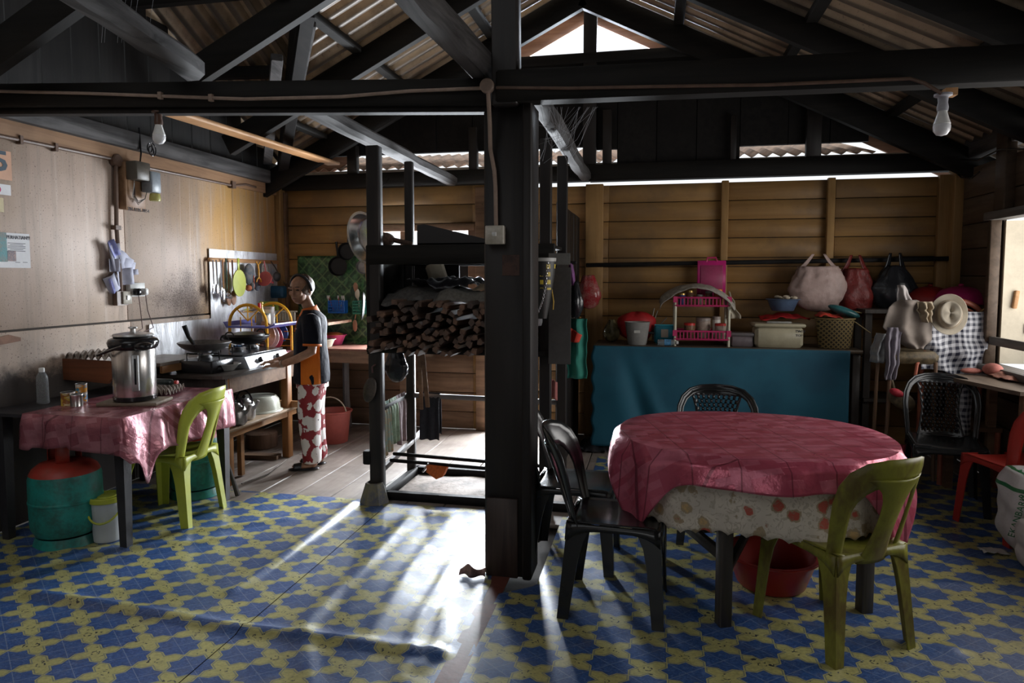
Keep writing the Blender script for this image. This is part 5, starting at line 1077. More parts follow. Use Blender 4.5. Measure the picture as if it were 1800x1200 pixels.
# polo
pm, nt, bs = newmat('navy_and_orange_polo'); co = coords(nt); x, y, z = xyz(nt, co)
side = (y > .045)*(y < .175)*(x > -.065-(1.0-z)*.02)*(x < .075)*(1-(z > 1.02+(x*-1.6)))
bs.inputs['Specular IOR Level'].default_value = .15; c = mixc(nt, side, (.009, .010, .017), (.62, .16, .02)); n1 = noi(nt, co, 8, 4); nt.links.new(c, bs.inputs['Base Color']); bs.inputs['Roughness'].default_value = .75; bump(nt, bs, n1+noi(nt, coords(nt, sc=(1, 1, .4)), 26, 2)*.5, .7, .02)
RW = [(.700, .010, .132, .172), (.76, .008, .134, .176), (.86, .006, .128, .168), (.97, .012, .122, .160), (1.08, .010, .118, .166), (1.16, -.002, .112, .172), (1.215, -.008, .098, .160), (1.255, .002, .070, .110), (1.285, .015, .052, .062)]
def polo(a, b):
    f = b*(len(RW)-1); i = min(int(f), len(RW)-2); q = f-i; z_, cx_, rx, ry = [lerp(RW[i][k], RW[i+1][k], q) for k in range(4)]
    an = 2*pi*a; wr = 1+.030*nz(cos(an)*2, sin(an)*2, z_*7)+.02*sin(an*9+z_*6)*(1-b)**2
    ca, sa = cos(an), sin(an); return V((cx_+rx*wr*abs(ca)**.9*(1 if ca > 0 else -1), ry*wr*abs(sa)**.9*(1 if sa > 0 else -1), z_))
pl = MB().grid(polo, 56, 34, close=True)
for s_, A in ARMS.items():
    P0, P1, P2 = V(A[0]), V(A[1]), V(A[2]); pts = [P0+V((0, -s_*.05, .01)), P0, lerp(P0, P1, .6), lerp(P1, P2, .15), lerp(P1, P2, .55)]; pl.tube(pts, .06, 20, cap=False, rr=[.045, .070, .070, .068, .066])
po_ = B('polo_shirt', pl, pm, pw, rel=False, sol=.004, ang=180)
org = P('orange_trim', (.62, .15, .02), .7, var=.1)
for s_, A in ARMS.items():
    P1, P2 = V(A[1]), V(A[2]); B('cuff', MB().tube([lerp(P1, P2, .50), lerp(P1, P2, .66)], .0675, 20, cap=False), org, po_, rel=False, sol=.004)
def collar(a, b):
    an = (a-.5)*1.75*pi+pi; r1 = lerp(.056, .084, b); return V((.018+r1*cos(an)*.95, r1*sin(an)*1.15, 1.315-.055*b-.02*(1-abs(a-.5)*2)*0-.035*abs(a-.5)*2))
B('collar', MB().grid(collar, 30, 4), org, po_, rel=False, sol=.005, ang=180); B('placket', MB().box((.113, 0, 1.16), (.01, .035, .12), ry=-.25), org, po_, rel=False)
B('badge', MB().box((.112, .07, 1.13), (.006, .04, .012), rz=.5), P('pale_red_stitch', (.4, .15, .15), .7), po_, rel=False)
# trousers
tm, nt, bs = newmat('red_trousers_white_hibiscus'); co = coords(nt, sc=(1, 1, .85)); vo = nt.nodes.new('ShaderNodeTexVoronoi'); vo.inputs['Scale'].default_value = 11.5; vo.inputs['Randomness'].default_value = .75; nt.links.new(co, vo.inputs['Vector']); D = Ex(vo.outputs['Distance']); n1 = noi(nt, co, 34, 2)
c = mixc(nt, 1-ss(D+(n1-.5)*.42, .52, .55), (.24, .012, .02), (.70, .66, .64)); c = mixc(nt, 1-ss(D, .06, .09), c, (.06, .03, .04)); c = mixc(nt, (1-ss(ab(D-.2), .0, .03))*ss(n1, .55, .6)*.4, c, (.35, .32, .34)); nt.links.new(c, bs.inputs['Base Color']); bs.inputs['Roughness'].default_value = .6; bump(nt, bs, noi(nt, coords(nt, sc=(1, 1, .3)), 12, 3), .5, .02)
tr = MB(); TL = [(.74, .0, .098, .08), (.68, .004, .098, .098), (.60, .010, .094, .09), (.48, .018, .086, .082), (.36, .012, .080, .076), (.24, .004, .074, .070), (.14, -.004, .070, .066), (.075, -.006, .066, .062), (.060, -.004, .060, .058)]
for s_ in (-1, 1):
    fx = .02 if s_ > 0 else -.02
    def leg(a, b):
        f = b*(len(TL)-1); i = min(int(f), len(TL)-2); q = f-i; z_, cx_, rx, ry = [lerp(TL[i][k], TL[i+1][k], q) for k in range(4)]; an = 2*pi*a; wr = 1+.05*nz(cos(an)*2, sin(an)*2+s_*3, z_*6)*(1+b)
        return V((cx_+fx*b+rx*wr*cos(an), s_*lerp(.078, .072, b)+ry*wr*sin(an), z_))
    tr.grid(leg, 32, 30, close=True)
tr.grid(lambda a, b: V((.004+lerp(.120, .118, b)*cos(2*pi*a), lerp(.165, .150, b)*sin(2*pi*a), lerp(.66, .74, b))), 40, 6, close=True)
B('trousers', tr, tm, pw, rel=False, sol=.004, ang=180)
shm = P('black_slipper_rubber', (.02, .02, .024), .3)
for s_ in (-1, 1):
    fx = .02 if s_ > 0 else -.02; sh = B('slipper', MB().ell((.055+fx, s_*.072, .012), (.12, .044, .012)), shm, pw, rel=False); B('strap', MB().grid(lambda a, b: V((.07+fx+.06*b, s_*.072+.042*cos(pi*a), .018+.045*sin(pi*a)*(1-.25*b))), 12, 5), shm, sh, rel=False, sol=.004)
wa = V(ARMS[1][-1]); B('watch', MB().tube([wa-V((.018, -.008, -.008)), wa-V((.002, 0, 0))], .028, 18, rr=[.0285, .0275]), P('steel_watch', (.55, .45, .38), .3, .8), pw, rel=False)
# ================================================================== FIREWOOD RACK
rk = T('firewood_rack', 'sooty post rack holding firewood between the big post and the kitchen', 'rack', (-1.25, 4.5, 0))
RX0, RX1, RY0, RY1 = -1.80, -.64, 4.20, 4.82
for x_, y_, wd in ((RX0+.01, RY0, .085), (RX0+.02, RY1, .06), (RX1-.02, RY0, .07), (RX1+.0, RY1, .07)):
    B('upright', MB().beam((x_, y_, .0 if y_ > 4.5 else .02), (x_-.005, y_+.02, 2.34), wd, wd*.9, up=(0, 1, 0)), sootz, rk)
for za, zb, y_ in ((1.575, 1.70, RY0-.02), (1.00, 1.035, RY0-.03), (1.00, 1.035, RY1), (1.575, 1.62, RY1)):
    B('shelf_rail', MB().beam((RX0-.04, y_, (za+zb)/2), (RX1+.04, y_, (za+zb)/2), .03, zb-za), sootx, rk)
B('side_board', MB().box((RX0-.03, 4.5, 1.30), (.02, .66, .62)), soot, rk); B('side_board', MB().box((RX1+.04, 4.45, 1.30), (.02, .55, .62)), soot, rk)
for k in range(5): B('tray_board', MB().box((-1.22, RY0+.07+k*.125, 1.015), (1.16, .115, .022)), sootx, rk)
for k in range(5): B('upper_board', MB().box((-1.22, RY0+.07+k*.125, 1.69), (1.16, .115, .02)), sootx, rk)
B('rail', MB().beam((RX0, RY1, .61), (RX1, RY1, .595), .03, .035), P('grey_painted_rail', (.15, .14, .14), .4), rk)
B('rail', MB().beam((RX0, RY0-.01, .60), (RX0, RY1, .61), .03, .035), soot, rk)
B('rail', MB().beam((RX0-.02, RY0+.06, .16), (RX0+.05, 5.0, .30), .035, .035), P('grey_pole', (.13, .12, .115), .5), rk)
for y_, z_ in ((4.42, .245), (4.36, .215)): B('floor_rail', MB().beam((RX0+.03, y_, z_+.02), (RX1, y_, z_-.01), .02, .022), soot, rk)
B('foot_block', MB().box((RX0-.05, RY0-.02, .30), (.05, .06, .09), ch=.006), soot, rk)
B('back_or_added_board', MB().box((-1.62, RY1+.045, 1.32), (.42, .02, .62)), soot, rk); B('back_or_added_board', MB().box((-1.2, RY1+.02, 1.20), (1.1, .02, .36)), soot, rk)  # second board added behind the sticks to stop light glinting through the gaps
# lino boot around the front foot
tag(B('linoleum_wrap', MB().lathe([(.10, 0), (.085, .05), (.06, .13), (.05, .135), (.055, .05), (.07, .0)], (RX0+.0, RY0-.03, .004), 7), P('folded_lino', (.17, .15, .09), .45, var=.7, scale=12, dirt=(.03, .05, .12))), 'piece of linoleum folded up around the front foot of the firewood rack', 'linoleum scrap')
# firewood: sticks with irregular split ends
fwm, nt, bs = newmat('split_firewood'); co = coords(nt); n1 = noi(nt, coords(nt, sc=(1, .15, 1)), 40, 4); c = mixc(nt, ss(n1, .35, .7), (.20, .105, .065), (.09, .05, .032)); c = mixc(nt, objrand(nt), c, (.06, .04, .032)); nt.links.new(c, bs.inputs['Base Color']); bs.inputs['Roughness'].default_value = .8; bump(nt, bs, n1, .5, .004)
protos = []
for k in range(6):
    n = random.choice((4, 5, 6)); vs = []
    rr = [random.uniform(.75, 1.15) for _ in range(n)]; an = [2*pi*(i+random.uniform(-.25, .25))/n for i in range(n)]
    for yv in (0, .01, .50, .51):
        q = .9 if yv in (0, .51) else 1
        vs += [V((rr[i]*cos(an[i])*.0275*q, yv, rr[i]*sin(an[i])*.0225*q)) for i in range(n)]
    mb = MB().add(vs, [(j*n+i, j*n+(i+1) % n, j*n+n+(i+1) % n, j*n+n+i) for j in range(3) for i in range(n)]+[tuple(range(n)), tuple(range(3*n, 4*n))])
    me_o = B('firewood_stick', mb, fwm, ang=25); protos.append(me_o)
first = set(protos); used_ = set(); cnt = 0
rows = 7; sticks = []
for r_ in range(rows):
    nn = 19-(r_ % 2)
    for i in range(nn):
        x_ = RX0+.08+i*.056+(r_ % 2)*.028+random.uniform(-.007, .007); hmax = 7-(1 if x_ < -1.62 else 0)
        if r_ >= hmax or x_ > RX1-.08: continue
        z_ = 1.05+r_*.044+random.uniform(-.005, .005); p_ = random.choice(protos)
        if p_ in used_: o = p_.copy(); COL.objects.link(o)
        else: o = p_; used_.add(p_)
        o.location = (x_, RY0+.02+random.uniform(-.01, .015), z_); o.rotation_euler = (random.uniform(-.03, .03), random.uniform(0, 6.28), random.uniform(-.05, .05)); cnt += 1
        sticks.append((r_, x_, o))
ORD = 'first second third fourth fifth sixth seventh eighth ninth tenth eleventh twelfth thirteenth fourteenth fifteenth sixteenth seventeenth eighteenth nineteenth twentieth'.split()
for r_ in range(rows):
    for k, (_, _, o) in enumerate(sorted([s for s in sticks if s[0] == r_], key=lambda s: s[1])):
        rw = 'bottom row' if r_ == 0 else ('top row' if r_ == 6 else ORD[r_]+' row up')
        tag(o, f'split firewood stick in the rack, {ORD[k]} from the left in the {rw}', 'firewood', 'firewood sticks in the rack')
for p_ in protos:
    if p_ not in used_: bpy.data.objects.remove(p_)
# papers and bags on the wood
def crumple(name, x0, x1, y0, y1, z, amp, m, label, cat, seed=0, fr_=5, droop=0, n=36):
    def f(a, b):
        x = lerp(x0, x1, a); y = lerp(y0, y1, b); e = min(a, 1-a, b, 1-b); return V((x, y, z+amp*nz(x*fr_, y*fr_, seed)+amp*.5*abs(nz(x*fr_*2.6, y*fr_*2.6, seed))+.02*min(1, e*6)-droop*max(0, .25-b)**1*1.5))
    return tag(B(name, MB().grid(f, n, n//2), m, sol=.003, ang=180), label, cat)
newsp = P('grey_newsprint', (.10, .095, .09), .6, var=.5, scale=40); dkpl = P('dark_shiny_plastic', (.02, .02, .024), .3, var=.3)
crumple('newspaper', -1.74, -1.25, 4.17, 4.6, 1.395, .05, newsp, 'crumpled grey newspaper on the left end of the firewood', 'newspaper', 2, droop=.2)
crumple('plastic_bag', -1.62, -1.10, 4.3, 4.7, 1.44, .07, dkpl, 'dark shiny plastic sheet heaped over the newspapers', 'plastic bag', 5, 9)
crumple('newspaper', -1.36, -1.02, 4.15, 4.5, 1.385, .03, P('folded_newsprint', (.17, .16, .14), .6, var=.4, scale=50), 'folded newspaper sheet drooping over the middle of the firewood', 'newspaper', 8, droop=.15)
crumple('egg_tray', -1.14, -.84, 4.22, 4.6, 1.42, .03, P('tan_pulp', (.24, .19, .13), .9, var=.4, scale=20, bmp=.6), 'tan bundle of egg trays on the right end of the firewood', 'egg tray', 3, 12)
crumple('green_bag', -1.0, -.80, 4.3, 4.55, 1.50, .04, P('shiny_green_plastic', (.02, .30, .12), .2, var=.5), 'shiny green plastic bag at the right above the firewood', 'plastic bag', 1, 10, n=24)
q = at(770, 485, Y=4.75); cb_ = T('cream_box', 'cream cardboard tub standing behind the firewood against the window light', 'box', (q.x, 4.72, 1.46)); B('tub', MB().box((0, 0, .06), (.13, .11, .15), ry=-.3, rz=.4, ch=.02), P('cream_card', (.52, .46, .36), .6, var=.2), cb_, rel=False)
# on the upper shelf
q = at(793, 418, Y=4.4)
bsk, nt, bs = newmat('black_perforated_plastic'); bs.inputs['Base Color'].default_value = (.012, .012, .014, 1); bs.inputs['Roughness'].default_value = .35
bl = T('black_tray', 'long black perforated tray lying tilted on top of the rack', 'tray', (-1.2, 4.45, 1.70)); xa, xb = at(733, 400, Y=4.3).x, at(858, 430, Y=4.3).x
B('side_panel', MB().prism([(xa, 1.705), (xa, 1.835), (xa+.05, 1.84), (xb, 1.735), (xb, 1.705)], 4.30, 4.315, lambda u, v, t: V((u, t, v))), bsk, bl); B('side_panel', MB().prism([(xa, 1.705), (xa, 1.815), (xb, 1.725), (xb, 1.705)], 4.62, 4.635, lambda u, v, t: V((u, t, v))), bsk, bl); B('floor_panel', MB().box(((xa+xb)/2, 4.46, 1.71), (xb-xa, .32, .01)), bsk, bl)
q = at(678, 422, Y=4.35); tag(B('brush_bundle', MB().ell((q.x-.02, 4.36, 1.745), (.075, .09, .05)).tube([(q.x+.04, 4.36, 1.745), (q.x+.17, 4.4, 1.715)], .016), P('brown_fibre', (.16, .10, .075), .95, var=.5, scale=60, bmp=1)), 'brown fibre brush lying on the left end of the rack top', 'brush')
# cloths on the rails
def hang(name, p0, p1, drop, m, label, cat='cloth', off=.02, fold=.012, nf=4, back=.5, seed=0):
    p0, p1 = V(p0), V(p1); d = (p1-p0).normalized(); n_ = V((d.y, -d.x, 0))
    def f(a, b):
        t_ = (b-.5)*2; side = 1 if t_ > 0 else -1; dd = drop*(abs(t_)) if t_ > 0 else drop*back*abs(t_); p = lerp(p0, p1, a+.03*nz(a*4, b*3, seed)); o_ = off*min(1, abs(t_)*6)*side
        return p+n_*(o_+fold*sin(a*nf*2*pi+seed)*abs(t_)+.5*fold*nz(a*6, b*4, seed))+V((0, 0, .02*(1-min(1, abs(t_)*8))-dd*(1+.08*nz(a*3, seed))))
    return tag(B(name, MB().grid(f, 24, 30), m, sol=.004, ang=180), label, cat)
hang('hand_towel', (RX0, 4.27, .62), (RX0, 4.45, .622), .34, P('pastel_patch_fabric', (.20, .30, .27), .9, var=.8, scale=14, dirt=(.40, .22, .10)), 'pastel patchwork towel hanging on the side rail nearest the rack foot', back=.8, off=.014, fold=.022)
hang('hand_towel', (RX0, 4.44, .622), (RX0, 4.56, .624), .30, P('faded_green_fabric', (.20, .27, .19), .9, var=.5, scale=10), 'faded green cloth between patchwork and mauve towels', seed=3, nf=2)
hang('hand_towel', (RX0, 4.56, .624), (RX0, 4.74, .626), .33, P('mauve_grey_towel', (.17, .12, .125), .95, var=.3, scale=30, bmp=.5), 'mauve-grey towel hanging on the side rail next to the rear upright', seed=5, nf=2)
hang('hand_towel', (RX0+.10, RY1, .615), (RX0+.25, RY1, .613), .33, P('black_towel', (.02, .022, .03), .95, var=.3, scale=30, bmp=.5), 'black towel hanging on the rear rail of the rack', seed=7, nf=2, back=.9, off=.03)
br_ = T('hand_brush', 'bright orange brush head hanging over the low rack rails', 'brush', (-1.42, 4.38, .20)); q = at(768, 822, Y=4.38)
B('bristles', MB().prism([(q.x-.055, q.z+.03), (q.x+.085, q.z+.022), (q.x+.055, q.z-.045), (q.x+.01, q.z-.065), (q.x-.06, q.z-.02)], 4.33, 4.40, lambda u, v, t: V((u, t, v))), P('bright_orange_fibre', (.75, .16, .03), .7, var=.3, scale=60, bmp=.6), br_); B('clamp', MB().beam((q.x-.09, 4.36, q.z-.025), (q.x-.045, 4.36, q.z+.04), .06, .012), stl, br_)
# things hanging at the kitchen side of the rack
q = at(655, 665, Y=4.12); hm2 = T('leather_pouch', 'dark worn pouch hanging from the left front upright of the rack', 'pouch', (q.x-.02, 4.14, q.z)); B('body', MB().ell((q.x-.03, 4.14, at(655, 685, Y=4.14).z), (.045, .02, .085), R=Matrix.Rotation(.25, 3, 'Y')), P('worn_dark_leather', (.06, .045, .035), .5, var=.6, scale=12), hm2); B('loop', MB().tube([at(655, 655, Y=4.14), at(654, 645, Y=4.15), at(660, 640, Y=4.16)], .006), P('dark_red_cord', (.08, .03, .03), .5), hm2)
q = at(704, 655, Y=4.7); crm = P('black_bin_liner', (.014, .015, .018), .25, var=.3)
def bag(loc, w_, d_, h_, m, label, seed=0, handles=True, cat='bag', name='plastic_bag', lean=0, hm_=None, top=.5):
    t_ = T(name, label, cat, loc)
    def f(a, b):
        an = 2*pi*a; q = b; prof = (1-(1-min(1, q*2.2))**2)**.5*(1-max(0, q-.5)*2*(1-top))
        r = 1+.13*nz(cos(an)*1.6, sin(an)*1.6+seed, q*3)+.05*sin(an*7+seed+q*5)*q+.08*nz(cos(an)*5, sin(an)*5+seed, q*7)+.07*sin(an*11+seed+2*nz(q*4, seed))*q*q+.05*nz(cos(an)*9, sin(an)*9+seed, q*12)
        return V((cos(an)*w_/2*prof*r+lean*q, sin(an)*d_/2*prof*r, h_*q+.02*h_*nz(an, seed)*q))
    B('body', MB().grid(f, 40, 26, close=True), m, t_, rel=False, ang=180, sol=.002)
    if handles:
        for s_ in (-1, 1):
            def g(a, b): return V((lean+s_*lerp(w_*.42*top*1.2, w_*.10, a**.7)+(b-.5)*.05*(1-a*.5), (b-.5)*.02, h_*(.93+.34*a)))
            B('handle', MB().grid(g, 8, 3), m, t_, rel=False, ang=180, sol=.003)
    return t_
bag((q.x, 4.62, at(704, 672, Y=4.62).z), .17, .10, .25, crm, 'black bag bulging below the firewood tray behind the front upright', 11, False)
for k, (a, b, c_) in enumerate((((737, 620), (741, 720), .03), ((743, 622), (752, 716), .035))): tag(B('hanging_stick', MB().beam(at(*a, Y=4.76), at(*b, Y=4.76), c_, .012), brownw), ('flat wooden stick hanging straight beside the rear upright of the rack', 'flat wooden stick hanging slanted, right of the straight one')[k], 'stick')
# right side of the big post
gbd = P('dark_grey_board', (.075, .072, .07), .6, var=.25)
p0, p1 = at(968, 470, Y=4.15), at(1000, 640, Y=4.15); tag(B('hanging_board', MB().box(((p0.x+p1.x)/2, 4.15, (p0.z+p1.z)/2), (abs(p1.x-p0.x)+.02, .012, p0.z-p1.z)), gbd), 'tall dark grey board hanging right of the big post', 'board')
p0, p1 = at(966, 446, Y=4.12), at(1000, 464, Y=4.12); tag(B('grey_strip', MB().box(((p0.x+p1.x)/2, 4.13, (p0.z+p1.z)/2), (.13, .012, .07)), P('pale_grey_strip', (.16, .16, .15), .5)), 'paler grey strip above the tall dark board', 'board')
wvm, nt, bs = newmat('black_yellow_weave'); co = coords(nt); x, y, z = xyz(nt, co); ck = (fr(x*26+.5) > .5)*(fr(z*22) > .45); zb = (z > .17)*(1-(z > .33)); n1 = noi(nt, co, 9, 1)
c = mixc(nt, ck*zb*(n1 > .44), (.02, .02, .018), (.55, .42, .04)); c = mixc(nt, (z > .335), c, (.4, .4, .38)); nt.links.new(c, bs.inputs['Base Color']); bs.inputs['Roughness'].default_value = .5; bump(nt, bs, ck, .4, .004)
q = at(954, 520, Y=3.95); wb_ = T('woven_basket', 'black basket with yellow weave hanging right of the big post', 'basket', (q.x-.01, 3.98, at(950, 560, Y=3.95).z)); B('body', MB().lathe([(.03, 0), (.05, .10), (.075, .25), (.085, .355), (.080, .355), (.05, .12), (0, .02)], n=24), wvm, wb_, rel=False)
chm = P('chain_steel', (.35, .35, .36), .35, .9); ch_ = T('chain', 'thin steel chain hanging diagonally beside the woven basket', 'chain', at(960, 500, Y=3.88))
cps = [at(964, 462, Y=3.88), at(960, 500, Y=3.88), at(954, 528, Y=3.88), at(946, 548, Y=3.88)]
for k in range(26):
    f = k/25*3; i = min(int(f), 2); p = lerp(cps[i], cps[i+1], f-i); d = (cps[i+1]-cps[i]).normalized(); u1 = V((1, 0, 0)) if k % 2 else V((0, 1, 0)); u1 = (u1-d*u1.dot(d)).normalized()
    B('chain_link', MB().tube([p+d*.009*cos(a)+u1*.005*sin(a) for a in [2*pi*j/10 for j in range(11)]], .0017, 5), chm, ch_)
tag(B('yellow_cord', MB().tube([at(969, 466, Y=4.08), at(970, 510, Y=4.08), at(973, 530, Y=4.08), at(972, 544, Y=4.08)], .004), P('yellow_cord', (.55, .34, .05), .6)), 'yellow cord dangling in front of the dark grey board', 'cord')
purp = P('purple_fabric', (.20, .05, .22), .6, var=.5, scale=14)
tag(B('purple_strap', MB().tube([at(1003, 462, Y=4.38), at(1005, 480, Y=4.39), at(1010, 512, Y=4.4)], .014, rr=[.012, .018, .010]), purp), 'purple strap above the black bag right of the grey board', 'strap')
B('hook_rail', MB().beam((RX1+.02, 4.38, 1.585), (at(1014, 455, Y=4.38).x, 4.38, 1.585), .02, .02), soot, rk)
q = at(1011, 545, Y=4.4); bag((q.x, 4.4, at(1008, 560, Y=4.4).z), .10, .08, .24, crm, 'black plastic bag hanging right of the tall grey board', 21, False, top=.3)
q = at(1033, 540, Y=6.0); sp_b = bag((q.x, 6.1, at(1033, 543, Y=6.1).z), .21, .10, .30, P('clear_bag_red_snacks', (.30, .02, .025), .25, var=.8, scale=16, dirt=(.35, .2, .17)), 'clear bag of red packets hanging near the left end of the rail', 31, False, top=.45)
q = at(1008, 600, Y=4.6); tag(B('green_apron', MB().grid(lambda a, b: V((q.x-.04+.13*a+.01*nz(b*5), 4.6+.02*sin(a*9)+.01*nz(a*4, b*4), lerp(at(1008, 665, Y=4.6).z, at(1008, 560, Y=4.6).z, b))), 12, 16), P('teal_green_cloth', (.02, .20, .15), .8), sol=.004), 'teal green cloth hanging low to the right of the grey board', 'cloth')
q = at(1002, 590, Y=4.5); tag(B('red_cloth', MB().grid(lambda a, b: V((q.x-.03+.08*a+.02*b, 4.575+.015*sin(a*7), q.z-.05+.10*b*(1-.5*a))), 8, 8), P('scarlet_cloth', (.55, .04, .02), .7), sol=.004), 'scarlet cloth peeking over the teal green cloth', 'cloth')
q = at(974, 685, Y=4.35); tag(B('pink_rag', MB().grid(lambda a, b: V((q.x-.015+.035*a, 4.35+.01*sin(a*7), lerp(q.z-.05, q.z+.07, b)-.02*a)), 6, 8), P('faded_pink_rag', (.35, .12, .11), .8), sol=.004), 'small faded pink rag hanging below the grey board', 'rag')
tag(B('glass_jug', MB().lathe([(.03, 0), (.036, .02), (.036, .11), (.03, .13), (.033, .135)], at(943, 572, Y=4.0), 18), P('grey_glass', (.25, .26, .27), .2, trans=.3)), 'small grey glass jar behind the right edge of the big post', 'jar')
tag(B('floor_bag', MB().grid(lambda a, b: V((-.62+.25*a, 5.72+.3*b, .01+.07*abs(nz(a*4, b*4, 3))+.05*sin(pi*a)*sin(pi*b))), 16, 12), dkpl, sol=.002), 'crumpled dark plastic on the floor left of the blue-covered counter', 'plastic bag')
# switch, conduit and box on the big post
px_ = 3.242; SP = [at(858, 158, Y=3.16), at(861, 220, Y=3.20), at(862, 262, Y=3.22), at(869, 300, Y=3.225), at(871, 330, Y=3.225), at(872, 400, Y=3.225)]
cd4 = T('conduit', 'beige conduit pipe dropping down the big post from a round box to the switch', 'pipe', SP[2]); B('pipe', MB().tube(SP, .010), pvc2, cd4); B('junction_box', MB().lathe([(.032, 0), (.034, .003), (.034, .028), (.028, .034), (0, .034)], at(858, 153, Y=3.18), 22, Matrix.Rotation(pi/2, 3, 'X')), pvc2, cd4)
ws = T('wall_switch', 'square grimy switch plate on the front of the big post', 'switch', at(871, 413, Y=3.22)); c_ = at(871, 413, Y=3.225); B('back_box', MB().box(c_, (.092, .05, .088), ch=.004), P('dirty_white_plastic', (.5, .5, .4)), ws); B('rocker', MB().box(c_+V((0, -.028, .003)), (.022, .01, .02), ch=.002), wp_, ws)
cb1_ = [at(-20, 160, Y=3.17), at(150, 164, Y=3.165), at(430, 174, Y=3.17), at(600, 170, Y=3.18), at(720, 160, Y=3.19), at(845, 155, Y=3.19)]
cd5 = T('conduit', 'beige conduit pipe along the left half of the front cross beam', 'pipe', cb1_[2]); B('pipe', MB().tube([p+V((0, -.0, 0)) for p in cb1_], .0085), pvc2, cd5)
for q in ((282, 168), (371, 172)): B('clip', MB().box(at(*q, Y=3.165), (.02, .02, .035)), pvc2, cd5)
cb2_ = [at(872, 154, Y=3.17), at(1000, 155, Y=3.16), at(1150, 152, Y=3.16), at(1350, 149, Y=3.16), at(1530, 141, Y=3.16), at(1600, 138, Y=3.16), at(1625, 146, Y=3.15), at(1655, 164, Y=3.14)]
cd6 = T('conduit', 'brown conduit pipe along the right half of the cross beam to the bare bulb', 'pipe', cb2_[2]); B('pipe', MB().tube(cb2_, .0075), pvc, cd6)
def bulb(px_, py_, Y, label, sm_, gm_, rx=0):
    c_ = at(px_, py_, Y=Y); t_ = T('light_bulb', label, 'light bulb', c_)
    B('holder', MB().lathe([(.034, .0), (.034, -.008), (.020, -.014), (.018, -.035), (.022, -.055), (.020, -.07), (0, -.07)], (0, 0, 0), 24), sm_, t_, rel=False)
    B('collar', MB().lathe([(.0165, -.055), (.018, -.075), (.026, -.105), (.032, -.122), (.030, -.126)], n=24), wp_, t_, rel=False)
    B('globe', MB().lathe([(.030, -.120), (.033, -.132), (.031, -.150), (.020, -.166), (0, -.172)], n=24), gm_, t_, rel=False)
opal = P('opal_white', (.72, .72, .74), .25, var=0)
bulb(278, 196, 3.24, 'unlit white bulb in a brown holder under the left cross beam', P('brown_bakelite', (.09, .045, .03), .35), opal)
bulb(1658, 165, 3.18, 'unlit bulb in a white holder under the right cross beam', P('grey_white_plastic', (.42, .42, .46), .4), opal)
tag(B('bulb_block', MB().box(at(1669, 163, Y=3.2), (.045, .05, .03)), newpine), 'small wooden block above the right-hand bulb', 'block')
# cobwebs
cw = P('cobweb', (.30, .31, .33), .9, var=0)
wb3 = T('cobweb', 'dusty cobweb strung between cross beam and tie beam, right of the big post', 'cobweb', at(990, 200, Y=3.6))
for k in range(26):
    a = at(random.uniform(945, 1060), 188, Y=3.3); b = at(random.uniform(945, 1000), random.uniform(215, 290), Y=random.uniform(3.5, 4.2)); m_ = (a+b)/2+V((0, 0, -.03-random.random()*.04)); B('thread', MB().tube([a, m_, b], .0007, 3), cw, wb3)
w4 = T('cobweb', 'thin cobweb threads hanging from the left tie log', 'cobweb', at(240, 60, Y=3.0))
for k in range(8):
    x_ = random.uniform(180, 300); B('thread', MB().tube([at(x_, -5, Y=2.9), at(x_-5, 30, Y=2.9), at(x_-8, 75, Y=2.95)], .0006, 3), cw, w4)
# ================================================================== RIGHT SIDE
ct = T('long_counter', 'long wooden counter against the back wall behind the blue cloth', 'counter', (.5, 6.1, 0))
CZ = .90; CX0, CX1 = -.50, 1.62
B('counter_top', MB().box(((CX0+CX1)/2, 6.06, CZ), (CX1-CX0, .50, .03), ch=.004), WOOD('dark_counter_top', (.10, .075, .05), (.06, .042, .03), .5, 0, 1, rnd=0), ct)
for x_ in (CX0+.04, .5, CX1-.04):
    for y_ in (5.86, 6.27): B('leg', MB().box((x_, y_, .44), (.06, .06, .88), ch=.004), dkw, ct)
blc, nt, bs = newmat('petrol_blue_cloth'); co = wcoords(nt); n1 = noi(nt, co, 2.5, 4); c = mixc(nt, ss(n1, .35, .7), (.009, .105, .165), (.006, .07, .12)); nt.links.new(c, bs.inputs['Base Color']); bs.inputs['Roughness'].default_value = .7; bump(nt, bs, noi(nt, co, 60, 2), .1, .003)
def bcl(a, b):
    x = lerp(CX0-.01, CX1-.10, a); d = 1-b; z = lerp(.05+.02*sin(a*5), CZ+.012, b); fold = .03*d*exp(-((a-.07-.10*d)/.05)**2)+.035*d*exp(-((a-.16-.16*d)/.035)**2)-.03*d*exp(-((a-.12-.13*d)/.03)**2)
    return V((x-.01*sin(b*30)*(a < .02), 5.795-fold-.008*sin(a*26)*d-.012*nz(a*5, b*2)-.01, z))
tag(B('counter_cloth', MB().grid(bcl, 90, 40), blc, sol=.004, ang=180), 'petrol blue cloth pinned along the front of the long counter', 'cloth')
YC = 5.98
def sit(px_, y=YC): return at(px_, 600, Y=y).x
ZT = CZ+.016
cg = P('cloudy_plastic', (.36, .35, .33), .3, trans=.25, var=.2)
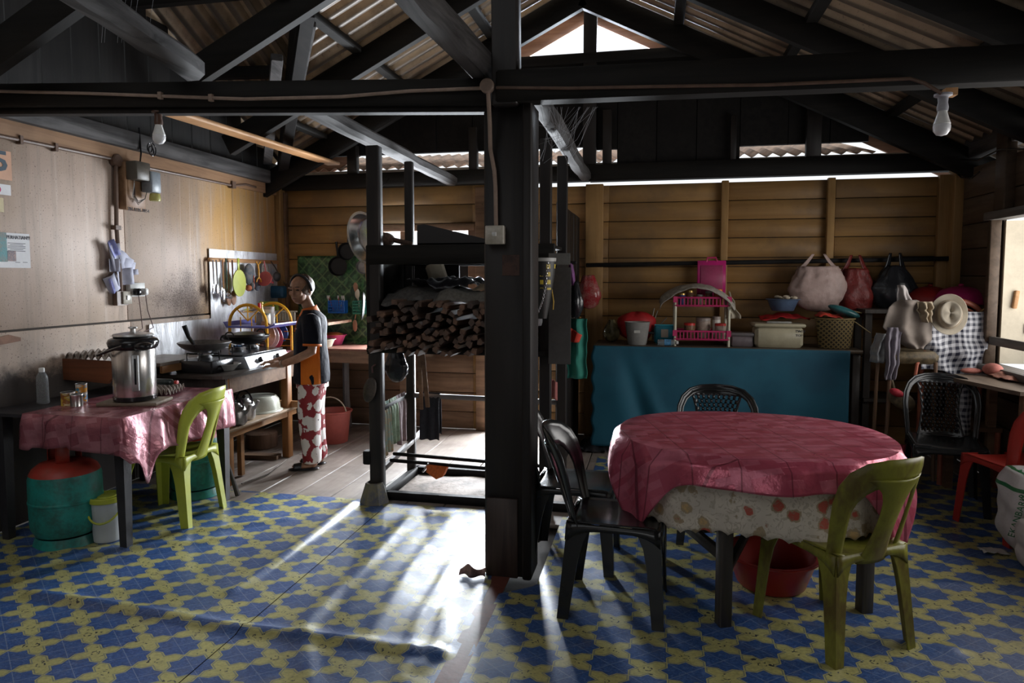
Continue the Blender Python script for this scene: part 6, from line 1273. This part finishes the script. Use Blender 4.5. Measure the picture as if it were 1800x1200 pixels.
# left end group
q = sit(1075, 6.08); bag((q, 6.08, ZT), .14, .12, .20, P('clear_yellow_bag', (.24, .20, .10), .2, var=.6, scale=20, trans=.4), 'clear tied bag with yellow rim at the left end of the counter', 41, False, top=.35)
q = sit(1118, 6.15); t = T('red_pouch', 'soft red cloth bag slumped over the grey tub on the counter', 'bag', (q, 6.12, ZT+.02)); rdc = P('crimson_cloth', (.42, .012, .015), .6, var=.35)
def rp(a, b):
    an = 2*pi*a; ph = pi*b; r = 1+.15*nz(cos(an)*2, sin(an)*2, b*4); return V((.16*cos(an)*sin(ph)**.6*r, .09*sin(an)*sin(ph)**.6*r, .15-.12*cos(ph)*r-.02))
B('body', MB().grid(rp, 30, 18, close=True), rdc, t, rel=False, ang=180); B('strap', MB().beam((.02, -.10, .08), (.16, -.09, .07), .012, .02), blk, t, rel=False)
q = sit(1120, 5.92); t = T('grey_tub', 'cloudy grey plastic tub with small label under the red bag', 'tub', (q, 5.92, ZT)); B('tub', MB().lathe([(.075, 0), (.08, .01), (.105, .19), (.11, .195), (.10, .19), (.07, .01), (0, .01)], n=28, sy=.8), cg, t, rel=False); B('label_patch', MB().box((0, -.078, .115), (.05, .01, .022)), P('pale_label', (.55, .54, .5), .5), t, rel=False)
q = sit(1167, 6.05); t = T('zip_pouch', 'teal blue zip pouch with pale tag behind the small bottle', 'pouch', (q, 6.06, ZT)); B('body', MB().box((0, 0, .08), (.17, .05, .16), ch=.015), P('teal_nylon', (.01, .16, .22), .4, var=.3), t, rel=False); B('tag_patch', MB().box((.005, -.028, .09), (.06, .006, .07)), P('beige_card', (.30, .26, .21), .6), t, rel=False); B('zip', MB().box((0, -.005, .162), (.165, .02, .008)), P('light_teal', (.03, .30, .38), .4), t, rel=False)
q = sit(1170, 5.87); t = T('water_bottle', 'small clear bottle with blue label lying on the counter', 'bottle', (q, 5.87, ZT+.027)); RB = Matrix.Rotation(pi/2, 3, 'Y'); B('body', MB().lathe([(.0, -.07), (.024, -.066), (.026, -.05), (.026, .05), (.012, .08), (.012, .09)], (0, 0, 0), 20, RB), clear, t, rel=False); B('label_band', MB().lathe([(.0268, -.01), (.0268, .045)], (0, 0, 0), 20, RB), P('blue_white_label', (.12, .35, .62), .4, var=.6, scale=30), t, rel=False); B('cap', MB().lathe([(.015, .088), (.015, .105), (0, .106)], (0, 0, 0), 16, RB), wp_, t, rel=False)
t = T('fork_bundle', 'metal whisk handles sticking up behind the red bag', 'utensils', (sit(1147, 6.15), 6.15, ZT)); 
for dx, hz in ((-.01, .30), (.02, .28), (.10, .22)): B('handle', MB().tube([(0, 0, .02), (dx*.6, 0, hz*.7), (dx+.02, 0, hz)], .006), P('tarnished_metal', (.22, .19, .15), .4, .6), t, rel=False)
# two tier rack
xr0, xr1 = at(1186, 600, Y=5.9).x, at(1280, 600, Y=5.9).x; t = T('spice_rack', 'pink and cream two-tier jar rack in the middle of the counter', 'rack', ((xr0+xr1)/2, 5.98, ZT)); mag = plastic('magenta_plastic', (.50, .03, .13), .4); crp = plastic('cream_rod_plastic', (.55, .52, .40), .4)
zt1 = at(1230, 523, Y=5.9).z; zb1 = at(1230, 582, Y=5.9).z
for x_ in (xr0, xr1):
    for y_ in (5.88, 6.16): B('upright', MB().tube([(x_, y_, ZT), (x_, y_, zt1+.01)], .012, 10), crp, t)
for z_ in (zt1-.035, zb1-.035):
    tr_ = B('tier', MB().box(((xr0+xr1)/2, 6.02, z_-.035), (xr1-xr0, .30, .008)).beam((xr0-.01, 5.872, z_+.035), (xr1+.01, 5.872, z_+.035), .012, .016).beam((xr0-.01, 5.872, z_-.03), (xr1+.01, 5.872, z_-.03), .012, .012).beam((xr0, 6.17, z_+.03), (xr1, 6.17, z_+.03), .012, .016), mag, t)
    for k in range(15): B('bar', MB().box((lerp(xr0, xr1, (k+.5)/15), 5.872, z_), (.008, .008, .07)), mag, tr_)
    B('corner_clip', MB().box((xr0, 5.87, z_+.02), (.035, .02, .05)), mag, tr_); B('corner_clip', MB().box((xr1, 5.87, z_+.02), (.035, .02, .05)), mag, tr_)
zf1 = zt1-.035-.03; zf2 = zb1-.035-.03
redlid = plastic('red_lid_plastic', (.50, .025, .02), .4); spc = P('brown_spice_glass', (.22, .12, .07), .2, var=.6, scale=40); palej = P('pale_food_glass', (.42, .33, .27), .25, var=.4, scale=30)
for px_, r, h, m_, l_, lab in ((1199, .028, .10, P('blue_tin', (.05, .08, .3), .4), gold, 'blue jar at the left of the upper rack tier'), (1213, .030, .125, spc, gold, 'gold-lidded jar on the upper rack tier'), (1230, .028, .09, palej, P('grey_lid', (.3, .3, .28), .4), 'grey-lidded jar in the middle of the upper rack tier'), (1246, .028, .12, spc, P('grey_lid', (.3, .3, .28), .4), 'tall grey-lidded jar on the upper rack tier'), (1262, .035, .135, P('orange_glass', (.42, .10, .03), .3), P('orange_lid', (.65, .15, .03), .4), 'orange-lidded jar at the right of the upper rack tier')):
    jar(px_, 520, 5.98, r, h, m_, l_, lab, zf1)
for px_, r, h, m_, l_, lab, yy_ in ((1212, .045, .13, spc, redlid, 'red-lidded jar at the left of the lower rack tier', 5.96), (1236, .060, .17, palej, P('taupe_lid', (.3, .25, .22)), 'large cloudy jar in the middle of the lower rack tier', 6.05), (1266, .045, .13, palej, redlid, 'red-lidded jar at the right of the lower rack tier', 5.96), (1259, .035, .18, P('white_label_jar', (.6, .56, .5)), P('taupe_lid', (.3, .25, .22)), 'pale jar behind the right red-lidded jar', 6.10)):
    jar(px_, 575, yy_, r, h, m_, l_, lab, zf2)
shm_ = P('grey_speckled_sheet', (.33, .30, .26), .7, var=.35, scale=40)
xs0, xs1 = at(1160, 500, Y=5.95).x, at(1290, 500, Y=5.95).x
def shf(a, b):
    x = lerp(xs0, xs1, a); ridge = sin(pi*min(1, a*1.02))**.55; z = zt1-.045+.155*ridge+.012*nz(x*12, b*6)-(.09*max(0, .2-b)*5*(.3+.7*abs(.5-a))); return V((x+.01*nz(b*5), lerp(5.84, 6.2, b), z))
tag(B('speckled_sheet', MB().grid(shf, 44, 16), shm_, sol=.004, ang=180), 'grey speckled sheet draped over the top of the pink jar rack', 'cloth')
tag(B('speckled_sheet_tail', MB().grid(lambda a, b: V((at(1281, 560, Y=6.1).x+.10*a*(1-b)+.02*nz(b*4, a), 6.12-.02*sin(a*8), lerp(at(1290, 560, Y=6.1).z, zt1+.05, b))), 8, 18), P('off_white_fabric', (.42, .37, .28), .8), sol=.004, ang=180), 'off-white cloth tail hanging at the right of the pink jar rack', 'cloth')
pk = T('cutting_board', 'magenta plastic chopping board standing behind the jar rack', 'cutting board', (at(1250, 480, Y=6.25).x, 6.27, 1.3)); a_, b_ = at(1226, 458, Y=6.27), at(1275, 520, Y=6.27)
B('board', MB().box(((a_.x+b_.x)/2, 6.27, (a_.z+b_.z)/2), (b_.x-a_.x, .012, a_.z-b_.z), ch=.03), plastic('hot_magenta', (.50, .02, .17), .35), pk); B('rim', MB().box(((a_.x+b_.x)/2, 6.264, (a_.z+b_.z)/2-.01), (b_.x-a_.x-.05, .012, a_.z-b_.z-.06), ch=.02), P('dull_magenta', (.36, .05, .13), .45), pk); B('handle', MB().tube([((a_.x+b_.x)/2-.045, 6.27, a_.z-.01), ((a_.x+b_.x)/2-.035, 6.27, a_.z+.025), ((a_.x+b_.x)/2+.035, 6.27, a_.z+.025), ((a_.x+b_.x)/2+.045, 6.27, a_.z-.01)], .009), mag, pk)
# grey box, storage box
a_, b_ = at(1284, 574, Y=5.9), at(1327, 600, Y=5.9); t = T('food_box', 'small grey lidded food box right of the jar rack', 'box', ((a_.x+b_.x)/2, 5.98, ZT)); B('box', MB().box((0, 0, .045), (b_.x-a_.x-.02, .14, .09), ch=.01), P('grey_mauve_plastic', (.17, .14, .15), .4), t, rel=False); B('lid', MB().box((0, 0, .10), (b_.x-a_.x, .16, .03), ch=.008), P('dark_grey_lid', (.13, .115, .12), .4), t, rel=False)
a_, b_ = at(1325, 568, Y=5.87), at(1416, 600, Y=5.87); t = T('storage_box', 'cream lidded storage box on the counter under the red cloth', 'storage box', ((a_.x+b_.x)/2, 5.98, ZT)); wdt = b_.x-a_.x; hgt_ = a_.z-ZT
B('box', MB().box((0, 0, hgt_*.43), (wdt*.93, .22, hgt_*.86), ch=.025), P('cream_box_plastic', (.40, .36, .25), .4, var=.15), t, rel=False); B('lid', MB().box((0, 0, hgt_*.92), (wdt, .25, hgt_*.14), ch=.01), _mc['cream_box_plastic'], t, rel=False); B('lid_handle', MB().box((.01, 0, hgt_*1.02), (.20, .05, .014), ch=.005), P('grey_lid', (.3, .3, .28)), t, rel=False)
text('TWIN', (a_.x+wdt*.80, 5.868, ZT+hgt_*.62), (pi/2, 0, 0), .028, ink, t); text('TOP', (a_.x+wdt*.81, 5.868, ZT+hgt_*.45), (pi/2, 0, 0), .028, ink, t)
crumple('red_cloth', at(1337, 550, Y=6.1).x, at(1422, 550, Y=6.1).x, 6.02, 6.25, ZT+hgt_+.03, .05, rdc, 'folded crimson cloth on the cream storage box under the blue bowl', 'cloth', 4, 5)
q = at(1376, 545, Y=6.12); pb2 = basin((q.x, 6.13, at(1376, 546, Y=6.12).z), .135, .10, P('slate_blue_plastic', (.08, .12, .20), .4), 'slate blue bowl heaped with cream crackers above the storage box')
for k in range(14): B('cracker', MB().ell((random.uniform(-.09, .09), random.uniform(-.09, .06), .10+random.uniform(0, .02)), (.025, .018, .012), 10, 6, Matrix.Rotation(random.uniform(-1, 1), 3, 'X')), P('cream_cracker', (.50, .43, .33), .8), pb2, rel=False)
# woven basket
bkm, nt, bs = newmat('olive_lattice_weave'); co = coords(nt); x, y, z = xyz(nt, co); s1 = fr((x*1.0+z)*28) ; s2 = fr((x-z)*28); ck = mx((s1 > .6), (s2 > .6)); c = mixc(nt, ck, (.03, .022, .015), (.26, .19, .08)); nt.links.new(c, bs.inputs['Base Color']); bs.inputs['Roughness'].default_value = .6; bump(nt, bs, ck, .6, .006)
q = sit(1467, 5.95); t = T('woven_basket', 'olive lattice-woven basket at the right end of the counter', 'basket', (q, 5.96, ZT)); B('body', MB().lathe([(.11, 0), (.12, .01), (.145, .235), (.15, .24), (.14, .24), (.11, .02), (0, .02)], n=32, sy=.75), bkm, t, rel=False); B('rim', MB().tube([(.148*cos(2*pi*k/32), .111*sin(2*pi*k/32), .24) for k in range(33)], .007), P('olive_cane', (.24, .17, .07), .6), t, rel=False)
crumple('orange_red_cloth', sit(1440)-.03, sit(1480), 5.88, 6.05, ZT+.245, .04, P('orange_red_cloth', (.50, .04, .02), .6), 'orange-red cloth spilling over the left rim of the woven basket', 'cloth', 6, 7, n=20)
tag(B('teal_package', MB().ell((sit(1480), 5.95, ZT+.30), (.13, .06, .035), R=Matrix.Rotation(.35, 3, 'Y')), P('teal_wrapper', (.03, .14, .15), .35, var=.5, scale=12)), 'teal wrapped packet lying across the top of the woven basket', 'packet')
for k, (a, b) in enumerate((((1478, 548), (1530, 585)), ((1470, 540), (1515, 550)))): tag(B('cane_stick', MB().tube([at(*a, Y=5.95), at(*b, Y=5.95)], .005), _mc['olive_cane']), ('thin cane slanting down right from the woven basket', 'thin cane lying level across the woven basket')[k], 'stick')
# hanging bags
def hb(px_, ytop, ybot, w_, m, label, seed, top=.55, y=6.2, lean=0, hd=True):
    p = at(px_, ybot, Y=y); h_ = at(px_, ytop, Y=y).z-p.z; return bag((p.x, y, p.z), w_, .20, h_*.80, m, label, seed, hd, lean=lean, top=top)
hb(1436, 448, 548, .44, P('pinkish_white_plastic', (.40, .29, .26), .55, var=.25, scale=5, bmp=.8), 'full pinkish-white carrier bag hanging on the wall rail', 51, .72, 6.18)
hb(1500, 450, 560, .32, P('translucent_red_plastic', (.17, .015, .012), .5, var=.6, scale=8, trans=.1, bmp=.8), 'translucent red carrier bag hanging right of the white one', 57, .6, 6.24)
hb(1570, 446, 548, .36, crm, 'black bag hanging furthest right on the wall rail', 63, .35, 6.22)
# ---------------- heap in the right corner
cane = P('rust_pink_cane', (.42, .12, .07), .45, var=.3); cane2 = P('brown_cane', (.16, .09, .05), .5)
q = at(1690, 600, Y=5.62); t = T('cane_chair', 'salmon cane armchair draped with a checkered cloth in the right corner', 'chair', (2.02, 5.55, 0))
hc = V((at(1690, 560, Y=5.7).x-.05, 5.72, 0)); ztop = at(1690, 528, Y=5.72).z
B('back_hoop', MB().tube([hc+V((-.20, 0, .10)), hc+V((-.20, 0, .8))]+[hc+V((-.20*cos(a), .0, ztop-.14+.14*sin(a))) for a in [pi*k/14 for k in range(15)]]+[hc+V((.20, 0, .8)), hc+V((.20, 0, .10))], .02, 10), cane, t)
B('back_hoop', MB().tube([hc+V((-.18*cos(a), .0, ztop-.16+.11*sin(a))) for a in [pi*k/14 for k in range(15)]], .011, 8), cane, t)
for k in range(7): B('cane_stake', MB().tube([hc+V((-.18+.06*k, 0, .42)), hc+V((-.18+.06*k, 0, ztop-.07-.02*abs(k-3)))], .006), cane2, t)
B('seat', MB().prism([(-.20, -.38), (.20, -.38), (.20, 0), (-.20, 0)], .40, .43, lambda u, v, z_: V((hc.x+u, 5.72+v, z_))), cane2, t)
for sx in (-.18, .18): B('leg', MB().tube([hc+V((sx, -.36, .0)), hc+V((sx, -.36, .42))], .018), cane, t)
ckm, nt, bs = newmat('navy_white_checks'); co = coords(nt, 'UV'); 
g = nt.nodes.new('ShaderNodeNewGeometry'); co = wcoords(nt); x, y, z = xyz(nt, co); wv = noi(nt, co, 3.5, 2); uu = x*1.02+wv*.10; zz_ = z+wv*.08-x*.06; s1 = fr(uu*24) > .5; s2 = fr(zz_*24) > .5; k_ = (s1+s2)*.5
c = mixc(nt, k_, (.55, .55, .58), (.012, .014, .035)); nt.links.new(c, bs.inputs['Base Color']); bs.inputs['Roughness'].default_value = .55; bs.inputs['Specular IOR Level'].default_value = .5
P1, P2 = at(1632, 555, Y=5.62), at(1733, 555, Y=5.62); zt_ = at(1700, 553, Y=5.62).z; zb_ = at(1650, 655, Y=5.62).z
def chk(a, b):
    x = lerp(P1.x-.04*(1-b), P2.x+.01, a); z = lerp(zb_+.03*sin(a*4+1)-.02*a, zt_+(.02 if a > .6 else 0), b); s_ = 1-b
    return V((x, 5.66-.05*s_+.022*sin(a*13+3*sin(b*3))*s_-.035*exp(-((b-.35-.4*(a-.5)**2*2)/.13)**2)-.01, z))
tag(B('checkered_cloth', MB().grid(chk, 60, 50), ckm, sol=.004, ang=180), 'navy and white checkered cloth hanging over the salmon cane chair', 'cloth')
c2p = at(1690, 735, Y=5.25); tag(B('checkered_cloth', MB().grid(lambda a, b: V((c2p.x-.05+.13*a, 5.28+.02*sin(a*8), lerp(at(1690, 765, Y=5.28).z, at(1690, 665, Y=5.28).z, b))), 14, 20), ckm, sol=.004), 'narrow checkered cloth end hanging behind the right lattice chair', 'cloth')
# hat
hq = at(1667, 553, Y=5.46); felt = P('cream_felt', (.42, .37, .29), .85, var=.12, scale=10); ht = T('hat', 'cream brimmed felt hat hanging on the checkered cloth', 'hat', hq)
HRm = Matrix.Rotation(radians(-12), 3, 'Z') @ Matrix.Rotation(radians(80), 3, 'X')
def hatf(a, b):
    an = 2*pi*a; ca, sa = cos(an), sin(an)
    if b < .45: r = lerp(.135, .088, b/.45); z = .012*sin(2*an)*(1-b/.45)+.006+.02*(1-b/.45)*abs(sa)
    elif b < .8: q = (b-.45)/.35; r = lerp(.088, .074, q); z = .01+.10*q
    else: q = (b-.8)/.2; r = .074*(1-q); z = .11+.012*sin(q*pi/2)-.06*(q**.6)*(1-.75*abs(ca))
    return HRm @ V((r*ca*.88, r*sa*1.1, z))
B('crown', MB().grid(hatf, 48, 30, close=True), felt, ht, rel=False, sol=.003, ang=180); B('hat_band', MB().tube([HRm @ V((.090*cos(a)*.88, .090*sin(a)*1.1, .018)) for a in [2*pi*k/40 for k in range(41)]], .006), P('tan_band', (.35, .28, .2), .7), ht, rel=False)
# covers behind
def dome(px_, py_, y, r, h, m, label):
    c_ = at(px_, py_, Y=y); t_ = T('food_cover', label, 'food cover', c_); B('dome', MB().lathe([(r*sin(a), h*cos(a)) for a in [pi/2*(1-k/12) for k in range(13)]], n=40), m, t_, rel=False, sol=.004); B('rim', MB().tube([(r*cos(2*pi*k/40), r*sin(2*pi*k/40), 0) for k in range(41)], .008), m, t_, rel=False); B('knob', MB().ell((0, 0, h+.01), (.02, .02, .012)), m, t_, rel=False)
dome(1688, 532, 6.0, .20, .13, plastic('magenta_mesh', (.42, .02, .13), .4), 'magenta domed food cover behind the hat and cane chair')
dome(1634, 529, 6.15, .18, .12, P('dark_red_mesh', (.20, .008, .008), .45), 'dark red domed food cover left of the magenta one')
tb2 = T('corner_stand', 'dark wooden stand in the right corner holding the domed covers', 'stand', (2.05, 6.12, 0)); zc2 = at(1660, 540, Y=6.1).z-.03
B('stand_top', MB().box((2.03, 6.13, zc2), (.75, .42, .03)), dkw, tb2)
for x_ in (1.70, 2.36): B('leg', MB().box((x_, 6.0, zc2/2), (.05, .05, zc2)), dkw, tb2); B('leg', MB().box((x_, 6.28, zc2/2), (.05, .05, zc2)), dkw, tb2)
B('stand_shelf', MB().box((2.03, 6.13, .5), (.72, .40, .025)), dkw, tb2)
tag(B('straw_ribbon', MB().tube([at(1716, 552, Y=5.7), at(1732, 542, Y=5.68), at(1736, 528, Y=5.7), at(1742, 530, Y=5.7), at(1735, 545, Y=5.7), at(1728, 553, Y=5.68)], .006), P('straw_yellow', (.45, .28, .10), .7)), 'loop of straw ribbon on the right shoulder of the cane chair', 'ribbon')
# grey shirts draped on a low chair left of the checkered cloth
gsm = P('taupe_shirt_fabric', (.24, .20, .17), .85, var=.2, scale=5); gs2 = P('grey_violet_shirt_fabric', (.20, .18, .21), .85, var=.2, scale=5)
def garment(pts, y, m, label, name='shirt', cat='shirt', puff=.05, seed=0):
    """pts: rows of (left px, right px, py) from the top down"""
    rows_ = []
    for l, r, py_ in pts: rows_.append((at(l, py_, Y=y), at(r, py_, Y=y)))
    n = len(rows_)-1
    def f(a, b):
        f_ = b*n; i = min(int(f_), n-1); q = f_-i; L = lerp(rows_[i][0], rows_[i+1][0], q); Rr = lerp(rows_[i][1], rows_[i+1][1], q); p = lerp(L, Rr, a)
        return p+V((.006*nz(b*7, seed), -puff*sin(pi*a)-.02*sin(a*14+seed+2*b)*min(1, b*3)-.03*nz(a*3, b*5, seed), 0))
    return tag(B(name, MB().grid(f, 26, 30), m, sol=.005, ang=180), label, cat)
garment([(1577, 1590, 501), (1575, 1603, 530), (1573, 1612, 560), (1580, 1600, 590)], 5.50, P('pale_grey_shirt', (.34, .31, .30), .85, var=.1), 'pale collar end of a shirt pointing up left of the hat', seed=1, puff=.03)
garment([(1580, 1610, 527), (1560, 1640, 540), (1552, 1640, 575), (1575, 1638, 600), (1598, 1625, 612)], 5.46, gsm, 'taupe shirt heaped left of the cream hat', seed=2)
garment([(1560, 1585, 575), (1556, 1582, 600), (1556, 1578, 640), (1555, 1572, 667)], 5.42, gs2, 'grey-violet sleeve hanging straight down left of the taupe shirt', seed=5, puff=.02)
garment([(1612, 1638, 530), (1612, 1641, 545), (1622, 1638, 566)], 5.40, P('tan_shirt_cuff', (.36, .29, .20), .85), 'tan shirt cuff folded beside the brim of the hat', seed=8, puff=.03)
garment([(1540, 1560, 585), (1532, 1558, 610), (1530, 1556, 636)], 5.5, P('pale_grey_plastic', (.30, .31, .32), .3, var=.3), 'pale grey plastic bag left of the hanging sleeve', 'plastic_bag', 'plastic bag', seed=9, puff=.06)
t = T('rattan_chair', 'low rattan chair half hidden under the taupe shirt', 'chair', (1.70, 5.45, 0)); rat = P('rattan_weave', (.13, .095, .05), .6, var=.6, scale=30)
sc_ = at(1600, 622, Y=5.5); zs_ = sc_.z
B('seat', MB().box((sc_.x, 5.58, zs_-.02), (.34, .34, .09), ch=.03), rat, t)
for dx, dy in ((-.15, -.14), (.15, -.14), (-.15, .15), (.15, .15)): B('leg', MB().tube([(sc_.x+dx*1.1, 5.58+dy, 0), (sc_.x+dx, 5.58+dy, zs_-.05)], .014), cane2, t)
B('arm', MB().tube([at(1608, 665, Y=5.42), at(1612, 640, Y=5.42), at(1626, 618, Y=5.5)], .012), cane, t)
B('lower_rack', MB().tube([at(1563, 650, Y=5.45), at(1575, 700, Y=5.45), at(1600, 722, Y=5.45)], .012), rat, t)
tag(B('round_fan', MB().ell(at(1585, 703, Y=5.4), (.10, .02, .06), R=Matrix.Rotation(.5, 3, 'Y')), rat), 'brown woven fan leaning below the rattan chair seat', 'fan')
q = at(1576, 690, Y=5.35); tag(B('red_hat', MB().ell(q, (.05, .04, .028), R=Matrix.Rotation(.4, 3, 'Y')), P('red_fabric', (.5, .03, .05), .7)), 'small red cap stuffed under the hanging sleeve', 'cap')
q = at(1580, 770, Z=.12); tag(B('crimson_sack', MB().grid(lambda a, b: V((at(1583, 770, Y=5.2).x+.13*cos(2*pi*a)*sin(pi*b)*(1+.2*nz(a*4, b*3)), 5.25+.1*sin(2*pi*a)*sin(pi*b), .16-.15*cos(pi*b))), 24, 14, close=True), P('crimson_fabric', (.32, .015, .04), .6, var=.4), ang=180), 'crimson cloth bundle on the floor behind the round table at right', 'bundle')
q = at(1600, 775, Y=5.1); tag(B('blue_bundle', MB().ell((q.x, 5.12, .13), (.05, .07, .12)), P('royal_blue_fabric', (.01, .08, .40), .6)), 'royal blue bundle beside the crimson bundle on the floor', 'bundle')
# bench shelf under the window with knitted cloths
a_, b_ = at(1703, 658, Z=.80), at(1800, 702, Z=.80); bn = T('window_bench', 'rough plank bench under the right window', 'bench', (2.2, 4.9, 0))
B('bench_top', MB().prism([(1.97, 5.38), (2.40, 5.46), (2.40, 4.64), (2.18, 4.64)], .775, .80, lambda u, v, t: V((u, v, t))), WOOD('bench_plank', (.20, .15, .11), (.12, .09, .065), .5, 1, 1, rnd=0), bn)
for x_, y_ in ((2.06, 5.3), (2.24, 4.7), (2.36, 5.4), (2.36, 4.7)): B('leg', MB().box((x_, y_, .385), (.05, .05, .77)), brownw, bn)
pkn = P('salmon_knit', (.55, .20, .16), .8, var=.3, scale=30); pks = P('pink_striped_knit', (.55, .26, .19), .85, var=.55, scale=14, st=(6, 1, 1), dirt=(.12, .05, .04))
q = at(1745, 653, Z=.83); tag(B('salmon_cloth', MB().ell((q.x, q.y, .845), (.06, .08, .045)).ell((q.x-.11, q.y+.06, .825), (.07, .05, .02)), pkn), 'rolled salmon pink cloth on the window bench', 'cloth')
crumple('striped_cloth', q.x-.05, q.x+.28, q.y-.32, q.y-.05, .815, .025, pks, 'pink striped knitted cloth lying flat on the window bench', 'cloth', 3, 9)
# rice sacks
skm_, nt, bs = newmat('white_woven_sack_green_stripe'); co = coords(nt); x, y, z = xyz(nt, co); n1 = noi(nt, co, 5, 3); st1 = ab(x+.10+(n1-.5)*.05) < .014; c = mixc(nt, st1, (.56, .56, .55), (.02, .16, .05)); c = mixc(nt, (z > .37)*(1-(z > .39)), c, (.02, .16, .05)); c = mixc(nt, ss(noi(nt, co, 90, 2), .5, .7)*.15, c, (.3, .3, .3)); nt.links.new(c, bs.inputs['Base Color']); bs.inputs['Roughness'].default_value = .5; bump(nt, bs, noi(nt, co, 12, 3), .5, .01)
def sack(loc, w_, d_, h_, label, seed, m):
    t_ = T('rice_sack', label, 'sack', loc)
    def f(a, b):
        an = 2*pi*a; e = (abs(cos(an))**4+abs(sin(an))**4)**-.25; pr = (sin(pi*min(.5, b*1.4+.12)))*(1-max(0, b-.8)*1.4); r = 1+.06*nz(cos(an)*2, sin(an)*2+seed, b*4)+.025*sin(b*22+3*nz(an, seed))
        return V((w_/2*cos(an)*e*pr*r+.02*sin(b*4), d_/2*sin(an)*e*pr*r, h_*b))
    mb = MB().grid(f, 44, 30, close=True); n = len(mb.v); mb.v += [V((0, 0, h_*.99)), V((0, 0, 0))]; mb.f += [(n-44+k, n-44+(k+1) % 44, n) for k in range(44)]+[(k, (k+1) % 44, n+1) for k in range(44)]
    B('body', mb, m, t_, rel=False, ang=180); B('seam_flap', MB().grid(lambda a, b: V(((a-.5)*w_*.55-.02, -d_*.1+.02*sin(a*6), h_*(.97+.05*b))), 14, 3), m, t_, rel=False, sol=.003); return t_
q = at(1752, 975, Z=0); sk1 = sack((q.x+.19, q.y+.02, .004), .34, .30, .46, 'white woven rice sack with green stripe standing by the red chair', 1, skm_)
for s_, x_, z_, ro in (('RUMPUN', -.135, .335, .9), ('EKANBARU', -.165, .14, 1.35)): text(s_, sk1.location+V((x_, -.155, z_)), (pi/2, -ro, -.15), .045, P('green_ink', (.02, .14, .05), .6), sk1)
tag(B('sack_scrap', MB().grid(lambda a, b: V((q.x-.07+.13*a, q.y-.02+.08*b, .012+.02*abs(nz(a*3, b*4)))), 8, 6), P('white_sack_scrap', (.5, .5, .48), .6), sol=.003), 'loose scrap of white sacking on the floor beside the rice sack', 'scrap')
q = at(1800, 1010, Z=0); sack((q.x+.10, q.y, .004), .26, .24, .26, 'smaller white sack with orange emblem at the right edge of the frame', 7, P('white_sack_orange', (.55, .55, .53), .55, var=.1))
# loose cable on the right wall plate
tag(B('hanging_cable', MB().tube([at(1800, 262, X=2.36), at(1758, 262, X=2.36), at(1738, 272, X=2.36), at(1718, 282, X=2.36), at(1690, 280, X=2.36), at(1674, 296, X=2.36), at(1690, 312, X=2.37), at(1708, 313, X=2.38), at(1722, 302, X=2.38)], .006), blk), 'loose black cable looped over the right wall plate', 'cable')
